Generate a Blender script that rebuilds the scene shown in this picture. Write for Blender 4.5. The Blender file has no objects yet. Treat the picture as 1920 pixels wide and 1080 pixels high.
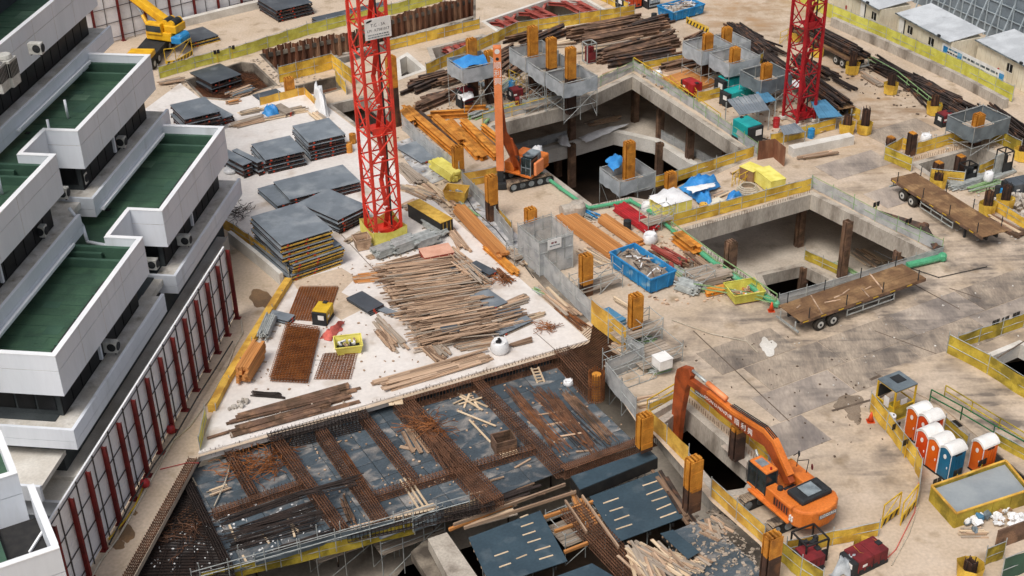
import bpy, bmesh, math, random
from mathutils import Vector, Matrix
from mathutils.geometry import delaunay_2d_cdt
R = math.radians
rnd = random.Random(11)
scene = bpy.context.scene
C = scene.collection
# ---------------------------------------------------------------- camera
FPX, PITCH, ROLL, HCAM = 2570.0, R(31.1), R(1.345), 50.0
_R0 = Vector((1, 0, 0)); _U0 = Vector((0, math.sin(PITCH), math.cos(PITCH)))
CF = Vector((0, math.cos(PITCH), -math.sin(PITCH)))
CR = _R0 * math.cos(ROLL) - _U0 * math.sin(ROLL)
CU = _R0 * math.sin(ROLL) + _U0 * math.cos(ROLL)
cd = bpy.data.cameras.new('camera'); cam = bpy.data.objects.new('camera', cd); C.objects.link(cam)
cd.sensor_width = 36; cd.lens = 36 * FPX / 1920; cd.clip_start = 0.5; cd.clip_end = 3000
cam.matrix_world = Matrix(((CR.x, CU.x, -CF.x, 0), (CR.y, CU.y, -CF.y, 0), (CR.z, CU.z, -CF.z, HCAM), (0, 0, 0, 1)))
scene.camera = cam
# ---------------------------------------------------------------- light
SUN_EL, SUN_AZ = R(58), R(215)          # soft high light from behind left of the camera
w = bpy.data.worlds.new('World'); scene.world = w; w.use_nodes = True
nt = w.node_tree; bg = nt.nodes['Background']
sky = nt.nodes.new('ShaderNodeTexSky'); sky.sky_type = 'NISHITA'; sky.sun_disc = False
sky.sun_elevation = SUN_EL; sky.sun_rotation = SUN_AZ; sky.dust_density = 6.0; sky.air_density = 1.0; sky.ozone_density = 1.0
hs = nt.nodes.new('ShaderNodeHueSaturation'); hs.inputs['Saturation'].default_value = 0.5
nt.links.new(sky.outputs[0], hs.inputs['Color']); nt.links.new(hs.outputs[0], bg.inputs[0]); bg.inputs[1].default_value = 0.1
sl = bpy.data.lights.new('sun', 'SUN'); sl.energy = 1.5; sl.angle = R(20); sl.color = (1.0, .97, .93)
so = bpy.data.objects.new('sun', sl); C.objects.link(so)
sd = Vector((math.sin(SUN_AZ) * math.cos(SUN_EL), math.cos(SUN_AZ) * math.cos(SUN_EL), math.sin(SUN_EL)))
so.rotation_euler = sd.to_track_quat('Z', 'Y').to_euler()
scene.view_settings.view_transform = 'Standard'; scene.view_settings.look = 'None'
scene.view_settings.exposure = 0.26; scene.view_settings.gamma = 1.0
scene.cycles.max_bounces = 6; scene.cycles.transparent_max_bounces = 12

# ---------------------------------------------------------------- helpers
def at(px, py, z=0.0):
    "a spot of the site, read off the survey photograph at a known level z"
    r = CF * FPX + CR * (px - 960) - CU * (py - 540)
    t = (z - HCAM) / r.z
    return Vector((r.x * t, r.y * t, z))
def V(*a): return Vector(a)
SITE = R(28.5)                                   # turn of the site grid
SX = V(math.cos(SITE), math.sin(SITE), 0); SY = V(-math.sin(SITE), math.cos(SITE), 0); UZ = V(0, 0, 1)
BAZ = R(-8.0)                                    # turn of the office building
BX = V(math.cos(BAZ), math.sin(BAZ), 0); BY = V(-math.sin(BAZ), math.cos(BAZ), 0)

MATS = {}
def mat(name, c1, c2=None, rough=.8, metal=0., scale=1.0, lo=.4, hi=.62, rand=.0, bump=0., bscale=None, obj=False,
        stretch=(1, 1, 1), fine=.18, alpha=None, spec=.5, c3=None, s3=.15, lo3=.5, hi3=.62, dist=0., rot=0.):
    m = bpy.data.materials.new(name); m.use_nodes = True; MATS[name] = m
    t = m.node_tree; N = t.nodes; L = t.links; b = N['Principled BSDF']
    b.inputs['Roughness'].default_value = rough; b.inputs['Metallic'].default_value = metal
    b.inputs['Specular IOR Level'].default_value = spec
    tc = N.new('ShaderNodeTexCoord') if obj else N.new('ShaderNodeNewGeometry')
    src = tc.outputs['Object'] if obj else tc.outputs['Position']
    mp = N.new('ShaderNodeMapping'); mp.inputs['Scale'].default_value = stretch; mp.inputs['Rotation'].default_value = (0, 0, rot)
    if obj:
        oi = N.new('ShaderNodeObjectInfo'); ad = N.new('ShaderNodeVectorMath'); ad.operation = 'MULTIPLY_ADD'
        ad.inputs[1].default_value = (1, 1, 1); L.new(src, ad.inputs[0])
        sc = N.new('ShaderNodeVectorMath'); sc.operation = 'SCALE'; sc.inputs['Scale'].default_value = 37.
        cb = N.new('ShaderNodeCombineXYZ')
        for i in range(3): L.new(oi.outputs['Random'], cb.inputs[i])
        L.new(cb.outputs[0], sc.inputs[0]); L.new(sc.outputs[0], ad.inputs[2]); src = ad.outputs[0]
    L.new(src, mp.inputs['Vector'])
    def noise(s, d=5, ds=0.):
        n = N.new('ShaderNodeTexNoise'); n.inputs['Scale'].default_value = s; n.inputs['Detail'].default_value = d
        n.inputs['Distortion'].default_value = ds; L.new(mp.outputs[0], n.inputs['Vector']); return n.outputs['Fac']
    def ramp(f, lo, hi):
        r = N.new('ShaderNodeMapRange'); r.inputs['From Min'].default_value = lo; r.inputs['From Max'].default_value = hi
        L.new(f, r.inputs['Value']); return r.outputs['Result']
    def mix(f, a, bb, blend='MIX'):
        x = N.new('ShaderNodeMix'); x.data_type = 'RGBA'; x.blend_type = blend
        for s, i in ((f, 0), (a, 6), (bb, 7)):
            if hasattr(s, 'links'): L.new(s, x.inputs[i])
            else: x.inputs[i].default_value = s if i == 0 else (*s, 1)
        return x.outputs[2]
    c2 = c2 or tuple(v * .78 for v in c1)
    col = mix(ramp(noise(scale, 6, dist), lo, hi), c1, c2)
    if c3: col = mix(ramp(noise(s3, 6, dist), lo3, hi3), col, c3)
    if fine:
        f = N.new('ShaderNodeMapRange'); f.inputs['From Min'].default_value = .3; f.inputs['From Max'].default_value = .7
        f.inputs['To Min'].default_value = 1 - fine; f.inputs['To Max'].default_value = 1 + fine * .6
        L.new(noise(scale * 9 + 2, 3), f.inputs['Value'])
        v = N.new('ShaderNodeVectorMath'); v.operation = 'SCALE'; L.new(col, v.inputs[0]); L.new(f.outputs[0], v.inputs['Scale']); col = v.outputs[0]
    if rand:
        oi2 = N.new('ShaderNodeObjectInfo'); f = N.new('ShaderNodeMapRange'); f.inputs['To Min'].default_value = 1 - rand; f.inputs['To Max'].default_value = 1 + rand
        L.new(oi2.outputs['Random'], f.inputs['Value'])
        v = N.new('ShaderNodeVectorMath'); v.operation = 'SCALE'; L.new(col, v.inputs[0]); L.new(f.outputs[0], v.inputs['Scale']); col = v.outputs[0]
    L.new(col, b.inputs['Base Color'])
    if bump:
        bp = N.new('ShaderNodeBump'); bp.inputs['Strength'].default_value = bump; bp.inputs['Distance'].default_value = .05
        L.new(noise(bscale or scale * 6, 4), bp.inputs['Height']); L.new(bp.outputs[0], b.inputs['Normal'])
    if alpha is not None: b.inputs['Alpha'].default_value = alpha
    return m
def hexc(h):
    v = [int(h[i:i + 2], 16) / 255 for i in (0, 2, 4)]
    return tuple(x / 12.92 if x <= .04045 else ((x + .055) / 1.055) ** 2.4 for x in v)

class MB:
    "collects shapes for one mesh"
    def __init__(s): s.v = []; s.f = []
    def add(s, vs, fs):
        n = len(s.v); s.v += [Vector(x) for x in vs]; s.f += [tuple(i + n for i in f) for f in fs]; return s
    def box(s, c, d, rz=0., m=None):
        x, y, z = (k / 2 for k in d); c = Vector(c)
        q = Matrix.Rotation(rz, 3, 'Z') if m is None else m
        vs = [c + q @ Vector((i * x, j * y, k * z)) for k in (-1, 1) for j in (-1, 1) for i in (-1, 1)]
        return s.add(vs, [(0, 2, 3, 1), (4, 5, 7, 6), (0, 1, 5, 4), (2, 6, 7, 3), (0, 4, 6, 2), (1, 3, 7, 5)])
    def beam(s, p, q, w, h, up=UZ):
        m, c, l = frame(p, q, up); return s.box(c, (l, w, h), m=m)
    def ibeam(s, p, q, w, h, t=.03, up=UZ):
        m, c, l = frame(p, q, up); z = m @ V(0, 0, 1)
        s.box(c, (l, t, h - 2 * t), m=m)
        for k in (-1, 1): s.box(c + z * k * (h - t) / 2, (l, w, t), m=m)
        return s
    def tube(s, p, q, r, n=6, r2=None, cap=True):
        m, c, l = frame(p, q); r2 = r if r2 is None else r2; vs = []
        for e, rr in ((-1, r), (1, r2)):
            for i in range(n):
                a = 2 * math.pi * i / n; vs.append(c + m @ V(e * l / 2, rr * math.cos(a), rr * math.sin(a)))
        fs = [(i, (i + 1) % n, n + (i + 1) % n, n + i) for i in range(n)]
        if cap: fs += [tuple(range(n - 1, -1, -1)), tuple(range(n, 2 * n))]
        return s.add(vs, fs)
    def path(s, pts, r, n=6):
        for a, b in zip(pts, pts[1:]): s.tube(a, b, r, n)
        return s
    def prism(s, poly, z0, z1):
        n = len(poly); a = sum(poly[i].x * poly[(i + 1) % n].y - poly[(i + 1) % n].x * poly[i].y for i in range(n))
        if a < 0: poly = poly[::-1]
        return s.add([V(p.x, p.y, z0) for p in poly] + [V(p.x, p.y, z1) for p in poly],
                     [tuple(range(n - 1, -1, -1)), tuple(range(n, 2 * n))] + [(i, (i + 1) % n, n + (i + 1) % n, n + i) for i in range(n)])
    def extr(s, prof, p, q, up=UZ):
        "profile (y,z) swept from p to q"
        m, c, l = frame(p, q, up); n = len(prof)
        vs = [c + m @ V(e * l / 2, y, z) for e in (-1, 1) for y, z in prof]
        return s.add(vs, [(i, (i + 1) % n, n + (i + 1) % n, n + i) for i in range(n)] + [tuple(range(n - 1, -1, -1)), tuple(range(n, 2 * n))])
    def lathe(s, c, prof, n=12):
        vs = []; c = Vector(c)
        for r, z in prof: vs += [c + V(r * math.cos(2 * math.pi * i / n), r * math.sin(2 * math.pi * i / n), z) for i in range(n)]
        k = len(prof)
        return s.add(vs, [(j * n + i, j * n + (i + 1) % n, (j + 1) * n + (i + 1) % n, (j + 1) * n + i) for j in range(k - 1) for i in range(n)]
                     + [tuple(range(n - 1, -1, -1)), tuple(range((k - 1) * n, k * n))])
    def sheet(s, fn, nu, nv, th=0.):
        vs = [fn(i / nu, j / nv) for j in range(nv + 1) for i in range(nu + 1)]
        return s.add(vs, [(j * (nu + 1) + i, j * (nu + 1) + i + 1, (j + 1) * (nu + 1) + i + 1, (j + 1) * (nu + 1) + i) for j in range(nv) for i in range(nu)])
    def mesh(s, name, m, off=None):
        me = bpy.data.meshes.new(name); vs = [x - off for x in s.v] if off is not None else s.v
        me.from_pydata([tuple(x) for x in vs], [], s.f); me.materials.append(MATS[m]); me.update(); return me
    def build(s, name, m, parent=None, smooth=False, bevel=0):
        me = s.mesh(name, m, root_off(parent))
        if smooth:
            me.polygons.foreach_set('use_smooth', [True] * len(me.polygons))
        o = bpy.data.objects.new(name, me); C.objects.link(o)
        if parent: o.parent = parent
        if bevel:
            md = o.modifiers.new('b', 'BEVEL'); md.width = bevel; md.segments = 2; md.limit_method = 'ANGLE'
        return o
def frame(p, q, up=UZ):
    p = Vector(p); q = Vector(q); d = q - p; l = d.length or 1e-4; x = d / l
    if abs(x.dot(up)) > .99: up = V(1, 0, 0) if abs(x.x) < .9 else V(0, 1, 0)
    y = up.cross(x).normalized(); z = x.cross(y)
    return Matrix((x, y, z)).transposed(), (p + q) / 2, l
WORLD = {}
def root_off(o):
    while o is not None:
        if o.name in WORLD: return WORLD[o.name]
        o = o.parent
    return None
def tag(o, label=None, cat=None, group=None, kind=None):
    if label: o['label'] = label
    if cat: o['category'] = cat
    if group: o['group'] = group
    if kind: o['kind'] = kind
    return o
def thing(name, label, cat, loc, rz=0., group=None, world=False):
    o = bpy.data.objects.new(name, None); C.objects.link(o); o.empty_display_size = .3
    o.location = loc; o.rotation_euler = (0, 0, rz); tag(o, label, cat, group)
    if world: o.rotation_euler = (0, 0, 0); WORLD[o.name] = Vector(loc)
    return o
UNIT = {}
def unit(m, kind='box'):
    k = (m, kind)
    if k not in UNIT:
        b = MB()
        if kind == 'box': b.box((0, 0, 0), (1, 1, 1))
        elif kind == 'tube': b.tube((-.5, 0, 0), (.5, 0, 0), .5, 6)
        elif kind == 'tube10': b.tube((-.5, 0, 0), (.5, 0, 0), .5, 10)
        elif kind == 'ibeam': b.box((0, 0, 0), (1, .08, .9)).box((0, 0, .47), (1, 1, .06)).box((0, 0, -.47), (1, 1, .06))
        elif kind == 'plank':
            b.box((0, 0, 0), (1, 1, 1))
        UNIT[k] = b.mesh('piece', m)
    return UNIT[k]
def piece(name, m, parent, p, q, w, h, kind='box', up=UZ):
    "a straight member from p to q, its mesh shared with all alike"
    mm, c, l = frame(p, q, up); off = root_off(parent)
    o = bpy.data.objects.new(name, unit(m, kind)); C.objects.link(o); o.parent = parent
    o.matrix_local = Matrix.Translation(c - off if off is not None else c) @ mm.to_4x4() @ Matrix.Diagonal((l, w, h, 1))
    return o
def pbox(name, m, parent, c, d, rz=0.):
    q = Matrix.Rotation(rz, 3, 'Z'); x = q @ V(1, 0, 0); c = Vector(c)
    return piece(name, m, parent, c - x * d[0] / 2, c + x * d[0] / 2, d[1], d[2])
def copy_tree(o, parent=None):
    c = o.copy(); C.objects.link(c)
    if parent: c.parent = parent
    for ch in o.children: copy_tree(ch, c)
    return c
def inside(p, poly):
    c = False; n = len(poly)
    for i in range(n):
        a, b = poly[i], poly[i - 1]
        if (a.y > p.y) != (b.y > p.y) and p.x < (b.x - a.x) * (p.y - a.y) / (b.y - a.y) + a.x: c = not c
    return c
def holes_sheet(outer, holes, z, th=0.):
    "a level sheet with openings; th > 0 adds the cut edges below it"
    vs = []; ed = []
    for lp in [outer] + holes:
        n = len(vs); k = len(lp); vs += [V(p.x, p.y).to_2d() for p in lp]; ed += [(n + i, n + (i + 1) % k) for i in range(k)]
    v2, e2, f2, *_ = delaunay_2d_cdt(vs, ed, [], 1, 1e-5)
    def keep(f):
        c = sum((v2[i] for i in f), v2[f[0]] * 0) / len(f)
        return not any(inside(c, h) for h in holes)
    b = MB(); b.add([V(p.x, p.y, z) for p in v2], [tuple(f) for f in f2 if keep(f)])
    if th:
        for lp in holes:
            k = len(lp)
            for i in range(k):
                p, q = lp[i], lp[(i + 1) % k]
                b.add([V(p.x, p.y, z), V(q.x, q.y, z), V(q.x, q.y, z - th), V(p.x, p.y, z - th)], [(0, 1, 2, 3)])
    return b
def pp(pts, z=0.): return [at(x, y, z) for x, y in pts]
def struct(b, name, m): return tag(b.build(name, m), kind='structure')
# ---------------------------------------------------------------- materials
mat('deck', hexc('cbb9a5'), hexc('bba78f'), scale=.35, lo=.3, hi=.7, c3=hexc('9a866c'), s3=.6, lo3=.57, hi3=.75, fine=.14, bump=.12)
mat('slab', hexc('e2ddd8'), hexc('d5cec7'), scale=.25, lo=.3, hi=.7, c3=hexc('b9ab9c'), s3=.4, lo3=.57, hi3=.74, fine=.08)
mat('plate', hexc('b5a592'), hexc('9c8d7d'), scale=.9, lo=.35, hi=.68, c3=hexc('796d62'), s3=.6, lo3=.5, hi3=.7, rand=.08, stretch=(1, .22, 1), rot=R(-40), fine=.22, dist=.6)
mat('plate_pale', hexc('bfb0a0'), hexc('9c9086'), scale=.6, lo=.35, hi=.68, c3=hexc('837a74'), s3=.4, lo3=.5, hi3=.68, rand=.08, stretch=(1, .3, 1), rot=R(-40), fine=.15)
mat('joint', hexc('4b3c30'), hexc('6b5846'), scale=2)
mat('chalk', hexc('e6e2de'), hexc('d8d0c6'), scale=1)
mat('puddle', hexc('8d7d6b'), hexc('7d6e5e'), scale=1, rough=.25)
mat('wetmud', hexc('6f5840'), hexc('86694a'), scale=.8, rough=.5)
mat('concrete', hexc('b9b0a3'), hexc('a0968a'), scale=.7, c3=hexc('746a5e'), s3=.7, lo3=.55, hi3=.72, fine=.2, bump=.1, stretch=(1, 1, .35))
mat('concrete_pale', hexc('d8d4cc'), hexc('c6c0b6'), scale=.6, fine=.1)
mat('concrete_dirty', hexc('8d8375'), hexc('6a6055'), scale=.6, c3=hexc('4c443c'), s3=.4, fine=.2)
mat('cellar', hexc('c6bbac'), hexc('b2a697'), scale=.4, c3=hexc('8f8374'), s3=.5, lo3=.55, hi3=.75, fine=.14)
mat('soil', hexc('4a3b2e'), hexc('2e251d'), scale=.4, bump=.4)
mat('redsoil', hexc('7a4a2a'), hexc('5a3420'), scale=.5, c3=hexc('3b2519'), s3=.4, bump=.3)
mat('white_wall', hexc('dee2e8'), hexc('d4d9df'), scale=.3, fine=.03, rough=.55, c3=hexc('b9bcbd'), s3=.9, lo3=.6, hi3=.85, stretch=(1, 1, .18))
mat('darkbed', hexc('3a2a22'), hexc('2a201b'), scale=.8, c3=hexc('4f4a48'), s3=.6, fine=.3, rough=.6)
mat('mottled', hexc('c4c2c0'), hexc('9a9a9c'), scale=.7, c3=hexc('6f7278'), s3=.8, lo3=.52, hi3=.68, fine=.2, dist=.8)
mat('pondwater', hexc('8b9296'), hexc('9aa0a2'), scale=.5, rough=.2, fine=.04)
mat('green_faded', hexc('56725c'), hexc('4b6753'), scale=1, fine=.1)
mat('plank_dark', hexc('8c715b'), hexc('6f5845'), obj=True, scale=1.2, stretch=(1, 2, 2), rand=.25, fine=.15)
mat('white_cap', hexc('f0f1f2'), hexc('e6e8ea'), scale=.5, fine=.03, rough=.5)
mat('ledge', hexc('d0ccc5'), hexc('b6b0a5'), scale=.8, c3=hexc('8f897c'), s3=1.1, lo3=.58, hi3=.75, fine=.12)
mat('green_roof', hexc('3e5e47'), hexc('345240'), scale=.5, c3=hexc('2b4636'), s3=.45, lo3=.48, hi3=.7, fine=.16, rough=.7, dist=.8)
mat('green_beam', hexc('3c5c4a'), hexc('325142'), scale=.8, fine=.1)
mat('dark_glass', hexc('101214'), hexc('1a1c1f'), scale=.8, rough=.4, rand=.5, spec=.25)
mat('mullion', hexc('1c1c1c'), hexc('161616'))
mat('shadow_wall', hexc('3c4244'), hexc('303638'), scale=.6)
mat('asphalt', hexc('4c4f54'), hexc('3f4247'), scale=.6)
mat('ac_white', hexc('c4c3bd'), hexc('aeaca4'), scale=3)
mat('black', hexc('1b1a1a'), hexc('2a2826'), scale=2, rough=.6)
mat('rubber', hexc('26231f'), hexc('3a342c'), scale=3, rough=.9)
mat('hoard_white', hexc('f0f0f2'), hexc('e4e4e8'), scale=.4, fine=.05, c3=hexc('cfcccc'), s3=.5, lo3=.6, hi3=.78)
mat('hoard_post', hexc('7a2320'), hexc('5e1c1b'), scale=1.5)
mat('hoard_rail', hexc('565150'), hexc('454040'), scale=2)
mat('crane_red', hexc('e4402e'), hexc('cf3828'), scale=1.4, c3=hexc('a8402e'), s3=1.2, lo3=.56, hi3=.74, fine=.16, rough=.55)
mat('crane_crimson', hexc('b01420'), hexc('94101a'), scale=1.4, c3=hexc('701a1c'), s3=1.2, lo3=.56, hi3=.74, fine=.16, rough=.55)
mat('yellow_net', hexc('e6c04c'), hexc('d0a83a'), scale=1.2, c3=hexc('b89032'), s3=.6, fine=.15, rough=.7, rand=.1)
mat('lime_net', hexc('d4d060'), hexc('bdb648'), scale=1.2, fine=.15, rand=.08)
mat('olive_net', hexc('c0a83a'), hexc('a48c2c'), scale=1.2, c3=hexc('80701f'), s3=.7, fine=.15, rand=.1)
mat('ply_yellow', hexc('e4b850'), hexc('cf9f3e'), scale=1.2, c3=hexc('b98a38'), s3=.6, fine=.15, rand=.1)
mat('grey_net', hexc('b9bbbb'), hexc('9da0a1'), scale=1.3, fine=.12, alpha=.82, rand=.06)
mat('tarp_grey', hexc('b7bcc0'), hexc('9ca2a6'), scale=1.2, fine=.1, rand=.06, rough=.5)
mat('tarp_slate', hexc('6f7a80'), hexc('5c666c'), scale=1.2, fine=.1, rough=.5)
mat('tarp_blue', hexc('2f7fc4'), hexc('3f94d6'), scale=1.2, fine=.12, rough=.45)
mat('tarp_white', hexc('e8e8e8'), hexc('d6d6d6'), scale=1.2, fine=.08, rough=.6)
mat('galv', hexc('b8bcb9'), hexc('9ea29f'), scale=3, rough=.45, metal=.25, rand=.12)
mat('steel_dark', hexc('4e4038'), hexc('382d28'), scale=1.5, c3=hexc('6b4a35'), s3=1.1, rand=.2, fine=.25)
mat('steel_brown', hexc('6e5444'), hexc('54402f'), scale=1.2, c3=hexc('8a6a52'), s3=1.0, rand=.22, fine=.25)
mat('steel_orange', hexc('d8923a'), hexc('bb7526'), scale=1.5, c3=hexc('94601f'), s3=.9, lo3=.55, hi3=.7, rand=.16, fine=.2, rough=.7)
mat('post_orange', hexc('cf8c30'), hexc('b4721f'), scale=1.6, c3=hexc('8a5418'), s3=.9, lo3=.55, hi3=.7, fine=.22, rough=.65)
mat('post_dark', hexc('4a3226'), hexc('35251d'), scale=1.5, c3=hexc('6a4830'), s3=.9, fine=.2)
mat('rust_pile', hexc('7c5038'), hexc('5a3826'), scale=.7, c3=hexc('9a7458'), s3=.6, fine=.2, stretch=(1, 1, .25))
mat('strut_red', hexc('a04a3e'), hexc('86382f'), scale=1, c3=hexc('c48a7c'), s3=.8, lo3=.55, hi3=.75, fine=.15)
mat('rebar', hexc('744f38'), hexc('543826'), scale=1.5, rand=.2, fine=.2)
mat('rebar_bright', hexc('925828'), hexc('74421c'), scale=1.5, rand=.15, fine=.2)
mat('rebar_dark', hexc('362a25'), hexc('261d19'), scale=1.5, rand=.25, fine=.2)
mat('form_ply', hexc('424d55'), hexc('515c64'), obj=True, scale=2.2, lo=.3, hi=.7, c3=hexc('a79f97'), s3=1.5, lo3=.5, hi3=.78, fine=.3, rough=.55, rand=.2, dist=.9)
mat('form_clean', hexc('32444f'), hexc('3a4d58'), scale=.5, c3=hexc('5b676e'), s3=.9, lo3=.56, hi3=.8, fine=.14, rough=.55)
mat('form_grey', hexc('7b838a'), hexc('6c747b'), scale=.8, c3=hexc('979da1'), s3=.7, lo3=.5, hi3=.75, fine=.08, rough=.45, rand=.08)
mat('form_dark', hexc('4c5258'), hexc('42484e'), scale=.8, c3=hexc('686d72'), s3=.7, lo3=.55, hi3=.75, fine=.08, rough=.45, rand=.06)
mat('form_edge', hexc('d2ab4c'), hexc('b48c34'), scale=2, rand=.1)
mat('form_joist', hexc('3a2b26'), hexc('2c211e'), scale=2, c3=hexc('6e3a2e'), s3=1.4, lo3=.5, hi3=.7, rand=.2)
mat('form_clip', hexc('c8472c'), hexc('a83a24'), scale=2)
mat('plank', hexc('c4a88e'), hexc('a98b70'), obj=True, scale=1.2, stretch=(1, 2, 2), c3=hexc('8d725c'), s3=.9, rand=.3, fine=.2)
mat('plank_pale', hexc('d6c1a4'), hexc('c2a888'), obj=True, scale=1.2, stretch=(1, 2, 2), rand=.2, fine=.15)
mat('plank_grey', hexc('ac9e8f'), hexc('918373'), obj=True, scale=1.2, stretch=(1, 2, 2), rand=.22, fine=.15)
mat('plank_orange', hexc('c88b4f'), hexc('ad7038'), obj=True, scale=1.2, stretch=(1, 2, 2), rand=.18, fine=.15)
mat('trailer_deck', hexc('7e5f40'), hexc('684b32'), scale=.7, c3=hexc('94745000'[:6]), s3=.8, rand=.1, fine=.2, stretch=(1, 1, 1))
mat('exc_orange', hexc('df7d33'), hexc('d0702a'), scale=.9, fine=.14, rough=.5, c3=hexc('a85824'), s3=1.1, lo3=.55, hi3=.72)
mat('arm_orange', hexc('f29560'), hexc('e8864e'), scale=.8, fine=.08, rough=.5, c3=hexc('d2733f'), s3=.9, lo3=.58, hi3=.75)
mat('arm_rust', hexc('b05222'), hexc('94431b'), scale=1, c3=hexc('6e3213'), s3=.9, lo3=.52, hi3=.7, fine=.2, rough=.55)
mat('track', hexc('9c8a74'), hexc('6a5a4a'), scale=1.5, c3=hexc('3c342c'), s3=1.4, fine=.2)
mat('machine_dark', hexc('2a2c2e'), hexc('1e2022'), scale=2)
mat('machine_grey', hexc('8e989c'), hexc('6f797e'), scale=1.4, c3=hexc('3e464a'), s3=.9, rough=.4)
mat('glass', hexc('2e3c40'), hexc('1c2628'), scale=1.5, rough=.1)
mat('crane_yellow', hexc('e8b41e'), hexc('d29a14'), scale=1.5, fine=.08, rough=.45)
mat('yellow_paint', hexc('ddb62c'), hexc('c49c20'), scale=1.5, fine=.12, rough=.55, rand=.06)
mat('lemon', hexc('ece27a'), hexc('dccf5e'), scale=1.5, fine=.08)
mat('blue_paint', hexc('1f78b0'), hexc('2b8ac4'), scale=1.2, c3=hexc('8fb3c4'), s3=1.1, lo3=.58, hi3=.7, fine=.12)
mat('teal_paint', hexc('21a3a0'), hexc('1c8f90'), scale=1, fine=.06, rough=.45)
mat('blue_roof', hexc('4f86a8'), hexc('447694'), scale=1, fine=.1)
mat('loo_orange', hexc('d9661c'), hexc('cc5a14'), scale=1, fine=.05, rough=.4, rand=.06)
mat('loo_red', hexc('d24c1e'), hexc('c44418'), scale=1, fine=.05, rough=.4)
mat('loo_blue', hexc('1a6a8e'), hexc('165c7c'), scale=1, fine=.05, rough=.4)
mat('white_paint', hexc('eceae6'), hexc('dcd9d4'), scale=1.2, fine=.06, rough=.5)
mat('red_paint', hexc('b02328'), hexc('921c20'), scale=1.4, fine=.12, rough=.5)
mat('red_dark', hexc('7c2024'), hexc('5e181c'), scale=1.4, fine=.15)
mat('brick_red', hexc('b04a38'), hexc('963a2c'), scale=1.4, fine=.12)
mat('pink_top', hexc('d9a890'), hexc('cc9880'), scale=1.4, fine=.1)
mat('green_pipe', hexc('4a9a70'), hexc('58ab80'), scale=.8, c3=hexc('8cb89c'), s3=1, lo3=.6, hi3=.75, fine=.15, rough=.5)
mat('green_paint', hexc('1f6a3c'), hexc('185a32'), scale=1.5)
mat('rail_green', hexc('8fae7a'), hexc('7c9a68'), scale=1.5)
mat('cabin', hexc('ded6c2'), hexc('cec5b0'), scale=.8, fine=.05, c3=hexc('b8ae98'), s3=.6, lo3=.6, hi3=.8)
mat('cabin_roof', hexc('c9cdd0'), hexc('b4b8bb'), scale=.6, fine=.08, rough=.5, c3=hexc('9a9d9e'), s3=.8, lo3=.6, hi3=.8)
mat('barrier_grey', hexc('7f8a92'), hexc('6e7880'), scale=.5, fine=.1)
mat('barrier_frame', hexc('a9b4ba'), hexc('98a3a9'), scale=1)
mat('net_pink', hexc('d06a5e'), hexc('b8584e'), scale=2)
mat('rubble', hexc('c9c2b8'), hexc('9c948a'), scale=1.4, rand=.2, bump=.3)
mat('cable', hexc('3a3834'), hexc('2c2a28'))
mat('hose', hexc('c2b8a6'), hexc('ada28e'))
mat('clay', hexc('8c6a4a'), hexc('a3805c'), scale=1.2, rand=.2)
mat('kerb_dark', hexc('6b5c4e'), hexc('57493d'), scale=1)

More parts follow.
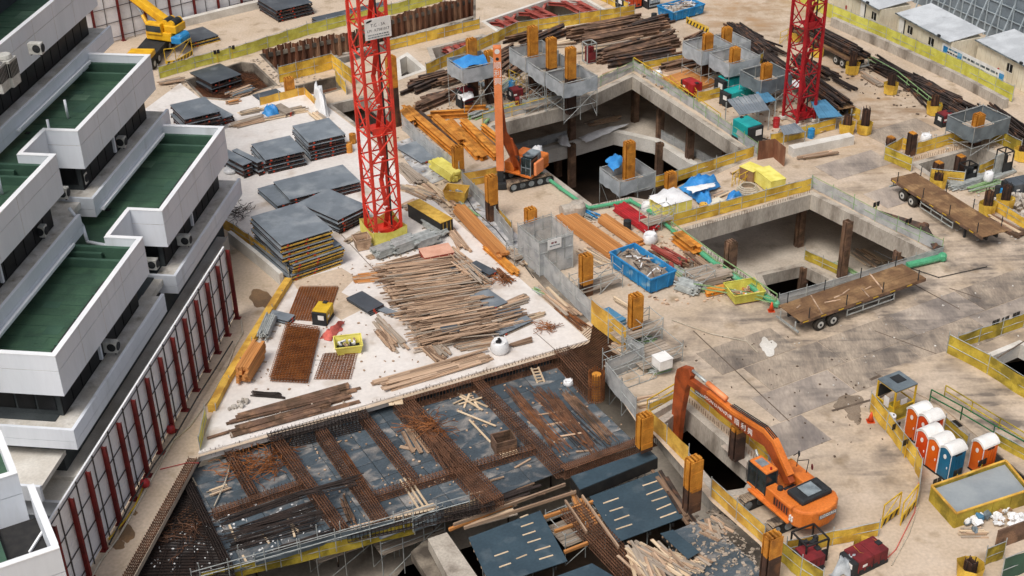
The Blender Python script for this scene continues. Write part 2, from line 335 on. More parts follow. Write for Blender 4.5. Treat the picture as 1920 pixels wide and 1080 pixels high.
# tyre dirt ground into the working deck: streaks in the driving direction, thickest on the haul road
def haul_dirt(name, spots, col, streak=R(-40), amt=.85):
    m = MATS[name]; t = m.node_tree; N = t.nodes; L = t.links; b = N['Principled BSDF']; old = b.inputs['Base Color'].links[0].from_socket
    g = N.new('ShaderNodeNewGeometry'); tot = None
    def math_(op, a, c, clamp=False):
        x = N.new('ShaderNodeMath'); x.operation = op; x.use_clamp = clamp
        for i, s in enumerate((a, c)):
            if s is None: continue
            if hasattr(s, 'links'): L.new(s, x.inputs[i])
            else: x.inputs[i].default_value = s
        return x.outputs[0]
    for (p, rx, ry, k) in spots:
        mp = N.new('ShaderNodeMapping'); mp.vector_type = 'TEXTURE'; mp.inputs['Location'].default_value = p; mp.inputs['Rotation'].default_value = (0, 0, SITE); mp.inputs['Scale'].default_value = (rx, ry, 50)
        L.new(g.outputs['Position'], mp.inputs['Vector']); v = N.new('ShaderNodeVectorMath'); v.operation = 'LENGTH'; L.new(mp.outputs[0], v.inputs[0])
        r = N.new('ShaderNodeMapRange'); r.inputs['From Min'].default_value = 1.25; r.inputs['From Max'].default_value = .35; r.inputs['To Max'].default_value = k; r.interpolation_type = 'SMOOTHSTEP'; L.new(v.outputs['Value'], r.inputs['Value'])
        tot = r.outputs[0] if tot is None else math_('MAXIMUM', tot, r.outputs[0])
    def streaks(ang_, sc, lo, hi):
        mp = N.new('ShaderNodeMapping'); mp.inputs['Rotation'].default_value = (0, 0, ang_); mp.inputs['Scale'].default_value = (.25, 1.6, 1); L.new(g.outputs['Position'], mp.inputs['Vector'])
        n = N.new('ShaderNodeTexNoise'); n.inputs['Scale'].default_value = sc; n.inputs['Detail'].default_value = 7; n.inputs['Distortion'].default_value = .5; L.new(mp.outputs[0], n.inputs['Vector'])
        r = N.new('ShaderNodeMapRange'); r.inputs['From Min'].default_value = lo; r.inputs['From Max'].default_value = hi; L.new(n.outputs['Fac'], r.inputs['Value']); return r.outputs[0]
    s1 = math_('MAXIMUM', streaks(-SITE - R(12), .9, .45, .68), math_('MULTIPLY', streaks(streak, .5, .45, .7), .8))
    pn = N.new('ShaderNodeTexNoise'); pn.inputs['Scale'].default_value = .4; pn.inputs['Detail'].default_value = 9; pn.inputs['Roughness'].default_value = .65; L.new(g.outputs['Position'], pn.inputs['Vector'])
    pr = N.new('ShaderNodeMapRange'); pr.inputs['From Min'].default_value = .42; pr.inputs['From Max'].default_value = .62; L.new(pn.outputs['Fac'], pr.inputs['Value'])
    s1 = math_('ADD', math_('MULTIPLY', math_('MULTIPLY', s1, .7), math_('ADD', pr.outputs[0], .35)), math_('MULTIPLY', pr.outputs[0], .45))
    f = math_('MULTIPLY', math_('MULTIPLY', tot, s1, True), amt)
    x = N.new('ShaderNodeMix'); x.data_type = 'RGBA'; L.new(f, x.inputs[0]); L.new(old, x.inputs[6]); x.inputs[7].default_value = (*col, 1); L.new(x.outputs[2], b.inputs['Base Color'])
DIRT = [(at(1680, 590), 20, 9, 1.15), (at(1880, 500), 12, 10, 1.1), (at(1340, 640), 9, 5, .9), (at(1620, 320), 9, 4, .8), (at(1570, 860), 7, 5, .7), (at(1660, 220), 8, 4, .9), (at(1870, 800), 12, 6, 1.2), (at(1500, 700), 10, 6, .5), (at(1450, 40), 10, 8, .7), (at(860, 160), 12, 5, .45), (at(1170, 95), 14, 5, .4), (at(1250, 60), 8, 6, .35)]
haul_dirt('deck', DIRT, hexc('5e5650')); haul_dirt('plate', DIRT, hexc('4e4a48'), amt=.7); haul_dirt('plate_pale', DIRT, hexc('5a5450'), amt=.7)
haul_dirt('slab', [(at(860, 580), 7, 9, .8), (at(560, 620), 5, 7, .6), (at(620, 400), 8, 8, .4), (at(900, 700), 10, 2, .5), (at(460, 260), 6, 6, .4)], hexc('a58e78'), amt=.6)
haul_dirt('deck', [(at(1400, 15), 9, 10, 1.), (at(1560, 150), 6, 8, .7), (at(1640, 200), 7, 7, .6), (at(1700, 270), 10, 6, .6)], hexc('b08a5e'), amt=.75)
# ---------------------------------------------------------------- ground, pits, slabs
HOLES = {
 'h1': [(905,235),(1062,195),(1187,137),(1422,292),(1216,382),(1182,376),(1106,392),(1000,312),(985,305)],
 'h2': [(1264,432),(1522,358),(1765,478),(1457,570)],
 'h3': [(1706,306),(1835,270),(1885,290),(1862,316),(1805,332),(1757,342)],
 'h4': [(1830,672),(1912,638),(2010,690),(2010,800),(1925,752)],
 'h5': [(1228,792),(1282,748),(1436,880),(1408,925),(1345,935)],
 'h6': [(486,102),(655,66),(735,37),(892,-5),(892,48),(740,93),(640,120),(532,150)],
 'h7': [(740,112),(764,98),(803,131),(744,152)],
 'h8': [(800,90),(905,64),(945,80),(905,98),(850,124),(818,136)],
 'h9': [(902,40),(1030,-4),(1098,-4),(1163,32),(985,66),(940,66)],
 'h10': [(345,150),(452,116),(478,119),(522,160),(425,188),(378,184)],
 'h11': [(548,162),(632,142),(650,165),(604,178),(560,180)],
 'h12': [(612,196),(690,178),(742,222),(700,262)],
 'h14': [(1772,792),(1795,786),(1990,905),(1990,945),(1872,882)],
 'hF': [(372,857),(1050,662),(1105,643),(1112,606),(1198,678),(1136,708),(1192,790),(1213,800),(1288,885),(1335,942),(1425,1022),(1480,1110),(225,1110),(352,872)],
}
HW = {k: pp(v) for k, v in HOLES.items()}
_a = at(198, 1032); _b = at(445, 597); _n = (_b - _a).normalized(); _w = V(-_n.y, _n.x, 0) * .4
AL = [_a - _n * 25 + _w, _b + _n * 1.0 + _w, _b + _n * 1.0 + _w * 20, _a - _n * 25 + _w * 20]
HW['alley'] = AL
outer = [V(-420, -40, 0), V(520, -40, 0), V(520, 900, 0), V(-420, 900, 0)]
deck = struct(holes_sheet(outer, list(HW.values()), 0.0), 'ground', 'deck')
def inset(poly, d):
    n = len(poly); a = sum(poly[i].x * poly[(i + 1) % n].y - poly[(i + 1) % n].x * poly[i].y for i in range(n)); s = 1 if a > 0 else -1
    out = []
    for i in range(n):
        p0, p1, p2 = poly[i - 1], poly[i], poly[(i + 1) % n]
        e1 = (p1 - p0).normalized(); e2 = (p2 - p1).normalized()
        n1 = V(-e1.y, e1.x, 0) * s; n2 = V(-e2.y, e2.x, 0) * s; b = n1 + n2
        k = max(b.length_squared / 2, .35); out.append(p1 + b / k * d)
    return out
def ring(b, poly, wd, z0, z1, close=True):
    q = inset(poly, wd); n = len(poly)
    for i in range(n):
        j = (i + 1) % n
        b.add([V(p.x, p.y, z) for p in (poly[i], poly[j], q[j], q[i]) for z in (z0, z1)],
              [(1, 3, 5, 7), (0, 6, 4, 2), (4, 6, 7, 5), (0, 2, 3, 1)])
    return b
for k, nm, mt, wd, z0 in (('h1', 'pit_edge_beam', 'concrete', .55, -1.25), ('h2', 'pit_edge_beam', 'concrete', .5, -1.3), ('h3', 'pit_edge_beam', 'concrete', .5, -1.5),
                      ('h4', 'pit_edge_beam', 'concrete_pale', .4, -1.), ('h5', 'pit_edge_beam', 'concrete', .5, -1.5), ('h6', 'trench_edge_beam', 'concrete_dirty', .25, -.4),
                      ('h7', 'pit_edge_beam', 'concrete_pale', .5, -1.6), ('h8', 'pit_edge_beam', 'concrete', .5, -1.2), ('h9', 'pit_edge_beam', 'concrete_pale', .4, -.7),
                      ('h10', 'trench_edge_beam', 'concrete_dirty', .25, -1.), ('h11', 'trench_edge_beam', 'concrete_dirty', .25, -1.), ('h12', 'pit_edge_beam', 'concrete', .35, -1.)):
    struct(ring(MB(), HW[k], wd, z0, .03), nm, mt)
# lower floors
ZB, ZP = -5.5, -11.5
LB1 = pp([(945,300),(1065,270),(1150,245),(1235,264),(1300,305),(1400,352),(1330,440),(1100,480),(950,410)], ZB)
LB2 = pp([(1415,513),(1508,492),(1572,524),(1500,570),(1440,568)], ZB)
LB4 = pp([(1845,690),(2000,660),(2000,820),(1900,790)], ZB)
LB5 = pp([(1240,840),(1300,800),(1440,930),(1380,985)], ZB)  # opening put in so the excavator pit drops away into darkness
bo = [V(-60, 40, 0), V(90, 40, 0), V(130, 190, 0), V(-60, 190, 0)]
LBF = pp([(760,1062),(1010,985),(1085,955),(1230,905),(1290,985),(1240,1060),(1330,1250),(600,1250)], ZB)  # opening added in the basement floor to darken the gaps under the formwork
struct(holes_sheet(bo, [LB1, LB2, LB4, LB5, LBF], ZB), 'basement_floor', 'cellar')
struct(ring(MB(), LB1, .7, ZB - 1.1, ZB + .25), 'basement_edge_beam', 'concrete_pale')
struct(ring(MB(), LB2, .5, ZB - 1.0, ZB + .02), 'basement_edge_beam', 'concrete')
struct(MB().add([V(-60, 40, ZP), V(90, 40, ZP), V(130, 190, ZP), V(-60, 190, ZP)], [(0, 1, 2, 3)]), 'pit_floor', 'soil')
def cellwall(pts, z0, z1, th, nm, mt):
    b = MB()
    for p, q in zip(pts, pts[1:]): b.beam(V(p.x, p.y, (z0 + z1) / 2), V(q.x, q.y, (z0 + z1) / 2), th, z1 - z0)
    return struct(b, nm, mt)
struct(MB().prism(inset(HW['h10'], .3), -1.2, -1.0), 'reinforced_bed', 'redsoil')
struct(MB().prism(inset(HW['h11'], .3), -1.2, -1.0), 'reinforced_bed', 'redsoil')
T6 = inset(HW['h6'], .05); struct(MB().prism(T6, -3.2, -3.0), 'trench_floor', 'concrete_dirty')
cellwall(pp([(905,100),(1030,58),(1110,60),(1190,100)], -4.5), -11, -.15, .6, 'basement_wall', 'concrete')
cellwall(pp([(790,130),(840,140),(905,110),(960,125)], -4), -11, -.15, .6, 'basement_wall', 'concrete')
# fresh pale slab
SLAB = pp([(200,260),(338,158),(378,188),(428,192),(530,166),(600,182),(612,200),(700,268),(765,335),(1103,640),(372,853),(402,770),(540,525),(428,428),(330,440)])
struct(MB().prism(SLAB, -.5, .12), 'concrete_slab', 'slab')
# seams cut into the slab
def groove(px, wd=.05, z=.125, m='joint', nm='slab_joint', z2=.13):
    b = MB(); pts = pp(px, z)
    for p, q in zip(pts, pts[1:]): b.beam(p, q, wd, .012)
    return tag(b.build(nm, m), kind='structure')
groove([(640,440),(715,520)]); groove([(590,675),(660,676)], .04); groove([(1000,620),(1040,655)], .04)
struct(MB().prism(pp([(548,528),(640,502),(668,520),(640,548),(690,575),(640,600),(560,545)], .12), .12, .126), 'dust_patch', 'deck')
# kerbed path beside the hoarding
PATH = pp([(250,1085),(372,858),(402,772),(540,526),(505,470),(440,540),(440,606),(330,812),(165,1100)])
struct(MB().prism(PATH, -.3, .02), 'path', 'deck')
def blob(x, y, rx, ry, n=26, w=.28):
    f = [1 + rnd.uniform(-w, w) for _ in range(n)]; f = [(f[i - 1] + f[i] * 2 + f[(i + 1) % n]) / 4 for i in range(n)]
    return pp([(x + rx * f[i] * math.cos(6.2832 * i / n), y + ry * f[i] * math.sin(6.2832 * i / n)) for i in range(n)])
for a in ((490, 560, 22, 17), (505, 572, 10, 7), (236, 1000, 16, 18), (222, 1022, 12, 9), (250, 962, 8, 5)): struct(MB().prism(blob(*a), .02, .028 + .0004 * a[2]), 'wet_patch', 'wetmud')
struct(MB().prism(pp([(866,378),(892,366),(988,458),(958,472)]), .0, .06), 'walkway_slab', 'mottled'); struct(MB().prism(pp([(742,268),(792,252),(858,325),(800,350),(760,300)]), .0, .05), 'walkway_slab', 'mottled'); struct(MB().prism(pp([(985,500),(1010,492),(1110,600),(1085,612)]), -.0, .04), 'walkway_slab', 'concrete_dirty')
# ------- working deck plates on the right
PL = [pp(q) for q in ([(1270,600),(1440,640),(1780,560),(1860,480),(2000,520),(2000,590),(1760,655),(1640,735),(1500,775),(1395,745),(1215,625)],
                      [(1560,275),(1660,300),(1650,360),(1590,350),(1520,320)], [(1600,400),(1720,350),(1800,440),(1760,470),(1620,395)],
                      [(1440,820),(1560,790),(1690,880),(1560,930)], [(1600,215),(1700,195),(1760,240),(1650,250)], [(1800,735),(1990,830),(1990,900),(1850,830)], [(1840,495),(2000,470),(2000,600),(1860,590)])]
n = 0
for iu in range(-40, 60):
    for iv in range(-10, 70):
        c = SX * (iu * 6.1 + (iv % 2) * 1.6) + SY * (iv * 2.9)
        for k, q in enumerate(PL):
            if inside(c, q) and not any(inside(c, inset(h, -.8)) for h in HW.values()):
                pbox('road_plate', 'plate_pale' if (k in (3,) or rnd.random() < .22) else 'plate', deck, c + V(0, 0, .012), (6.02, 2.82, .02), SITE); n += 1; break
for px, wd in (([(1300,620),(1480,790)], .07), ([(1640,620),(1800,680)], .06), ([(1560,770),(1650,745),(1790,655)], .16), ([(1632,712),(1660,700),(1780,660)], .22), ([(1690,520),(1800,580)], .06),
               ([(1840,690),(1920,640)], .1), ([(1780,540),(1840,560)], .06)):
    groove(px, wd, .03, 'kerb_dark', 'deck_joint')
for q in ((1592, 758, 25, 17), (1600, 778, 12, 9), (1608, 790, 7, 6)): struct(MB().prism(blob(*q, 26, .4), .0, .012 + .0005 * q[2]), 'puddle', 'puddle')
struct(MB().prism(blob(1440, 650, 16, 15, 26, .5), .02, .034), 'lime_spill', 'concrete_pale')
struct(MB().prism(pp([(1640,700),(1775,660),(1830,690),(2000,790),(2000,960),(1880,860),(1760,760)]), .0, .1), 'raised_slab', 'deck')
print('plates', n)
# ---------------------------------------------------------------- office building on the left
O = at(268, 445, 9.5); O.z = 0
bld = thing('office_building', 'white stepped office building with green roof terraces left of the site', 'building', O, BAZ)
def B(bx, by, z): return V(bx, by, z)
def bpiece(nm, m, x0, x1, y0, y1, z0, z1, par=None):
    return pbox(nm, m, par or bld, ((x0 + x1) / 2, (y0 + y1) / 2, (z0 + z1) / 2), (x1 - x0, y1 - y0, z1 - z0))
def terrace(x1, x0, y0, y1, zt, ribs=True, floor=1.35, ph=2.6, capw=.28, ledge=True, nearw=None, farw=None):
    "roof terrace with parapet walls of two stacked panels, window band and ledge below"
    t = capw
    bpiece('roof_deck', 'green_roof', x0, x1 - t, y0 + t, y1 - t, zt - floor - .3, zt - floor)
    zm = zt - 1.0
    for (a, b, c, d) in ((x1 - t, x1, y0, y1), (x1 - (farw or x1 - x0), x1 - t, y1 - t, y1), (x1 - (nearw or x1 - x0), x1 - t, y0, y0 + t)):
        w = bpiece('parapet', 'white_wall', a, b, c, d, zm + .04, zt)
        bpiece('lower_panel', 'white_wall', a, b, c, d, zt - ph, zm)
        bpiece('panel_joint', 'ledge', a + .03, b - .03, c + .03, d - .03, zm, zm + .04)
    bpiece('coping', 'white_cap', x1 - t - .02, x1 + .02, y0 - .02, y1 + .02, zt, zt + .05)
    bpiece('coping', 'white_cap', x1 - (farw or x1 - x0), x1 - t - .02, y1 - t - .02, y1 + .02, zt, zt + .05)
    bpiece('coping', 'white_cap', x1 - (nearw or x1 - x0), x1 - t - .02, y0 - .02, y0 + t + .02, zt, zt + .05)
    for k in range(1, int((y1 - y0) / 3.1)):
        y = y0 + k * 3.1
        for za, zb_ in ((zm + .06, zt - .02), (zt - ph + .02, zm - .02)): bpiece('upright_joint', 'ledge', x1 + .001, x1 + .006, y - .012, y + .012, za, zb_)
    for k in range(4):
        py_ = y0 + 1.5 + (y1 - y0 - 5) * rnd.random(); px_ = x0 + 1.2 + (x1 - x0 - 3.4) * rnd.random(); bpiece('roof_patch', rnd.choice(['green_beam', 'green_roof', 'green_faded']), px_, px_ + rnd.uniform(.4, 1.3), py_, py_ + rnd.uniform(.5, 1.6), zt - floor + .001, zt - floor + .014 + .002 * k)
    bpiece('roof_drain', 'machine_dark', x0 + 1.4, x0 + 1.7, y0 + 2.2, y0 + 2.5, zt - floor, zt - floor + .04)
    if ribs:
        L = y1 - y0
        for k in range(1, int(L / 1.15)):
            y = y0 + t + k * 1.15
            if y < y1 - 2: bpiece('roof_seam', 'green_beam', x0 + .7, x1 - 1.1, y - .02, y + .02, zt - floor, zt - floor + .025)
        bpiece('roof_gutter', 'black', x1 - t - 1.25, x1 - t - .7, y0 + 1.2, y1 - 3.2, zt - floor + .004, zt - floor + .03)
        for k in range(3):
            y = y0 + 3 + k * (L - 5) / 3; bpiece('gutter_bridge', 'green_beam', x1 - t - 1.3, x1 - t - .65, y - .1, y + .1, zt - floor + .03, zt - floor + .09)
        bpiece('green_upstand', 'green_beam', x0 + .2, x1 - t - .3, y1 - 1.7, y1 - 1.45, zt - floor, zt - floor + .55)
        bpiece('green_upstand', 'green_beam', x0 + .2, x1 - t - .3, y1 - .55, y1 - t, zt - floor, zt - floor + .8)
    if ledge:
        zb = zt - ph; xw = x1 - .75
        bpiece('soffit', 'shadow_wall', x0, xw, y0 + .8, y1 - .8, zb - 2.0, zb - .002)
        wb = bpiece('window_band', 'mullion', xw, xw + .04, y0 + .8, y1 - .8, zb - 1.93, zb - .01)
        n = max(2, int((y1 - y0 - 1.6) / 1.25)); dy = (y1 - y0 - 1.6) / n
        for k in range(n):
            bpiece('window_pane', 'dark_glass', xw + .05, xw + .08, y0 + .86 + k * dy, y0 + .74 + (k + 1) * dy, zb - 1.75, zb - .1)
        for f in (.45,): bpiece('downpipe', 'white_wall', xw + .08, xw + .26, y0 + (y1 - y0) * f, y0 + (y1 - y0) * f + .18, zb - 1.65, zb - .02)
        # ends
        n2 = 3
        for k in range(n2):
            xx = xw - .3 - k * 1.2; bpiece('window_pane', 'dark_glass', xx - 1.05, xx, y0 + .74, y0 + .78, zb - 1.55, zb - .1)
        zl = zb - 1.95; xo = x1 + .5
        bpiece('ledge_floor', 'ledge', x0, xo - .2, y0 - .55, y1 + .5, zl - .4, zl)
        for (a, b, c, d) in ((xo - .2, xo, y0 - .75, y1 + .5), (x0, xo - .2, y0 - .75, y0 - .55)):
            bpiece('ledge_band', 'white_wall', a, b, c, d, zl - .55, zl + .22); bpiece('ledge_band', 'white_wall', a + .003, b - .003, c + .003, d - .003, zl - 1.1, zl - .58)
    return zt
terrace(0, -6.3, -13.2, 0, 9.5, farw=2.4)
terrace(0, -6.3, 3.4, 16.4, 9.5, nearw=2.4)
terrace(-5.0, -11.2, -14, .9, 14.5, farw=2.4)
terrace(-5.0, -11.2, 4.2, 17.2, 14.5, nearw=2.4)
terrace(-10.0, -15.6, -14, 21.0, 19.3, ledge=True)
# link roof between the terrace ends
for xx, ya, yb, zz in ((0, 0, 3.4, 9.5), (-5.0, .9, 4.2, 14.5)):
    bpiece('roof_deck', 'green_roof', xx - 6.3, xx - 2.4, ya - .3, yb + .3, zz - 1.66, zz - 1.36); bpiece('well_floor', 'ledge', xx - 2.2, xx - .4, ya, yb, zz - 5.0, zz - 4.6)
    bpiece('parapet', 'white_wall', xx - 2.4, xx - 2.15, ya, yb, zz - 2.6, zz); bpiece('coping', 'white_cap', xx - 2.42, xx - 2.13, ya + .02, yb - .02, zz, zz + .05); bpiece('green_upstand', 'green_beam', xx - 6, xx - 2.5, ya - .9, ya - .65, zz - 1.36, zz - .8)
# upper block
bpiece('upper_wall', 'white_wall', -26, -14.2, -14, 19.0, 20.4, 30)
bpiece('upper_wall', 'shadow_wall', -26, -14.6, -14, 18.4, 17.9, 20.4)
# white gutters along the back of the roofs
for x, z, y0, y1 in ((-5.0, 9.1, -13, -.6), (-5.0, 9.1, 4.2, 15.6), (-10, 14.1, -13, .2), (-10, 14.1, 5, 16.6)):
    bpiece('gutter', 'white_cap', x + .15, x + .75, y0, y1, z - .12, z)
    bpiece('gutter_lip', 'white_cap', x + .70, x + .80, y0, y1, z, z + .14)
# lower storeys to the alley
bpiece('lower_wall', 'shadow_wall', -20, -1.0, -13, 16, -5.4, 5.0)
bpiece('lower_ledge', 'concrete_pale', -12, -.3, -13.5, 14.5, 1.0, 1.5); bpiece('lower_ledge', 'concrete_pale', -.3, -.15, -13.5, 14.5, .4, 1.6)
for k, (x, z) in enumerate(((-1.8, 3.0), (-1.2, 1.2), (-.8, -.6))):
    bpiece('end_ledge', 'concrete_pale', -12, x + 1, -16.2 + k * .9, -13, z - .3, z); bpiece('end_ledge', 'white_wall', -12, x + 1, -16.4 + k * .9, -16.2 + k * .9, z - .9, z + .1)
# pipes
def bpipe(pts, r, m='white_wall'):
    b = MB(); b.path([B(*p) for p in pts], r, 8); return b.build('pipe', m, bld, smooth=True)
bpipe([(-5.1, 1.3, 10.6), (-4.6, 1.6, 9.2), (-4.3, 1.2, 8.3), (-1.2, .6, 8.2), (-.6, .5, 8.1)], .11)
bpipe([(-7.6, 5.6, 13.2), (-7.6, 5.6, 14.6)], .09); bpipe([(-7.9, 9.0, 13.2), (-7.9, 9.0, 14.5)], .09); bpipe([(-7.4, -2, 13.2), (-7.4, -2, 14.6)], .1)
bpipe([(-14, 18.9, 18), (-14, 18.9, 26)], .16)
# near wing
O5 = at(112, 1028, 7.5); O5.z = 0
wing = thing('office_wing', 'white roof wing with dark green well in the bottom left corner', 'building', O5, SITE)
_c = Matrix.Rotation(-SITE, 3, 'Z') @ (at(33, 888, 8.4) - O5); ux, uy = _c.x, max(_c.y, 1.2)
for (x0, x1, y0, y1, z0, z1, m, nm) in ((-14, 0, 0, .3, 6.1, 7.5, 'white_wall', 'parapet'), (-14, 0, .01, .29, 4, 6.06, 'white_wall', 'lower_panel'), (-.3, 0, .3, uy, 6.1, 7.5, 'white_wall', 'parapet'), (-.29, -.01, .3, uy, 4, 6.06, 'white_wall', 'lower_panel'),
        (-14, -.3, .3, uy, 5.2, 5.5, 'black', 'roof_deck'), (-2.6, -2.2, .3, uy, 5.5, 5.8, 'green_beam', 'green_upstand'), (-14, 0, -.02, .32, 7.5, 7.55, 'white_cap', 'coping'), (-.32, .02, .32, uy, 7.5, 7.55, 'white_cap', 'coping'),
        (-14, ux, uy, uy + .3, 7.2, 8.4, 'white_wall', 'parapet'), (ux - .3, ux, uy + .3, uy + 4, 7.2, 8.4, 'white_wall', 'parapet'), (-14, ux, uy + .01, uy + .29, 5.2, 7.16, 'white_wall', 'lower_panel'), (ux - .29, ux - .01, uy + .3, uy + 4, 5.2, 7.16, 'white_wall', 'lower_panel'),
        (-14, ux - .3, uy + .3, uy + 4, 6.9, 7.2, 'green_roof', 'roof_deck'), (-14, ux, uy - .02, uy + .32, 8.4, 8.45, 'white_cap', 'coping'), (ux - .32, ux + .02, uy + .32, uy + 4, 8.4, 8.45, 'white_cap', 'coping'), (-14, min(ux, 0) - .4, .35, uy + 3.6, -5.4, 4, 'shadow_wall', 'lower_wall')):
    bpiece(nm, m, x0, x1, y0, y1, z0, z1, wing)
# alley behind the hoarding
struct(MB().prism(AL, ZB, ZB + .1), 'alley_ground', 'asphalt')
# air conditioners on ledges
def ac(px, py, z, rz, label, big=False):
    p = at(px, py, z); t = thing('air_conditioner', label, 'air conditioner', p, rz, 'air conditioners on the office building')
    w, d, h = (1.0, 1.0, 1.7) if big else (.9, .45, .75)
    MB().box((0, 0, h / 2 + .06), (w, d, h)).build('casing', 'ac_white', t, bevel=.03)
    if big:
        MB().lathe((0, 0, h + .06), [(.42, 0), (.46, .05), (.4, .25), (.36, .27)], 14).build('fan_duct', 'ac_white', t)
        for k in (-1, 1):
            for j in range(6): pbox('louvre', 'black', t, (-.42 + j * .17, k * .505, 1.15), (.12, .012, .9))
        for j in range(6): pbox('louvre', 'black', t, (.505, -.42 + j * .17, 1.15), (.012, .12, .9))
    else:
        f = MB(); f.lathe((0, 0, 0), [(.27, 0), (.27, .02), (.1, .03), (.08, .05)], 14); o = f.build('fan_grille', 'machine_dark', t); o.rotation_euler = (0, R(90), 0); o.location = (.46, 0, h / 2 + .08)
        o2 = f.mesh('fan_grille', 'machine_dark'); g = bpy.data.objects.new('side_vent', o2); C.objects.link(g); g.parent = t; g.rotation_euler = (R(90), 0, 0); g.location = (.12, -.225, h / 2 + .08)
    for s in (-1, 1): pbox('foot', 'machine_dark', t, (s * w * .35, 0, .03), (.08, d, .06))
ac(70, 102, 18.0, BAZ, 'small air conditioner on the dark roof beside the top parapet'); ac(20, 160, 18.0, BAZ, 'tall ribbed air conditioner with a round fan on the top roof', True); ac(0, 172, 18.0, BAZ, 'tall air conditioner cut by the left edge of the view', True)
ac(226, 276, 10.2, BAZ, 'air conditioner on the ledge below the upper window band'); ac(152, 345, 10.2, BAZ, 'air conditioner in the gap between the two upper terraces'); ac(118, 372, 10.2, BAZ, 'air conditioner at the end of the left upper window band')
ac(76, 444, 10.2, BAZ, 'air conditioner on the ledge above the pipe on the green roof'); ac(347, 460, 5.2, BAZ, 'air conditioner on the ledge nearest the hoarding end'); ac(285, 505, 5.2, BAZ, 'air conditioner by the dark corner between the lower terraces'); ac(210, 660, 5.2, BAZ, 'air conditioner on the lowest left window ledge')
# hoardings
def hoarding(label, posts, z, h, posth, back):
    r = thing('hoarding_fence', label, 'hoarding', posts[0], 0, 'white site hoardings', world=True)
    d = (posts[-1] - posts[0]).normalized(); nn = V(-d.y, d.x, 0) * back
    for p, q in zip(posts, posts[1:]):
        L = (q - p).length; k = 2
        for i in range(k):
            a = p + (q - p) * (i / k) + nn * .24; e = p + (q - p) * ((i + 1) / k) + nn * .24
            for j in range(8):
                z0 = z + .15 + j * (h - .15) / 8; z1 = z + .14 + (j + 1) * (h - .15) / 8
                pl = piece('panel', 'hoard_white', r, V(a.x, a.y, (z0 + z1) / 2) + d * .01, V(e.x, e.y, (z0 + z1) / 2) - d * .01, .04 + .025 * (j % 2), z1 - z0)
            m = p + (q - p) * (.5) + nn * .17
            if i == 1: piece('upright', 'hoard_rail', r, V(m.x, m.y, z), V(m.x, m.y, z + h), .06, .06)
        for j in range(4):
            zz = z + .5 + j * (h - .7) / 3; piece('rail', 'hoard_rail', r, p + V(0, 0, zz - z) + nn * .17, q + V(0, 0, zz - z) + nn * .17, .045, .045)
        piece('top_cap', 'white_cap', r, p + V(0, 0, h + .02) + nn * .24, q + V(0, 0, h + .02) + nn * .24, .1, .06)
    for p in posts:
        piece('post', 'hoard_post', r, p, p + V(0, 0, posth), .2, .24, 'ibeam', up=nn)
        piece('base_plate', 'hoard_post', r, p + V(0, 0, .03) - nn * .25, p + V(0, 0, .03) + nn * .25, .4, .03)
    return r
H0, H1 = at(198, 1032), at(445, 597); hd = (H1 - H0).normalized()
k = [(198,1032),(227,982),(252,933),(277,893),(302,855),(327,807),(352,764),(372,722),(388,690),(408,658),(428,628),(445,597)]
ts = [(at(*q) - H0).dot(hd) for q in k]; st = ts[-1] / 11
hp = [H0 + hd * st * i for i in range(-3, 12)]
hoarding('white hoarding with dark red posts between the office building and the path', hp, 0, 5.6, 5.4, 1)
fp = [at(x, y) for x, y in ((175,92),(232,76),(278,63),(323,50),(367,38),(412,26),(458,14),(505,3),(555,-8),(610,-20))]
f0, f1 = fp[1], fp[5]; fd = (f1 - f0).normalized(); fs = (f1 - f0).length / 4
hoarding('white hoarding with dark red posts behind the mobile crane', [f0 + fd * fs * i for i in range(-2, 8)], 0, 5.4, 5.6, 1)
# ---------------------------------------------------------------- builders of site things
def proj(p):
    d = p - V(0, 0, HCAM); k = FPX / d.dot(CF); return 960 + d.dot(CR) * k, 540 - d.dot(CU) * k
def zto(base, ytop):
    "height at which a plumb line over base meets image row ytop"
    lo, hi = -15., 60.
    for _ in range(40):
        m = (lo + hi) / 2
        if proj(V(base.x, base.y, m))[1] > ytop: lo = m
        else: hi = m
    return lo
def onplane(px, py, p0, n):
    r = CF * FPX + CR * (px - 960) - CU * (py - 540); o = V(0, 0, HCAM)
    return o + r * ((p0 - o).dot(n) / r.dot(n))
def ang(a, b): return math.atan2(b.y - a.y, b.x - a.x)
def jit(a): return rnd.uniform(-a, a)

def text(txt, size, m, name='lettering', parent=None, mtx=None, align='CENTER', ext=.004, squash=1.):
    cu = bpy.data.curves.new('t', 'FONT'); cu.body = txt; cu.size = size; cu.align_x = align; cu.align_y = 'CENTER'; cu.extrude = ext
    cu.resolution_u = 3
    o = bpy.data.objects.new('t', cu); C.objects.link(o); dg = bpy.context.evaluated_depsgraph_get()
    me = bpy.data.meshes.new_from_object(o.evaluated_get(dg)); bpy.data.objects.remove(o)
    me.materials.clear(); me.materials.append(MATS[m])
    r = bpy.data.objects.new(name, me); C.objects.link(r); r.parent = parent
    off = root_off(parent); mt = Matrix(mtx)
    if off is not None: mt = Matrix.Translation(-off) @ mt
    r.matrix_local = mt @ Matrix.Diagonal((squash, 1, 1, 1)); return r
def basis(x, y, z, o): return Matrix(((x.x, y.x, z.x, o.x), (x.y, y.y, z.y, o.y), (x.z, y.z, z.z, o.z), (0, 0, 0, 1)))

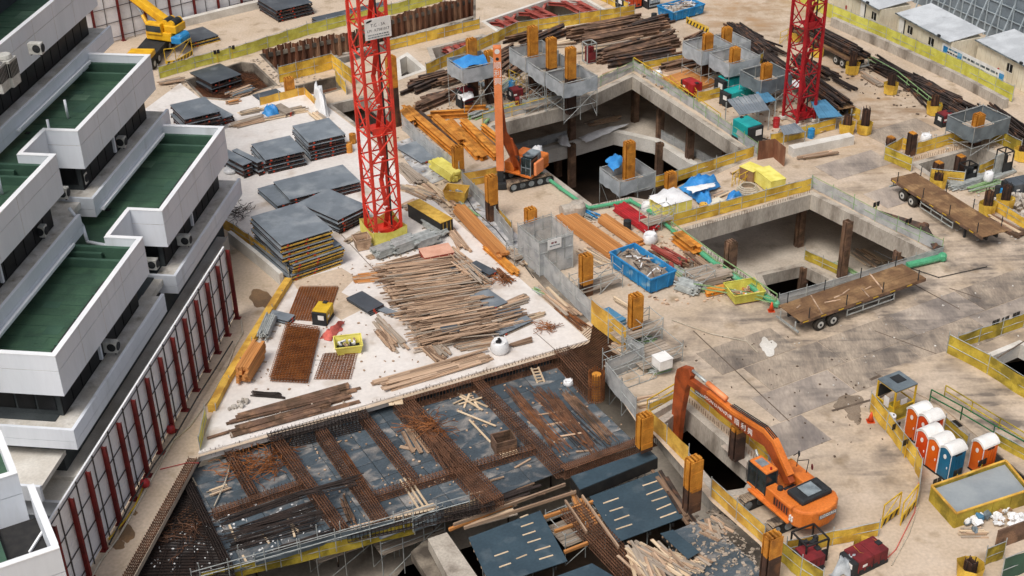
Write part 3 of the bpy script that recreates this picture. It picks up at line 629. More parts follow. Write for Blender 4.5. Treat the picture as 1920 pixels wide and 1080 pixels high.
def dashes(t, o, x, y, n_, L, h, m='machine_dark', th=.012):
    "a line of print too small to read: word-long marks"
    u = -L / 2; n = 0; z = x.cross(y)
    while u < L / 2:
        w_ = rnd.uniform(.5, 1.6) * h * 2; w_ = min(w_, L / 2 - u); c = o + x * (u + w_ / 2)
        if w_ > h * .4: piece('printed_word', m, t, c - x * w_ / 2, c + x * w_ / 2, th, h, up=y)
        u += w_ + h * .7
def fence(label, px, h=1.1, net='yellow_net', z=0., rail='galv', group='yellow safety barriers', pts=None, step=2.2, lean=.05, posth=.25, bottom=.04, name='safety_barrier', rails=True, cat='barrier'):
    pts = pts or pp(px, z); t = thing(name, label, cat, pts[0], 0, group, world=True)
    for a, b in zip(pts, pts[1:]):
        L = (b - a).length; n = max(1, round(L / step)); d = (b - a) / n; nn = V(-d.y, d.x, 0).normalized()
        for i in range(n):
            p = a + d * i; q = a + d * (i + 1); w = [jit(lean) for _ in range(12)]
            def fn(u, v, p=p, q=q, w=w):
                k = int(round(u * 3)); s = math.sin(math.pi * u)
                return p.lerp(q, u) + V(0, 0, bottom + (h + w[k] * .4 * s - .05 * s - bottom) * v) + nn * (w[k + 4] * s * (1 if v > .1 else 1.6) + w[8 + k % 4] * .5 * math.sin(3.1 * v))
            MB().sheet(fn, 3, 2).build('netting_panel', net, t)
            piece('post', rail, t, p, p + V(jit(.03), jit(.03), h + posth * (1 + jit(.5))), .06, .06, 'tube')
        if rails:
            piece('rail', rail, t, a + V(0, 0, h + .03), b + V(0, 0, h + .03), .05, .05, 'tube'); piece('rail', rail, t, a + V(0, 0, h * .5), b + V(0, 0, h * .5), .05, .05, 'tube')
    piece('post', rail, t, pts[-1], pts[-1] + V(0, 0, h + posth), .06, .06, 'tube')
    return t

def stanchion(label, x, y, ytop, w=.8, d=.62, split=.45, z=0., base=None, group='steel king posts', rz=None, top='post_orange', low='post_dark', cap=True):
    b = base if base is not None else at(x, y, z); zt = zto(b, ytop); b = V(b.x, b.y, z); rz = SITE if rz is None else rz
    t = thing('steel_column', label, 'column', b, rz, group); H = zt - z
    zs = H * split
    for (z0, z1, m) in ((0, zs, low), (zs, H, top)):
        if z1 - z0 < .05: continue
        for s in (-1, 1):
            pbox('flange', m, t, (0, s * d / 2, (z0 + z1) / 2), (w, .05, z1 - z0))
            pbox('web', m, t, (s * w * .28, 0, (z0 + z1) / 2), (.05, d - .06, z1 - z0))
            pbox('web', m, t, (s * w * .5, 0, (z0 + z1) / 2), (.06, d * .5, z1 - z0))
    for k in range(int(H / 1.1)):
        for s in (-1, 1): pbox('batten', top if k * 1.1 + .7 > zs else low, t, (0, s * (d / 2 + .035), .5 + k * 1.1), (w * .8, .02, .22))
    if cap:
        for s in (-1, 0, 1): pbox('cap_bar', top, t, (s * w * .3, 0, H + .04), (.1, d * .9, .08))
    return t

def basket(label, x, y, zr, w=3.4, d=3.0, h=1.15, net='tarp_grey', group='tarpaulin wrapped working platforms', rz=None, zg=0., column=None, sheet=None, leg=True):
    "scaffold platform round a column, screened with tarpaulin"
    c = at(x, y, zr); rz = SITE if rz is None else rz; t = thing('scaffold_platform', label, 'platform', V(c.x, c.y, zg), rz, group)
    zf = zr - h - zg; zt = zr - zg; X, Y = w / 2, d / 2
    pbox('platform_floor', 'plank_grey', t, (0, 0, zf), (w - .1, d - .1, .08))
    for (a, b) in (((-X, -Y), (X, -Y)), ((X, -Y), (X, Y)), ((X, Y), (-X, Y)), ((-X, Y), (-X, -Y))):
        A = V(*a, 0); Bq = V(*b, 0); nn = V(-(Bq - A).y, (Bq - A).x, 0).normalized(); ph = [jit(.09) for _ in range(30)]
        def fn(u, v, A=A, Bq=Bq, nn=nn, ph=ph):
            i = int(round(u * 6)); s = math.sin(math.pi * u) ** .5
            return A.lerp(Bq, u) + V(0, 0, zf - .22 + (h + .2 - .1 * s) * v + (ph[i + 14] if v < .1 else 0)) + nn * (ph[i] * s * (1.2 - v) - .05)
        MB().sheet(fn, 6, 4).build('tarpaulin_screen', net, t, smooth=True)
        piece('top_rail', 'galv', t, A + V(0, 0, zt), Bq + V(0, 0, zt), .07, .07, 'tube'); piece('ledger', 'galv', t, A + V(0, 0, zf - .1), Bq + V(0, 0, zf - .1), .06, .06, 'tube')
        if leg and zf > .8:
            piece('scaffold_brace', 'galv', t, A + V(0, 0, .1), Bq + V(0, 0, zf - .1), .05, .05, 'tube'); piece('ledger', 'galv', t, A + V(0, 0, zf * .5), Bq + V(0, 0, zf * .5), .05, .05, 'tube')
    if leg:
        for sx in (-1, 0, 1):
            for sy in (-1, 1): piece('scaffold_leg', 'galv', t, (sx * X, sy * Y, 0), (sx * X, sy * Y, zt + .1), .06, .06, 'tube')
    if sheet:
        ph = [jit(.25) for _ in range(64)]
        def fn(u, v): return V((u - .5) * w * .9 - .2, (v - .5) * d * .7 + .3, zt + .35 - 1.1 * abs(v - .5) - .5 * abs(u - .5) + ph[int(u * 6) * 7 + int(v * 6)] * .5)
        MB().sheet(fn, 6, 6).build('cover_sheet', sheet, t, smooth=True)
    if column: stanchion(column[0], 0, 0, column[1], base=V(c.x, c.y, 0) + (Matrix.Rotation(rz, 3, 'Z') @ V(*(column[2] if len(column) > 2 else (0, 0, 0)))), z=zg, split=column[3] if len(column) > 3 else .55, rz=rz)
    return t

PANEL = {}
def form_panel(label, F, ex, ey, L, W, th, sheet, edge, group, joist='form_joist'):
    "one table form: ply sheet on steel joists"
    t = thing('formwork_table', label, 'formwork', F, math.atan2(ex.y, ex.x), group)
    pbox('plywood_sheet', sheet, t, (L / 2, W / 2, th - .02), (L, W, .04))
    n = max(3, int(L / .62))
    for i in range(n): pbox('joist', joist, t, (.1 + i * (L - .2) / (n - 1), W / 2, (th - .04) * .68), (.07, W - .02, (th - .04) * .62))
    for y in (.03, W - .03): pbox('edge_rail', edge, t, (L / 2, y, th * .22), (L - .04, .06, th * .34))
    for i in range(max(1, int(L / 1.6))): pbox('clip', 'form_clip', t, (.5 + i * 1.5, -.02, th * .5), (.16, .05, .1))
    return t
def stack(where, F, Rp, Lp, ztop, n, sheet='form_grey', edge='form_joist', z0=.12, order='the {} formwork panel {}', slip=.12, inner=None):
    Fw, Rw, Lw = at(*F, ztop), at(*Rp, ztop), at(*Lp, ztop)
    ex = (Rw - Fw).normalized(); ey = V(-ex.y, ex.x, 0); L = (Rw - Fw).length; W = max(.8, (Lw - Fw).dot(ey)); th = (ztop - z0) / n
    for i in range(n):
        o = Fw + ex * (jit(slip) if i < n - 1 else 0) + ey * (jit(slip) if i < n - 1 else 0); o.z = z0 + i * th
        top = i == n - 1
        form_panel((['topmost', 'second', 'third', 'fourth', 'fifth', 'sixth'][n - 1 - i] + (' panel from the top ' if i < n - 1 else ' panel ') if i else 'bottom panel ') + where if n > 1 else where, o, ex, ey, L, W, th - .012, sheet, edge, 'formwork panels in stacks')
    return Fw, ex, ey, L, W

def planks(label, c, a, n, L, spread, layers=3, m='plank', z=.12, name='timber_pile', group='loose timber piles', w=.14, h=.06, fan=.08, cat='timber', kind='box', along=.35, ms=None, dz=None):
    "heap of loose boards: c centre, a run of the boards, spread across"
    t = thing(name, label, cat, V(c.x, c.y, z), a, group); dz = dz or h
    for i in range(n):
        lay = int(i * layers / n); u = jit(spread / 2) * (1 - .5 * lay / layers); f = jit(fan) + fan * 1.2 * u / max(spread, .1); l = L * rnd.uniform(.62, 1.08)
        cc = V(jit(along * L), u, h / 2 + lay * dz + rnd.random() * dz * .5); d = V(math.cos(f), math.sin(f), jit(.03)) * l / 2
        cc.z = max(cc.z, h * .5 + abs(d.z))
        piece({'box': 'board', 'tube': 'bar', 'ibeam': 'beam'}[kind], rnd.choice(ms) if ms else m, t, cc - d, cc + d, w * rnd.uniform(.8, 1.5) if kind == 'box' else w, h, kind)
    return t
def bundle(label, p, q, rows, cols, w, h, m, name='steel_beam_stack', group='stacked steel sections', cat='steel', kind='ibeam', z=0., gap=1.06, jl=.25, member='beam', skew=0., sleepers=True, twist=.0):
    "neat stack of long members laid from p to q"
    t = thing(name, label, cat, V(p.x, p.y, z), 0, group, world=True); d = (q - p).normalized(); nn = V(-d.y, d.x, 0); zb = z
    p = V(p.x, p.y, z); q = V(q.x, q.y, z)
    if sleepers:
        zb = z + .08
        for f in (.15, .5, .85): c = p.lerp(q, f); piece('sleeper', 'plank_grey', t, c - nn * .15 + V(0, 0, .04), c + nn * (cols * w * gap + .1) + V(0, 0, .04), .1, .08)
    for r in range(rows):
        for k in range(cols - (r if skew else 0)):
            o = nn * ((k + .5 * (r if skew else 0) + .5) * w * gap) + V(0, 0, zb - 0 + (r + .5) * h); tw = nn * jit(twist)
            piece(member, m, t, p + o - d * jit(jl) - tw, q + o + d * jit(jl) + tw, w, h, kind)
    return t
def rebar_mat(label, corners, z, sp=.2, m='rebar_bright', layers=3, r=.02, group='rebar mats', dz=.06, name='rebar_mat'):
    "flat welded mats of bars, stacked"
    a, b, c, d = [V(p.x, p.y, z) for p in corners]; t = thing(name, label, 'rebar', a, 0, group, world=True)
    for l in range(layers):
        mb = MB(); zz = V(jit(.1), jit(.1), l * dz + r)
        n1 = int((b - a).length / sp); n2 = int((d - a).length / sp)
        for i in range(n1 + 1): u = i / n1; mb.tube(a.lerp(b, u) + zz, d.lerp(c, u) + zz, r, 3, cap=False)
        for i in range(n2 + 1): u = i / n2; mb.tube(a.lerp(d, u) + zz + V(0, 0, 2 * r), b.lerp(c, u) + zz + V(0, 0, 2 * r), r, 3, cap=False)
        tag(mb.build('bar_grid', m, t), kind='stuff')
    return t
def cage(label, p, q, w, h, m='rebar', sp=.22, group='rebar beam cages', nb=5, r=.024):
    "beam cage: long bars with stirrups"
    t = thing('rebar_cage', label, 'rebar', p, 0, group, world=True); d = (q - p).normalized(); nn = V(-d.y, d.x, 0)
    for i in range(nb):
        o = nn * (-w / 2 + w * i / (nb - 1))
        piece('long_bar', m, t, p + o + V(0, 0, h), q + o + V(0, 0, h), r * 2.4, r * 2.4, 'tube'); piece('long_bar', m, t, p + o + V(0, 0, .05), q + o + V(0, 0, .05), r * 2.4, r * 2.4, 'tube')
    mb = MB(); n = int((q - p).length / sp)
    for i in range(n + 1):
        c = p.lerp(q, i / n); A = c - nn * w / 2; Bq = c + nn * w / 2; U = V(0, 0, h + .03); D = V(0, 0, .03)
        for a, b in ((A + D, A + U + V(0, 0, .12)), (Bq + D, Bq + U + V(0, 0, .12)), (A + U, Bq + U), (A + D, Bq + D)): mb.tube(a, b, r, 3, cap=False)
    tag(mb.build('stirrups', m, t), kind='stuff'); return t
def tarp(label, px, z, m, name='tarpaulin', h=.5, nu=8, nv=6, cat='tarpaulin', group=None, fold=.3):
    "crumpled sheet over a quad"
    a, b, c, d = pp(px, z); t = [jit(fold) for _ in range(400)]
    def fn(u, v):
        p = a.lerp(b, u).lerp(d.lerp(c, u), v); e = min(1, 4 * u * (1 - u) * 4 * v * (1 - v) * 2)
        k = int(u * nu) * 17 + int(v * nv); return p + V(t[k], t[k + 3], 0) * .35 + V(0, 0, .02 + h * e * (.6 + .9 * abs(t[k + 7]) / max(fold, .01)))
    o = MB().sheet(fn, nu, nv); c0 = (a + c) / 2
    r = thing(name, label, cat, V(c0.x, c0.y, z), 0, group, world=True); o.build('sheet', m, r, smooth=True); return r
# ---------------------------------------------------------------- tower cranes
def tower(label, px, side, H, m, z0, sign=None, wrap=None):
    c0 = at(*px, z0); o = c0 + SX * side / 2 + SY * side / 2; t = thing('tower_crane', label, 'crane', o, SITE, 'tower cranes'); s = side / 2
    cs = [(-s, -s), (s, -s), (s, s), (-s, s)]
    for x, y in cs:
        piece('leg', m, t, (x, y, 0), (x, y, H), .2, .2); pbox('base_shoe', 'concrete_pale', t, (x, y, .12), (.5, .5, .24))
    st = 2.05; n = int(H / st)
    for k in range(n):
        z = .5 + k * st
        for i in range(4):
            a = V(*cs[i], z); b = V(*cs[(i + 1) % 4], z)
            piece('ring_bar', m, t, a, b, .09, .09)
            hi = V(0, 0, st)
            piece('brace', m, t, a if k % 2 else b, (b if k % 2 else a) + hi, .08, .08)
            piece('brace', m, t, a.lerp(b, .5), (a if k % 2 else b) + hi * .5, .06, .06)
        if k % 4 == 0:
            p = pbox('landing', m, t, (.25, .2, z + .05), (side - .7, side - .5, .05)); pbox('landing_board', m, t, (s - .1, 0, z + .35), (.04, side - .3, .55)); pbox('landing_board', m, t, (.1, -s + .1, z + .3), (side - .5, .04, .5))
        piece('ladder', m, t, (.3, .35 - .5 * (k % 2), z), (.3, .5 - .9 * ((k + 1) % 2), z + st), .34, .07)
    b = MB(); b.path([V(.55, -.3, 0), V(.6, -.35, H * .3), V(.5, -.3, H * .6), V(.55, -.35, H)], .07, 6); b.build('power_cable', 'cable', t)
    if wrap:
        for i in range(4):
            a = V(*cs[i], 0) * 1.35; bq = V(*cs[(i + 1) % 4], 0) * 1.35; nn = V((bq - a).y, -(bq - a).x, 0).normalized(); ph = [jit(.12) for _ in range(9)]
            MB().sheet(lambda u, v: a.lerp(bq, u) + V(0, 0, 1.25 * v + ph[int(u * 5)] * .6 * v - .25 * v * math.sin(math.pi * u)) + nn * (ph[int(u * 5) + 3] * (1 - v)), 5, 3).build('wrap_netting', wrap, t, smooth=True)
    if sign:
        zt, zb = zto(o - SY * s, sign[0]), zto(o - SY * s, sign[1]); zc = (zt + zb) / 2; h = zt - zb
        y = -s - .16; bd = pbox('sign_board', 'white_paint', t, (.25, y, zc), (side * .98, .04, h))
        def ln(tx, z, size, x=.25): text(tx, size, 'machine_dark', 'lettering', t, basis(V(1, 0, 0), V(0, 0, 1), V(0, -1, 0), V(x, y - .022, zc + z * h)))
        ln('T.C. : 3A', .16, .3); ln('LM : K7581017', -.08, .27)
        for zz in (-.28, -.4): dashes(t, V(.25, y - .03, zc + zz * h), V(1, 0, 0), V(0, 0, 1), 6, side * .8, .07, 'machine_grey')
        mb = MB(); mb.lathe((0, 0, 0), [(.24, 0), (.24, .01)], 16); e = mb.build('emblem', 'machine_dark', t); e.matrix_local = Matrix.Translation(V(-.4, y - .022, zc + .38 * h)) @ Matrix.Rotation(R(90), 4, 'X') @ Matrix.Rotation(R(14), 4, 'Z') @ Matrix.Diagonal((1, .3, 1, 1))
    return t
tower('bright red tower crane mast with white sign, wrapped yellow at its foot', (708, 459), 2.0, 34, 'crane_red', .12, sign=(36, 75), wrap='lemon')
tower('crimson tower crane mast standing among teal generators', (1494, 236), 1.9, 30, 'crane_crimson', .1)
# ---------------------------------------------------------------- barriers
F = fence
F('lime netting barrier along the far edge of the sheet pile trench', [(300,148),(367,128),(464,103),(578,66),(650,48),(735,28),(830,3)], 1.2, 'lime_net')
F('yellow netting barrier in front of the trench, left of the red crane', [(524,156),(624,130),(662,160)], 1.6)
F('short yellow netting barrier inside the brown pit beside the red crane', [(630,152),(650,178)], 1.2)
F('yellow barrier in front of the trench, right of the red crane', [(727,96),(800,78),(900,54)], 1.1)
F('long yellow barrier in front of the pit with red struts', [(800,142),(900,95),(970,63),(1163,34),(1190,30)], 1.2)
F('yellow barrier at the top, right of the pit with red struts', [(1120,-2),(1178,26)], 1.2)
F('yellow board fence behind the pallet of brown planks', [(1206,133),(1296,115)], .9)
F('yellow board fence right of the red generator', [(1307,192),(1352,182)], 1.0)
F('small yellow board fence behind the slate wrapped platform', [(1409,127),(1430,118)], 1.0)
F('yellow barrier in front of the crimson crane and teal generators', [(1443,274),(1510,258),(1566,243)], 1.1)
F('yellow barrier between the crimson crane and the rebar trailer', [(1553,192),(1612,228)], 1.1)
F('yellow barrier along the back of the platform with blue sheets', [(1228,352),(1270,341),(1413,294)], 1.0)
F('yellow barrier along the front of the platform with blue sheets', [(1262,426),(1390,392),(1520,357)], 1.1, 'yellow_net')
F('lime netting barrier in front of the site cabins', [(1470,-12),(1560,36),(1660,78),(1800,142),(1897,192)], 1.5, 'lime_net')
F('yellow barrier at the left corner of the right hand pit', [(1657,300),(1708,322)], 1.2, 'olive_net')
F('yellow barrier behind the right hand pit', [(1657,298),(1690,280),(1717,290),(1822,260)], 1.1)
F('olive barrier on the right of the right hand pit', [(1846,256),(1912,290)], 1.2, 'olive_net')
F('yellow board barrier in front of the right hand pit', [(1742,342),(1806,349)], 1.2)
F('short yellow barrier between two black cages', [(1832,331),(1862,318)], 1.0)
F('yellow board barrier beside the rubble heap', [(1850,388),(1925,432)], .9)
F('long olive barrier left of the pit at the right edge', [(1774,664),(1850,704),(1925,752)], 1.5, 'olive_net')
F('yellow barrier behind the pit at the right edge', [(1792,657),(1918,614)], 1.1, 'olive_net')
F('yellow barrier behind the red generators at the bottom', [(1473,1042),(1560,1023),(1646,1006)], 1.0)
F('curved yellow barrier between the deck and the portable toilets', [(1630,772),(1661,810),(1690,849),(1714,879),(1724,900),(1718,950)], 1.4)
F('yellow board fence on the pit edge, upper stretch', [(1214,798),(1250,832),(1290,872)], 1.3, 'ply_yellow', rails=False, lean=.02)
F('yellow board fence on the pit edge beside the orange excavator', [(1333,932),(1380,975),(1432,1022)], 1.3, 'ply_yellow', lean=.03)
F('olive netting fence in the bottom right of the formwork', [(1455,1048),(1500,1085),(1540,1110)], 1.4, 'olive_net')
F('yellow board fence along the slab below the tall panel stack', [(413,424),(470,462),(536,512),(544,530)], 1.0, 'ply_yellow')
F('thin rail fence between the slab and the path', [(548,532),(531,558),(474,652),(431,722),(406,774)], .5, 'ply_yellow', lean=.02, rails=False)
F('short yellow board fence at the end of the path', [(388,788),(376,848)], 1.0, 'lemon')
F('yellow board fence next to the orange steel beams', [(870,352),(940,338)], 1.3, 'ply_yellow', lean=.02)
F('yellow board fence along the walkway by the orange columns', [(866,345),(925,400),(960,440)], 1.0, 'ply_yellow', lean=.02)
F('yellow board fence by the blue tarpaulin heap on the slab', [(488,200),(560,182),(572,180),(610,218)], .9, 'ply_yellow', lean=.02, rails=False)
gk = dict(net='grey_net', group='grey netting barriers')
F('grey netting barrier between the red crane and the orange beams', [(755,245),(800,288),(862,338)], 1.5, **gk)
F('grey netting barrier along the walkway', [(868,352),(915,400),(962,462)], 1.3, **gk)
F('grey netting barrier along the gap beside the pale slab', [(988,486),(1050,548),(1108,606)], 1.7, **gk)
F('bright yellow sheet on the railing beside the blue cover', [(1108,606),(1140,632),(1174,662)], 1.9, 'ply_yellow')
F('grey netting barrier turning by the scaffold', [(1174,662),(1206,682)], 1.4, **gk)
F('grey netting barrier across the rebar deck end', [(1206,684),(1139,712)], 1.4, **gk)
F('grey netting barrier above the brown rebar bundles', [(1135,716),(1164,752),(1192,787)], 1.5, **gk)
F('grey netting on the railing of the big left pit edge', [(1063,192),(1187,134)], 1.0, rail='rail_green', **gk)
F('grey netting on the railing right of the big pit', [(1187,132),(1300,205),(1420,290)], 1.0, rail='rail_green', **gk)
F('grey netting on the railing along the right of the square pit', [(1522,352),(1640,415),(1765,474)], 1.0, rail='rail_green', **gk)
F('grey netting on the railing in front of the parked trailer', [(1460,572),(1610,530),(1766,482)], .8, **gk)
F('yellow green railing netting at the left corner of the big pit', [(905,232),(960,218),(1060,192)], .9, 'grey_net', rail='yellow_paint', group='grey netting barriers')
# tall screened enclosure
def enclosure():
    P = pp([(1012,520),(1074,502),(1034,466),(972,486)]); t = thing('netting_enclosure', 'tall grey netting enclosure with a white notice on scaffold poles', 'enclosure', P[0], 0, None, world=True)
    Ht = zto(P[0], 457)
    for i in range(4):
        a, b = P[i], P[(i + 1) % 4]; n = 4; nn = V(-(b - a).y, (b - a).x, 0).normalized(); ph = [jit(.1) for _ in range(20)]
        for k in range(2):
            MB().sheet(lambda u, v: a.lerp(b, (k + u) / 2) + V(0, 0, .1 + (Ht - .1) * v) + nn * (ph[int(u * 4) + int(v * 4)] * math.sin(math.pi * u)), 4, 4).build('netting_panel', 'grey_net', t, smooth=True)
        for k in range(n): p = a.lerp(b, k / n); piece('pole', 'galv', t, p, p + V(0, 0, Ht + .3), .06, .06, 'tube')
        for z in (.9, 1.9, 2.9, Ht): piece('rail', 'galv', t, a + V(0, 0, z), b + V(0, 0, z), .05, .05, 'tube')
    d = (P[1] - P[0]).normalized(); nn = V(d.y, -d.x, 0); c = P[0].lerp(P[1], .42) + V(0, 0, Ht - .25) + nn * .14
    piece('notice_board', 'white_paint', t, c - d * .55, c + d * .55, .04, .8)
    dashes(t, c + nn * .03 + UZ * .12, d, UZ, 3, .55, .12, 'red_dark'); dashes(t, c + nn * .03 - UZ * .12, d, UZ, 4, .8, .08, 'machine_grey')
enclosure()
# ---------------------------------------------------------------- king posts
S = stanchion
for lab, x, y, yt, sp in (('tall dark king post just right of the red crane', 741, 236, 106, .58), ('orange king post in front of the orange beam pile', 860, 333, 275, .3), ('orange king post left of the excavator with the raised arm', 923, 413, 330, .45),
      ('short orange king post behind the grey enclosure', 995, 420, 391, .1), ('tall king post left of the raised excavator arm', 920, 192, 96, .6), ('orange king post right of the tall grey enclosure', 1098, 552, 478, .3), ('orange king post beside the blue skip', 1190, 636, 553, .3),
      ('orange king post at the corner of the rebar deck', 1207, 842, 778, .1), ('orange king post in the gap by the yellow pit fence', 1296, 955, 860, .45), ('rusty king post cut by the bottom edge', 1441, 1092, 1003, .6),
      ('short orange king post at the white sheeted crate', 1257, 352, 324, .0), ('rusty king post left of the brown pit', 545, 182, 146, .1)):
    S(lab, x, y, yt, split=sp)
S('weathered king post on the edge of the square pit', 1368, 502, 453, split=.3, top='steel_brown', w=.7)
S('king post standing in the beam above the excavator pit', 1380, 858, 800, split=.9, low='post_dark', w=.7)
S('rusty stub post behind the orange excavator', 1480, 910, 868, split=.9, w=.5)
S('dark stub post behind the right hand pit', 1668, 283, 258, split=1., w=.5); S('tall dark post beside the right hand pit', 1706, 290, 250, split=1., w=.5)
S('dark post in front of the right hand pit', 1756, 336, 305, split=1., w=.55); S('dark post inside the right hand pit', 1796, 332, 293, split=1., w=.6)
# posts down in the pits
for i, (x, y, z, yt, lab) in enumerate(((1497, 461, ZB, 384, 'rusty post in the square pit near its back beam'), (1578, 520, ZB, 414, 'rusty leaning post in the square pit, right hand side'), (1672, 566, ZB, 470, 'rusty post in the square pit behind the trailer'),
       (1072, 262, ZB, 200, 'rusty post under the left corner of the big pit'), (1237, 258, ZB, 195, 'rusty post on the right ledge of the big pit'), (1292, 300, ZB, 232, 'second rusty post on the right ledge of the big pit'), (1190, 228, ZB, 172, 'rusty post deep under the far deck of the big pit'),
       (1072, 350, ZP + 2, 270, 'rusty post standing at the bottom of the big pit, left'), (1046, 330, ZP + 2, 284, 'short rusty post in the dark of the big pit'), (1234, 350, ZP + 2, 268, 'rusty post standing at the bottom of the big pit, right'), (1500, 580, ZP + 2, 500, 'rusty post inside the lower opening of the square pit'),
       (1360, 310, ZB, 270, 'rusty post near the right corner of the big pit'))):
    S(lab, x, y, yt, z=z, split=1., w=.62, d=.5, low='steel_brown', group='posts in the pits', cap=False)
# ---------------------------------------------------------------- wrapped platforms
K = basket
K('grey wrapped platform round a king post, farthest of three by the big pit', 1001, 92, 4.2, column=('king post rising from the farthest grey platform', 50, (0, .2, 0)))
K('grey wrapped platform round a king post, middle of three by the big pit', 1036, 118, 3.8, column=('king post rising from the middle grey platform', 72, (0, .2, 0)))
K('grey wrapped platform round a king post, nearest the big pit', 1072, 139, 3.8, column=('king post rising from the grey platform nearest the big pit', 90, (0, .2, 0)))
K('grey wrapped platform by the black cable heap, on the left', 1327, 80, 3.6, column=('orange post in the left platform by the black heap', 64))
K('grey wrapped platform by the black cable heap, at the back', 1362, 74, 3.0, column=('brown post in the back platform by the black heap', 52))
K('grey wrapped platform by the black cable heap, in the middle', 1378, 102, 3.4, column=('orange post in the middle platform by the black heap', 90))
K('slate wrapped platform left of the crimson crane', 1437, 134, 3.2, net='tarp_slate', column=('orange post in the slate platform by the crimson crane', 120))
K('grey wrapped platform standing in the big pit with a blue cover', 1177, 318, .6, zg=-9.5, net='tarp_grey', column=('double king post rising out of the big pit', 266, (.3, .3, 0), .7))
K('dark grey wrapped platform at the right edge', 1836, 218, 2.6, w=4.0, net='tarp_slate', column=('short brown post in the dark grey platform', 214))
K('platform with yellow board top and blue sheet left of the raised arm', 885, 112, 4.6, net='tarp_grey', sheet='tarp_blue', column=('brown post behind the blue sheet on a platform', 73, (.6, 1.2, 0)))
tarp('small blue cover on the platform in the big pit', [(1133,300),(1158,292),(1172,300),(1150,322)], .9, 'tarp_blue', h=.3)
# ---------------------------------------------------------------- formwork stacks
T = stack
T('in the stack behind the white terrace', (345.6, 224), (413, 208), (321, 195.5), 1.9, 4)
T('lying low right of the stack behind the white terrace', (411, 224), (438, 215), (399, 193), .8, 2)
T('in the narrow outermost stack above the middle terrace', (455, 310), (473, 303), (430, 278), 1.35, 3, 'form_grey')
T('in the very narrow stack next to the outermost', (482, 305), (492, 301), (456, 273), 1.35, 3)
T('in the wide stack with black end holes on the slab', (497, 300), (571, 283), (470, 270), 1.45, 4)
T('in the tall stack nearest the brown pit', (578, 267), (648, 251), (550, 235), 1.9, 6)
T('in the broad low stack left of the red crane', (543, 374), (676, 340), (510, 341), 1.0, 3)
T('in the small stack tucked before the broad low stack', (520, 386), (560, 374), (493, 350), .6, 2)
T('in the stack touching the red crane', (633, 413), (690, 385), (590, 365), 1.4, 5)
T('in the yellow edged lower tier of the tallest stack', (543, 491), (640, 458), (480, 425), 1.75, 6, 'form_grey', 'form_edge', slip=.2)
T('in the upper tier of the tallest stack by the fence', (527, 460), (624, 430), (473, 405), 3.1, 4, 'form_grey', 'form_edge', z0=1.76)
T('lying on the red brown bed', (395.5, 157), (453, 139), (367, 132), .2, 2, 'form_dark', z0=-.9)
T('in the flat stack behind the mobile crane', (358, 80), (410, 66), (332, 62), .6, 2, 'form_dark', 'form_edge', z0=0)
T('lying beside the lime barrier behind the red crane', (603, 45), (738, 14), (582, 33), .6, 2, 'form_dark', z0=0)
T('in the black stack at the top edge', (518, 20), (586, 4), (512, -8), 1.3, 4, 'form_dark', z0=0)
# ---------------------------------------------------------------- machines and vehicles
def wheel(t, x, y, r, w=.28, rim='ac_white', axis='y'):
    a = V(0, w / 2, 0) if axis == 'y' else V(w / 2, 0, 0); c = V(x, y, r)
    ty = MB().tube(c - a, c + a, r, 20).build('wheel', 'rubber', t, bevel=.04)
    for s in (-1, 1):
        MB().tube(c + a * s * .9, c + a * s * 1.04, r * .55, 16).build('rim', rim, ty); MB().tube(c + a * s * 1.0, c + a * s * 1.25, r * .2, 10).build('hub', 'machine_dark', ty)
    return ty
def track(t, c, a, L=4.3, w=.62, h=.9):
    "crawler track along local angle a"
    e = V(math.cos(a), math.sin(a), 0); n = V(-e.y, e.x, 0); c = Vector(c); r = h / 2; prof = []
    for k in range(9): th = R(90 + 180 * k / 8); prof.append((-L / 2 + r + r * math.cos(th), r + r * math.sin(th)))
    for k in range(9): th = R(-90 + 180 * k / 8); prof.append((L / 2 - r + r * math.cos(th), r + r * math.sin(th)))
    m = MB(); k = len(prof)
    vs = [c + e * x + n * s * w / 2 * .7 + UZ * z * .9 + UZ * .04 for s in (-1, 1) for x, z in prof]
    m.add(vs, [(i, (i + 1) % k, k + (i + 1) % k, k + i) for i in range(k)] + [tuple(range(k)), tuple(range(2 * k - 1, k - 1, -1))])
    b = m.build('crawler_track', 'machine_dark', t)
    N = int(L / .22)
    for i in range(N):
        x = -L / 2 + r * .7 + (L - r * 1.4) * i / (N - 1); p = c + e * x + UZ * (h - .02)
        piece('track_shoe', 'track', b, p - n * w / 2, p + n * w / 2, (L - r * 1.4) / (N - 1) * .84, .05)
    for s in (-1, 1):
        for i in range(5):
            th = R(65 - i * 32); p = c + e * s * (L / 2 - r) + V(0, 0, r) + (e * s * math.cos(th) + UZ * math.sin(th)) * r
            o = piece('track_shoe', 'track', b, p - n * w / 2, p + n * w / 2, .2, .05, up=(e * s * math.cos(th) + UZ * math.sin(th)))
    for i in range(5):
        q = c + e * (-L / 2 + r + (L - 2 * r) * i / 4) + UZ * r
        MB().tube(q - n * w * .42, q + n * w * .42, r * .62, 10).build('roller', 'machine_grey', b)
    return b
def slab_poly(t, nm, m, pts, n, th, bevel=.03):
    "plate of thickness th cut to an outline lying in one upright plane"
    k = len(pts); mb = MB(); mb.add([p - n * th / 2 for p in pts] + [p + n * th / 2 for p in pts], [tuple(range(k)), tuple(range(2 * k - 1, k - 1, -1))] + [((i + 1) % k, i, k + i, k + (i + 1) % k) for i in range(k)])
    o = mb.build(nm, m, t)
    bm = bmesh.new(); bm.from_mesh(o.data); bmesh.ops.recalc_face_normals(bm, faces=bm.faces); bm.to_mesh(o.data); bm.free()
    if bevel: md = o.modifiers.new('b', 'BEVEL'); md.width = bevel; md.segments = 2; md.limit_method = 'ANGLE'
    return o
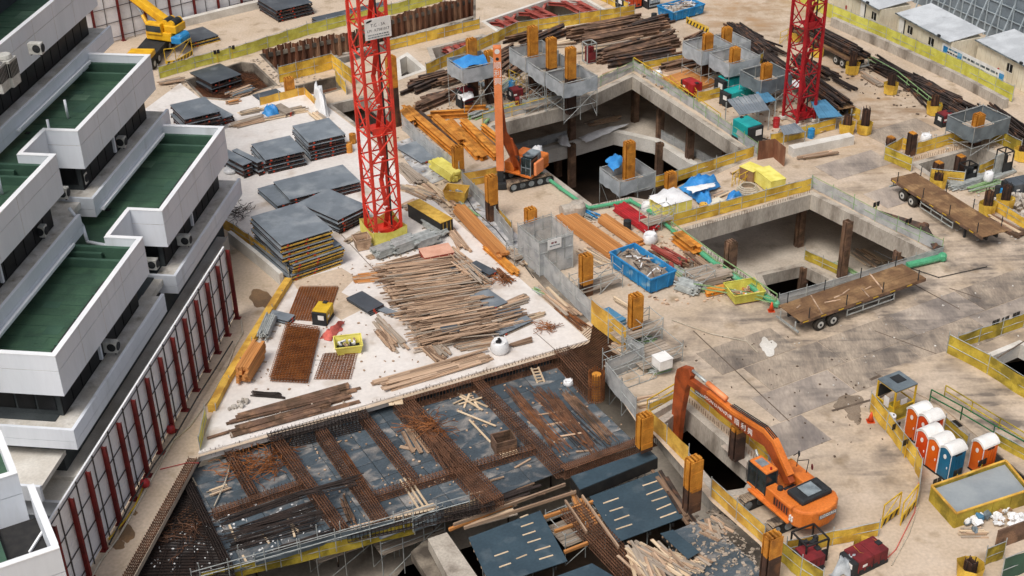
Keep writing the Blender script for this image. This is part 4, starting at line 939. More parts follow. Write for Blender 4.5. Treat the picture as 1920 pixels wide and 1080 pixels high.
def excavator_near():
    a = R(120); e = V(math.cos(a), math.sin(a), 0); lf = V(-e.y, e.x, 0)
    o = at(1503, 996, 1.2) + e * 2.75 - lf * 1.5; o.z = 0
    t = thing('excavator', 'orange crawler excavator with long boom reaching into the pit', 'excavator', o, 0, 'excavators', world=True)
    def P(x, y, z): return o + e * x + lf * y + UZ * z
    W = lambda: MB()
    sx = V(math.cos(R(29)), math.sin(R(29)), 0)
    for s in (-1, 1): track(t, o + (V(-sx.y, sx.x, 0)) * s * 1.2 - sx * .25, R(29), 4.4)
    MB().lathe(o + V(0, 0, .7), [(.9, 0), (.9, .45)], 18).build('slew_ring', 'machine_dark', t)
    # house with rounded counterweight
    def hull(x0, x1, y0, y1, z0, z1, m, nm, bev=.06):
        b = MB(); pts = [P(x0, y0, 0), P(x1, y0, 0), P(x1, y1, 0), P(x0, y1, 0)]; b.prism(pts, z0, z1); return b.build(nm, m, t, bevel=bev)
    hull(-1.7, 1.55, -1.45, 1.45, 1.0, 1.2, 'exc_orange', 'house_floor')
    hull(-1.75, .35, .75, 1.45, 1.2, 2.05, 'exc_orange', 'side_cabinet'); hull(-1.75, 1.5, -1.45, -.62, 1.2, 1.95, 'exc_orange', 'tank')
    hull(-1.75, -.55, -.62, .75, 1.2, 2.1, 'exc_orange', 'engine_cover'); hull(-.5, .3, -.55, .7, 1.2, 1.45, 'machine_dark', 'pump_bay', .02); hull(-.52, -.4, -.62, .75, 1.45, 2.0, 'exc_orange', 'bay_frame', .02)
    cw = [P(-1.75, -1.47, 0)] + [P(-1.95 - .95 * math.cos(R(th)), 1.45 * math.sin(R(th)), 0) for th in (-85, -60, -35, -12, 12, 35, 60, 85)] + [P(-1.75, 1.47, 0)]
    MB().prism(cw, .95, 2.1).build('counterweight', 'exc_orange', t, bevel=.12)
    hull(-2.05, -.75, -1.15, .95, 2.1, 2.42, 'machine_dark', 'engine_hood', .1); hull(-1.85, -.95, -.55, .4, 2.42, 2.47, 'machine_grey', 'hood_panel', .02); hull(-1.95, -.85, -1.0, -.7, 2.42, 2.47, 'machine_dark', 'hood_rib', .02)
    hull(-1.6, -.35, 1.45, 1.46, 1.35, 1.9, 'arm_rust', 'side_grille', .0)
    for k in range(6): hull(-1.5 + k * .2, -1.42 + k * .2, 1.461, 1.475, 1.4, 1.85, 'machine_dark', 'grille_slot', 0)
    MB().lathe(P(-.25, .95, 2.05), [(.16, 0), (.16, .18), (.12, .2)], 12).build('exhaust', 'machine_dark', t)
    hull(-1.75, 1.6, 1.45, 1.62, 1.0, 1.12, 'exc_orange', 'catwalk', .02)
    # cab
    cx0, cx1, cy0, cy1 = .4, 1.95, .6, 1.42
    hull(cx0 + .04, cx1 - .04, cy0 + .04, cy1 - .04, 1.2, 2.75, 'glass', 'cab_glass', .04); hull(cx0, cx1 - .1, cy0, cy1, 2.75, 2.9, 'exc_orange', 'cab_roof', .06)
    hull(cx0 + .55, cx1 - .35, cy0 + .15, cy1 - .15, 2.9, 2.93, 'machine_grey', 'roof_hatch', .01); hull(cx0, cx1, cy0, cy1, 1.2, 1.35, 'exc_orange', 'cab_sill', .03)
    for x in (cx0 + .03, (cx0 + cx1) / 2, cx1 - .05):
        for y in (cy0 + .03, cy1 - .03): piece('cab_pillar', 'machine_dark', t, P(x, y, 1.35), P(x, y, 2.76), .08, .08)
    piece('grab_rail', 'machine_dark', t, P(cx1 + .05, cy1, 1.4), P(cx1 + .05, cy1, 2.6), .04, .04, 'tube')
    MB().lathe(P(.55, 1.0, 2.9), [(.06, 0), (.06, .15)], 8).build('beacon', 'red_paint', t)
    b = MB(); b.path([P(.9, -1.2, 1.95), P(.9, -1.3, 2.9), P(1.3, -1.3, 2.4)], .025, 5); b.build('mirror_arm', 'machine_dark', t); b = MB(); b.path([P(.2, -1.3, 1.95), P(.2, -1.4, 2.8), P(1.0, -1.4, 2.2)], .025, 5); b.build('handrail', 'machine_dark', t)
    MB().box(P(.9, -1.3, 2.8), (.08, .2, .25)).build('mirror', 'machine_dark', t); MB().box(P(-.1, -1.4, 2.5), (.08, .2, .25)).build('mirror', 'red_dark', t)
    # boom, stick
    q = lambda x, y: onplane(x, y, o - lf * .1, lf)
    n = lf
    slab_poly(t, 'boom', 'arm_rust', [q(*p) for p in ((1292,706),(1330,733),(1380,774),(1436,806),(1453,826),(1468,862),(1487,905),(1476,907),(1457,870),(1437,835),(1415,821),(1350,772),(1304,727),(1291,718))], n, .36)
    slab_poly(t, 'boom_top_plate', 'exc_orange', [q(*p) for p in ((1330,731),(1380,771),(1437,803),(1455,824),(1484,890),(1480,892),(1452,829),(1435,810),(1380,777),(1330,737))], n, .4, .01)
    slab_poly(t, 'stick', 'arm_rust', [q(*p) for p in ((1274,690),(1282,686),(1296,690),(1300,704),(1290,728),(1282,770),(1272,850),(1258,850),(1266,750),(1270,705))], n, .4)
    q2 = lambda x, y: onplane(x, y, o + lf * .22, lf)
    def cyl(p, r1, m1, r, nm, f=.55):
        a0, b0 = q(*p), q(*r1); MB().tube(a0, a0.lerp(b0, f), r, 10).build('cylinder_barrel', m1, t, smooth=True); MB().tube(a0.lerp(b0, f), b0, r * .55, 8).build('cylinder_rod', 'galv', t, smooth=True)
    cyl((1362, 748), (1299, 695), 'arm_orange', .17, 'stick')
    for s in (.42, -.42):
        a0 = q(1447, 895) + lf * s; b0 = q(1428, 838) + lf * s; MB().tube(a0, a0.lerp(b0, .5), .12, 10).build('cylinder_barrel', 'exc_orange', t, smooth=True); MB().tube(a0.lerp(b0, .5), b0, .07, 8).build('cylinder_rod', 'galv', t, smooth=True)
    for k in range(3): b = MB(); b.path([q(1482, 898) + lf * (.1 - k * .12), q(1452, 822) + lf * (.1 - k * .12) + UZ * .08, q(1436, 803) + lf * (.1 - k * .12) + UZ * .08, q(1372, 762) + lf * (.1 - k * .12) + UZ * .1], .035, 5); b.build('hose', 'machine_dark', t)
    # lettering on the boom flank (towards the camera) and on the counterweight
    def bt(tx, p0, p1, size, dy=0, m='white_paint'):
        a0 = q(*p0) + lf * .183; b0 = q(*p1) + lf * .183; x = (b0 - a0).normalized(); y = lf.cross(x) * (1 if lf.cross(x).z > 0 else -1)
        text(tx, size, m, 'lettering', t, basis(x, y, lf, (a0 + b0) / 2), ext=.003)
    bt('SOON LI HENG', (1331, 746), (1361, 770), .3); bt('六順', (1364, 773), (1377, 783), .3); bt('順 利 興', (1383, 788), (1414, 811), .46)
    a0 = q(1308, 737) + lf * .183; x = (q(1328, 751) - q(1308, 737)).normalized(); y = lf.cross(x); y = y if y.z > 0 else -y
    pl = MB(); c = q(1317, 738) + lf * .182; pl.add([c + x * i * .5 + y * j * .12 for i, j in ((-1, -1), (1, -1), (1, 1), (-1, 1))], [(0, 1, 2, 3)]); pl.build('name_plate', 'machine_dark', t); text('DOOSAN', .2, 'white_paint', 'lettering', t, basis(x, y, lf, c + lf * .002), ext=.002)
    xb = -lf; c = P(-2.92, -.1, 1.75); bd = MB(); bd.add([c + xb * i * .62 + UZ * j * .13 for i, j in ((-1, -1), (1, -1), (1, 1), (-1, 1))], [(0, 1, 2, 3)]); bd.build('name_plate', 'machine_grey', t)
    text('DOOSAN', .26, 'white_paint', 'lettering', t, basis(xb, UZ, -e, c - e * .01), ext=.004)
    for s in (1,):
        for k in range(4): c = P(-1.9 - .02, 1.466, 1.3 + .2 * (k // 2)) + e * (.16 * (k % 2)); MB().box(c, (.1, .1, .14), a).build('warning_label', 'white_paint', t)
excavator_near()
def excavator_far():
    a = R(238); e = V(math.cos(a), math.sin(a), 0); lf = V(-e.y, e.x, 0); o = at(985, 338, 0)
    t = thing('excavator', 'orange excavator with its arm raised upright beside the big pit', 'excavator', o, 0, 'excavators', world=True)
    def P(x, y, z): return o + e * x + lf * y + UZ * z
    def hull(x0, x1, y0, y1, z0, z1, m, nm, bev=.05): return MB().prism([P(x0, y0, 0), P(x1, y0, 0), P(x1, y1, 0), P(x0, y1, 0)], z0, z1).build(nm, m, t, bevel=bev)
    sx = V(math.cos(R(24)), math.sin(R(24)), 0)
    for s in (-1, 1): track(t, o + V(-sx.y, sx.x, 0) * s * 1.1 + sx * .1 + e * .3, R(24), 3.9, .55, .8)
    hull(-1.6, 1.2, -1.2, 1.3, .95, 1.15, 'exc_orange', 'house_floor'); hull(-1.7, -.4, -1.2, 1.3, 1.15, 2.1, 'exc_orange', 'engine_cover', .15); hull(-.4, 1.1, -1.3, -.4, 1.15, 1.9, 'exc_orange', 'tank')
    hull(-.2, 1.35, .45, 1.3, 1.15, 2.7, 'glass', 'cab_glass'); hull(-.3, 1.1, .4, 1.35, 2.7, 2.85, 'machine_grey', 'cab_roof', .08); hull(-.3, .2, .4, 1.35, 1.6, 2.7, 'machine_grey', 'cab_back'); hull(1.0, 1.42, .42, 1.34, 1.05, 1.25, 'exc_orange', 'cab_sill', .03)
    hull(-.3, 1.0, 1.36, 1.62, 1.15, 2.3, 'arm_orange', 'side_door', .1)
    for y in (.45, .88, 1.3):
        piece('cab_pillar', 'machine_grey', t, P(1.37, y, 1.2), P(1.3, y, 2.72), .07, .07)
    piece('cab_bar', 'machine_grey', t, P(1.38, .45, 1.9), P(1.38, 1.3, 1.9), .06, .06)
    # boom and long upright stick
    g = at(939, 352, 0); pl = (g - o); pl.z = 0; d = pl.normalized(); n = V(-d.y, d.x, 0); st = V(g.x, g.y, 0); zt = zto(st, 86)
    base = P(.9, -.1, 1.5)
    q = lambda x, y: onplane(x, y, st, n)
    pts = [base - d * .35, base + UZ * 1.5 - d * .15, st - d * .62 + UZ * (zt * .40), st - d * .3 + UZ * (zt * .62), st - d * .12 + UZ * (zt * .9), st + d * .1 + UZ * (zt * .9), st + UZ * (zt * .58), st - d * .12 + UZ * (zt * .36), base + UZ * .9 + d * .5, base + d * .3]
    bo = base - st; nn = V(-d.y, d.x, 0); pts = [p - nn * (p - st).dot(nn) for p in pts]
    slab_poly(t, 'boom', 'arm_rust', [p - nn * .0 for p in pts], nn, .36)
    MB().box(st + UZ * (zt + 1.6) / 2, (.62, .55, zt - 1.6), math.atan2(CR.y, CR.x)).build('stick', 'arm_orange', t, bevel=.05)
    MB().box(st + UZ * 1.1, (.5, .5, 1.2), 0).build('bucket_link', 'machine_dark', t, bevel=.05)
    b = MB(); b.prism([st + V(*p, 0) for p in ((-.5, -.5), (.5, -.5), (.4, .5), (-.4, .5))], .05, .6); b.build('bucket', 'machine_dark', t, bevel=.08)
    for s in (-.4, .4): MB().tube(base + nn * s - UZ * .2, base.lerp(st, .5) + nn * s + UZ * (zt * .3), .11, 8).build('cylinder_barrel', 'arm_rust', t)
    fx = V(1, 0, 0); c0 = st + V(0, -.28, 0)
    z1 = zt
    ri = MB(); ri.tube(c0 + UZ * (z1 - .35) + V(0, .0, 0), c0 + UZ * (z1 - .35) - V(0, .02, 0), .2, 16); ri.build('emblem', 'white_paint', t)
    ri = MB(); ri.tube(c0 + UZ * (z1 - .95), c0 + UZ * (z1 - .95) - V(0, .02, 0), .13, 12); ri.build('pin_hole', 'machine_dark', t)
    for k, ch in enumerate('順利興'): text(ch, .62, 'white_paint', 'lettering', t, basis(fx, UZ, V(0, -1, 0), c0 + V(0, -.012, 0) + UZ * (z1 - 1.5 - k * .66)), ext=.004)
    b = MB(); b.path([P(1.3, .3, 2.2), P(1.6, .1, 2.9), P(1.8, .6, 3.0)], .025, 5); b.build('mirror_arm', 'machine_dark', t); MB().box(P(1.75, .5, 2.8), (.1, .25, .35)).build('mirror', 'machine_dark', t)
excavator_far()
# ---------------------------------------------------------------- trailers
def trailer(label, F, ang_, L, W, z, ax, guard, deckm='trailer_deck', planksn=8, stakes=True, frame='steel_brown', edge='yellow_paint', bumper=True):
    o = at(*F, z); o.z = 0; t = thing('flatbed_trailer', label, 'trailer', o, ang_, 'flatbed trailers')
    dw = W / planksn
    for i in range(planksn): pbox('deck_plank', deckm, t, (L / 2 + jit(.02), (i + .5) * dw, z - .03 + jit(.006)), (L, dw - .012, .05))
    for y in (.02, W - .02): pbox('side_rail', frame, t, (L / 2, y, z - .15), (L, .05, .2))
    for k in range(int(L / 1.5)): pbox('marker', edge, t, (.4 + k * 1.5, -.008, z - .13), (.45, .012, .08))
    for y in (W * .3, W * .7): pbox('chassis_beam', 'machine_dark', t, (L / 2, y, z - .4), (L * .95, .14, .35))
    for k in range(int(L / .9)): pbox('cross_member', 'machine_dark', t, (.4 + k * .9, W / 2, z - .14), (.08, W - .1, .12))
    for x in ax:
        for y in (.18, W - .18): wheel(t, x, y, .46, .34)
        pbox('axle', 'machine_dark', t, (x, W / 2, .46), (.12, W - .5, .12))
    if guard:
        x0, x1 = guard
        for zz in (.45, .85): pbox('side_guard', 'galv', t, ((x0 + x1) / 2, .06, zz), (x1 - x0, .05, .08))
        for k in range(4): pbox('guard_post', 'galv', t, (x0 + .04 + (x1 - x0 - .08) * k / 3, .06, .68), (.07, .05, .56))
    if bumper:
        pbox('rear_bumper', 'galv', t, (-.12, W / 2, .5), (.1, W - .05, .12))
        for y in (.4, W - .4): pbox('bumper_post', 'galv', t, (-.1, y, .8), (.06, .08, .6))
    pbox('landing_leg', 'machine_dark', t, (L * .78, .5, .45), (.14, .14, .9)); pbox('landing_leg', 'machine_dark', t, (L * .78, W - .5, .45), (.14, .14, .9))
    if stakes:
        for k in range(4):
            for y in (.06, W - .06): pbox('stake', 'machine_dark', t, (.7 + k * (L - 1.4) / 3, y, z + .4), (.05, .05, .85))
    return t
tr1 = trailer('empty brown flatbed trailer parked along the front of the square pit', (1502, 603), R(28.2), 10.9, 2.35, 1.3, (1.75, 2.85), (4.0, 8.2))
for i, (x, y, l, aa) in enumerate(((2.2, 1.1, 2.4, 1.2), (7.6, 1.3, 2.3, 1.25), (6.0, .6, 1.2, 1.3), (4.2, 1.2, .9, .1), (5.0, 1.4, .8, .3), (6.6, 1.0, .6, .2), (3.4, .9, 1.2, -.2), (1.0, 1.5, .5, .4))):
    o = tr1; c = at(1502, 603, 1.3) + Matrix.Rotation(R(28.2), 3, 'Z') @ V(x, y, 0); d = V(math.cos(R(28) + aa), math.sin(R(28) + aa), 0) * l / 2
    b = MB(); b.beam(c - d + UZ * .03, c + d + UZ * .03, .09, .05); tag(b.build('timber_batten', 'plank'), ('long timber batten lying across the rear of the empty trailer', 'long timber batten lying across the front of the empty trailer', 'short batten at the near edge of the empty trailer', 'small board scrap in the middle of the empty trailer', 'small pale board beside the scrap on the empty trailer', 'tiny batten near the front of the empty trailer', 'dark batten behind the wheels on the empty trailer', 'stub of timber at the rear corner of the empty trailer')[i], 'timber', 'battens on the trailer')
trailer('empty brown flatbed trailer beside the right hand pit', (1671, 334), R(-66.7), 10.6, 2.35, 1.3, (1.5, 2.6), (3.6, 7.4), edge='yellow_paint')
lt1 = trailer('trailer loaded with dark steel below the site cabins', (1634, 107), R(114.5), 9.5, 2.2, 1.2, (1.5, 2.5), (3.4, 7.0), stakes=False)
lt2 = trailer('trailer loaded with dark steel behind the crimson crane', (1604, 200), R(108), 8.5, 2.1, 1.2, (1.4, 2.4), None, stakes=False)
# ---------------------------------------------------------------- mobile crane
def mobile_crane():
    a = R(-22); o = at(300, 92, 0); e = V(math.cos(a), math.sin(a), 0); n = V(-e.y, e.x, 0); t = thing('mobile_crane', 'yellow mobile crane with raised boom and blue winch beside the office', 'crane', o, 0, None, world=True)
    def P(x, y, z): return o + e * x + n * y + UZ * z
    def hull(x0, x1, y0, y1, z0, z1, m, nm, bev=.06): return MB().prism([P(x0, y0, 0), P(x1, y0, 0), P(x1, y1, 0), P(x0, y1, 0)], z0, z1).build(nm, m, t, bevel=bev)
    e2 = V(math.cos(R(84)), math.sin(R(84)), 0); n2 = V(-e2.y, e2.x, 0)
    def P2(x, y, z): return o + e2 * x + n2 * y + UZ * z
    MB().prism([P2(-6, -1.2, 0), P2(2.0, -1.2, 0), P2(2.0, 1.2, 0), P2(-6, 1.2, 0)], .7, 1.25).build('chassis', 'machine_dark', t, bevel=.05); MB().prism([P2(-6, -1.2, 0), P2(-4.4, -1.2, 0), P2(-4.4, 1.2, 0), P2(-6, 1.2, 0)], 1.25, 1.8).build('driver_cab', 'crane_yellow', t, bevel=.1); hull(-.6, 2.4, -1.1, 1.1, 1.4, 2.3, 'crane_yellow', 'superstructure', .1)
    hull(-.4, 1.4, -1.25, -.5, 2.0, 3.2, 'crane_yellow', 'operator_cab', .1); hull(-.35, 1.35, -1.27, -.48, 2.3, 2.95, 'glass', 'cab_glass', .02); hull(1.5, 2.9, -.9, .9, 2.2, 3.0, 'crane_yellow', 'counterweight', .1)
    for k, y in enumerate((-.45, .45)): MB().tube(P(2.3 - .8 * k, -.8, 3.05), P(2.3 - .8 * k, .8, 3.05), .42, 16).build('winch_drum', 'crane_yellow', t); MB().tube(P(2.3 - .8 * k, -.6, 3.05), P(2.3 - .8 * k, .6, 3.05), .44, 16).build('rope_coil', 'machine_dark', t)
    MB().tube(P(3.0, -1.0, 1.7), P(3.0, .5, 1.7), .5, 14).build('hose_reel', 'blue_paint', t); hull(2.4, 3.6, -1.3, -.8, 1.3, 2.0, 'blue_paint', 'pump_unit', .1)
    for x in (-5.2, -3.8, -.4, 1.1):
        for y in (-1.05, 1.05):
            c = P2(x, y, .55); w = MB().tube(c - n2 * .18, c + n2 * .18, .55, 18).build('wheel', 'rubber', t, bevel=.04); MB().tube(c - n2 * .2, c + n2 * .2, .28, 12).build('rim', 'ac_white', w)
    hook = at(205, 62, 0); H = V(hook.x, hook.y, zto(hook, 34)); piv = P(1.4, .2, 2.8); d = (H - piv); d.z = 0; pn = V(-d.y, d.x, 0).normalized(); tip = onplane(196, -48, piv, pn)
    m, c, l = frame(piv, tip); MB().beam(piv, tip, .75, .8).build('boom', 'crane_yellow', t, bevel=.05); u = m @ V(0, 0, 1)
    MB().beam(piv - u * .44, tip - u * .44, .6, .12).build('boom_keel', 'red_dark', t); MB().beam(piv.lerp(tip, .45), tip, .5, 1.0).build('boom_section', 'red_dark', t)
    r0 = P(-.9, .2, 1.8); r1 = piv.lerp(tip, .5) - u * .5; MB().tube(r0, r0.lerp(r1, .55), .2, 10).build('luffing_ram', 'crane_yellow', t); MB().tube(r0.lerp(r1, .55), r1, .12, 8).build('luffing_rod', 'machine_grey', t)
    MB().tube(V(H.x, H.y, tip.z), H, .025, 5).build('hoist_rope', 'cable', t)
    hb = MB(); hb.lathe(H - UZ * 1.1, [(.12, 0), (.36, .25), (.42, .7), (.3, 1.05), (.1, 1.15)], 12); hb.build('hook_block', 'machine_dark', t); hs_ = MB(); hs_.box(H - UZ * .5, (.2, .9, .12), .6); hs_.box(H - UZ * .3, (.2, .85, .1), .6); hs_.build('hook_stripe', 'yellow_paint', t)
    hk = MB(); hk.path([H - UZ * 1.05, H - UZ * 1.35, H - UZ * 1.6 + n * .2, H - UZ * 1.75, H - UZ * 1.6 - n * .2], .08, 6); hk.build('hook', 'blue_paint', t)
    # guard frame with hazard board
mobile_crane()
def hazard(label, pts, h, z=0., open_=True, m='yellow_paint'):
    t = thing('hazard_gate', label, 'gate', pts[0], 0, 'striped hazard barriers', world=True)
    for a, b in zip(pts, pts[1:]):
        d = (b - a).normalized(); L = (b - a).length; n = V(-d.y, d.x, 0)
        for zz in (h, .55): piece('frame_bar', m, t, a + UZ * zz, b + UZ * zz, .06, .06)
        piece('board', m, t, a + UZ * .32, b + UZ * .32, .04, .42)
        k = max(2, int(L / .5))
        for i in range(k):
            c = a + d * (L * (i + .5) / k) + UZ * .32
            q = MB(); q.add([c + d * x + UZ * zz - n * s * .026 for s in (-1, 1) for x, zz in ((-.2, -.2), (.03, -.2), (.2, .2), (-.03, .2))], [(0, 1, 2, 3), (4, 5, 6, 7)]); q.build('black_stripe', 'black', t)
        for p in (a, b): piece('frame_post', m, t, p, p + UZ * h, .06, .06)
        piece('frame_brace', m, t, a + UZ * .5, b + UZ * h, .04, .04)
    return t
hazard('yellow and black hazard barrier behind the mobile crane', pp([(312,125),(332,123),(362,104)]), 1.8)
hazard('left leaf of the striped gate near the orange excavator', pp([(1652,990),(1684,965)]), 1.6); hazard('right leaf of the striped gate by the curved barrier', pp([(1688,985),(1716,950)]), 1.6)
hazard('low orange striped barrier by the far blue skip', pp([(1287,44),(1328,64)]), .7)
# ---------------------------------------------------------------- skips
def skip(label, F, a, L, W, h, fill, m='blue_paint', group='blue skips'):
    o = at(*F, 0); t = thing('waste_skip', label, 'skip', o, a, group); b = MB(); k = .12
    for (p0, p1, q0, q1) in (((0, 0), (L, 0), (-k, -k), (L + k, -k)), ((L, 0), (L, W), (L + k, -k), (L + k, W + k)), ((L, W), (0, W), (L + k, W + k), (-k, W + k)), ((0, W), (0, 0), (-k, W + k), (-k, -k))):
        A, B_, Cc, D = V(*p0, .15), V(*p1, .15), V(*q1, h), V(*q0, h); nn = (B_ - A).cross(UZ).normalized() * .06
        MB().add([A, B_, Cc, D, A - nn, B_ - nn, Cc - nn, D - nn], [(0, 1, 2, 3), (7, 6, 5, 4), (3, 2, 6, 7), (0, 4, 5, 1), (1, 5, 6, 2), (0, 3, 7, 4)]).build('side_wall', m, t)
        piece('rim', m, t, D, Cc, .12, .1); n = max(2, int((B_ - A).length / .8))
        for i in range(n): f = (i + .5) / n; piece('rib', m, t, A.lerp(B_, f) + nn * .6, D.lerp(Cc, f) + nn * .6, .1, .06)
    pbox('floor', m, t, (L / 2, W / 2, .18), (L, W, .06))
    for y in (.3, W - .3): pbox('skid', 'machine_dark', t, (L / 2, y, .07), (L * .95, .12, .14))
    tag(MB().sheet(lambda u, v: V(.06 + u * (L - .12), .06 + v * (W - .12), h - .35 + .25 * math.sin(3 * u + 2 * v) * math.sin(math.pi * v) + jit(.08)), 10, 6).build('rubble_fill', fill, t), kind='stuff')
    for i in range(34):
        c = V(.3 + rnd.random() * (L - .6), .3 + rnd.random() * (W - .6), h - .05 + rnd.random() * .15); d = V(jit(1), jit(1), jit(.2)).normalized() * rnd.uniform(.25, .75)
        d.x = max(-c.x + .1, min(L - .1 - c.x, d.x)); d.y = max(-c.y + .1, min(W - .1 - c.y, d.y)); piece('scrap', rnd.choice(['plank_grey', 'plank', 'steel_dark', 'tarp_white']), t, c - d * .8, c + d * .8, .07, .06)
    return t
skip('blue skip full of scrap beside the orange king posts', (1218, 550), R(121), 4.4, 1.95, 1.25, 'plank_grey') if False else skip('blue skip full of scrap beside the orange king posts', (1147, 503), R(-57.5), 4.5, 2.0, 1.3, 'plank_grey')
skip('blue skip heaped with white rubble at the top', (1262, 42), R(33), 4.0, 2.4, 1.1, 'rubble')
# ---------------------------------------------------------------- portable toilets
def toilet(label, c, m):
    o = at(*c, 0); t = thing('portable_toilet', label, 'toilet', o, SITE, 'portable toilets')   # origin: corner of door face and right flank
    w = .92; dp = 1.12; H = 2.0
    def arch(y0, y1, z0, nm, mm, rise=.26, x0=0, x1=1.12, thick=None):
        prof = [(y0, z0)] + [(y0 + (y1 - y0) * k / 8, H + rise * math.sin(math.pi * k / 8)) for k in range(9)] + [(y1, z0)]
        b = MB(); k = len(prof); b.add([V(x, y, z) for x in (x0, x1) for y, z in prof], [tuple(range(k)), tuple(range(2 * k - 1, k - 1, -1))] + [((i + 1) % k, i, k + i, k + (i + 1) % k) for i in range(k)]); return b.build(nm, mm, t)
    MB().box((dp / 2, w / 2, .06), (dp, w, .12)).build('base', 'machine_dark', t)
    arch(.02, w - .02, .12, 'cabin', m, .22, .02, dp - .02)
    arch(.1, w - .1, .16, 'door', m, .14, -.02, .02)
    for k in range(5): pbox('wall_rib', m, t, (.14 + k * .21, .008, 1.0), (.06, .03, 1.5))
    for y in (.02, w - .02): pbox('corner_post', 'tarp_white', t, (.0, y, 1.05), (.035, .035, 1.85))
    s = MB(); n = 8
    s.sheet(lambda u, v: V(-.06 + u * (dp + .12), -.03 + v * (w + .06), H + .02 + .3 * math.sin(math.pi * v) ** .8 + (.03 if .1 < u < .9 else 0)), 6, 10)
    s.sheet(lambda u, v: V(-.06 + u * (dp + .12), -.03 + v * (w + .06), H - .05 + .28 * math.sin(math.pi * v)), 6, 10); o2 = s.build('roof', 'white_paint', t)
    md = o2.modifiers.new('s', 'SOLIDIFY'); md.thickness = .05
    e = MB(); e.lathe((0, 0, 0), [(.12, 0), (.12, .015)], 16); b = e.build('sign_disc', 'white_paint', t); b.matrix_local = Matrix.Translation((-.022, w * .5, 1.6)) @ Matrix.Rotation(R(-90), 4, 'Y') @ Matrix.Diagonal((1.3, .9, 1, 1))
    pbox('handle', 'tarp_white', t, (-.035, .2, .95), (.03, .06, .14)); pbox('vent', 'machine_dark', t, (.55, -.002, 1.8), (.5, .02, .1)); return t
toilet('orange portable toilet at the far end of the far pair', (1714, 831), 'loo_orange'); toilet('red portable toilet half hidden beside the far orange one', (1735, 845), 'loo_red')
toilet('orange portable toilet, first of the near row of three', (1733, 874), 'loo_red'); toilet('orange portable toilet in the middle of the near row', (1754, 890), 'loo_orange'); toilet('blue portable toilet at the near end of the row', (1776, 906), 'loo_blue'); toilet('lone orange portable toilet right of the blue one', (1836, 894), 'loo_orange')
# ---------------------------------------------------------------- generators, cabins
def generator(label, F, a, L, W, H, m, group='teal generators', two=True, lids=True, frame='machine_dark'):
    o = at(*F, 0); t = thing('generator', label, 'generator', o, a, group)
    pbox('base_skid', 'machine_dark', t, (L / 2, W / 2, .1), (L, W, .2))
    n = 2 if two else 1
    for k in range(n): MB().box((L * .12 + (k + .5) * L * .86 / n, W / 2, H / 2 + .1), (L * .86 / n - .02, W, H - .2)).build('canopy', m, t, bevel=.04)
    MB().box((L * .06, W / 2, H / 2 + .05), (L * .12, W * .96, H - .25)).build('control_end', frame, t, bevel=.02)
    pbox('notice', 'white_paint', t, (-.012, W * .35, H * .65), (.02, W * .4, H * .3)); pbox('notice', 'white_paint', t, (L * .3, -.012, H * .6), (.3, .02, .15))
    for k in range(4): pbox('door_seam', frame, t, (L * .15 + k * L * .2, -.004, H * .5), (.02, .012, H * .6)); 
    for k in range(4): pbox('vent', frame, t, (L * .22 + k * L * .2, -.006, H * .3), (.3, .014, .18))
    pbox('exhaust_cover', frame, t, (L * .9, W / 2, H + .03), (.3, .3, .08)); return t
generator('teal generator facing the big pit, nearest the yellow barrier', (1430, 268), R(118), 2.4, 1.5, 1.7, 'teal_paint')
generator('teal generator behind the corrugated roof', (1356, 186), R(32), 3.6, 1.4, 1.7, 'teal_paint')
generator('teal generator half under the corrugated roof', (1364, 203), R(32), 3.6, 1.2, 1.3, 'teal_paint')
generator('red generator with black end by the yellow rail', (1275, 172), R(-60), 1.9, 1.1, 1.3, 'red_paint', 'red machines', False)
generator('dark red machine under a white sheet', (866, 205), R(32), 1.3, 1.1, 1.7, 'red_dark', 'red machines', False)
generator('red generator at the bottom edge', (1600, 1086), R(30), 2.4, 1.2, 1.0, 'red_dark', 'red machines'); generator('red pump unit inside a black frame at the bottom edge', (1508, 1082), R(25), 1.3, 1.2, 1.0, 'red_dark', 'red machines', False)
generator('dark blue machine beside the rubble heap', (1893, 375), R(20), 2.2, 1.3, 1.2, 'form_dark', 'dark machines')
for lab, F, m in (('dark red bin among the machine clutter left of the big pit', (960, 192), 'red_dark'), ('dark red tool crate behind the yellow sleeve', (1765, 240), 'red_dark')):
    generator(lab, F, R(25), 1.2, 1.0, 1.1, m, 'dark red crates', False)
def cagebox(label, F, a, L, W, H, m='black', fill='machine_dark', group='black frame cages'):
    o = at(*F, 0); t = thing('frame_cage', label, 'cage', o, a, group)
    for x in (0, L):
        for y in (0, W): piece('upright', m, t, (x, y, 0), (x, y, H), .08, .08)
    for z in (.06, H):
        for a_, b_ in (((0, 0), (L, 0)), ((L, 0), (L, W)), ((L, W), (0, W)), ((0, W), (0, 0))): piece('frame_bar', m, t, (*a_, z), (*b_, z), .08, .08)
    for k in range(5): pbox('bottle', fill, t, (.25 + (L - .5) * k / 4, W / 2 + jit(.2), H * .42), (.22, .22, H * .75))
    pbox('side_panel', fill, t, (L / 2, .02, H * .3), (L - .1, .03, H * .5)); return t
cagebox('black frame over the red pump unit at the bottom edge', (1508, 1066), R(25), 1.4, 1.3, 1.5, 'black', 'machine_dark'); cagebox('black cage with a yellow tag in front of the right hand pit', (1808, 346), R(25), 1.1, .9, 1.5); cagebox('black cage against the white panel at the right hand pit', (1878, 330), R(25), .9, .9, 2.0); cagebox('grey and red frame cage beyond the wrapped platforms', (1101, 121), R(25), 1.0, 1.0, 2.0, 'galv', 'red_dark')
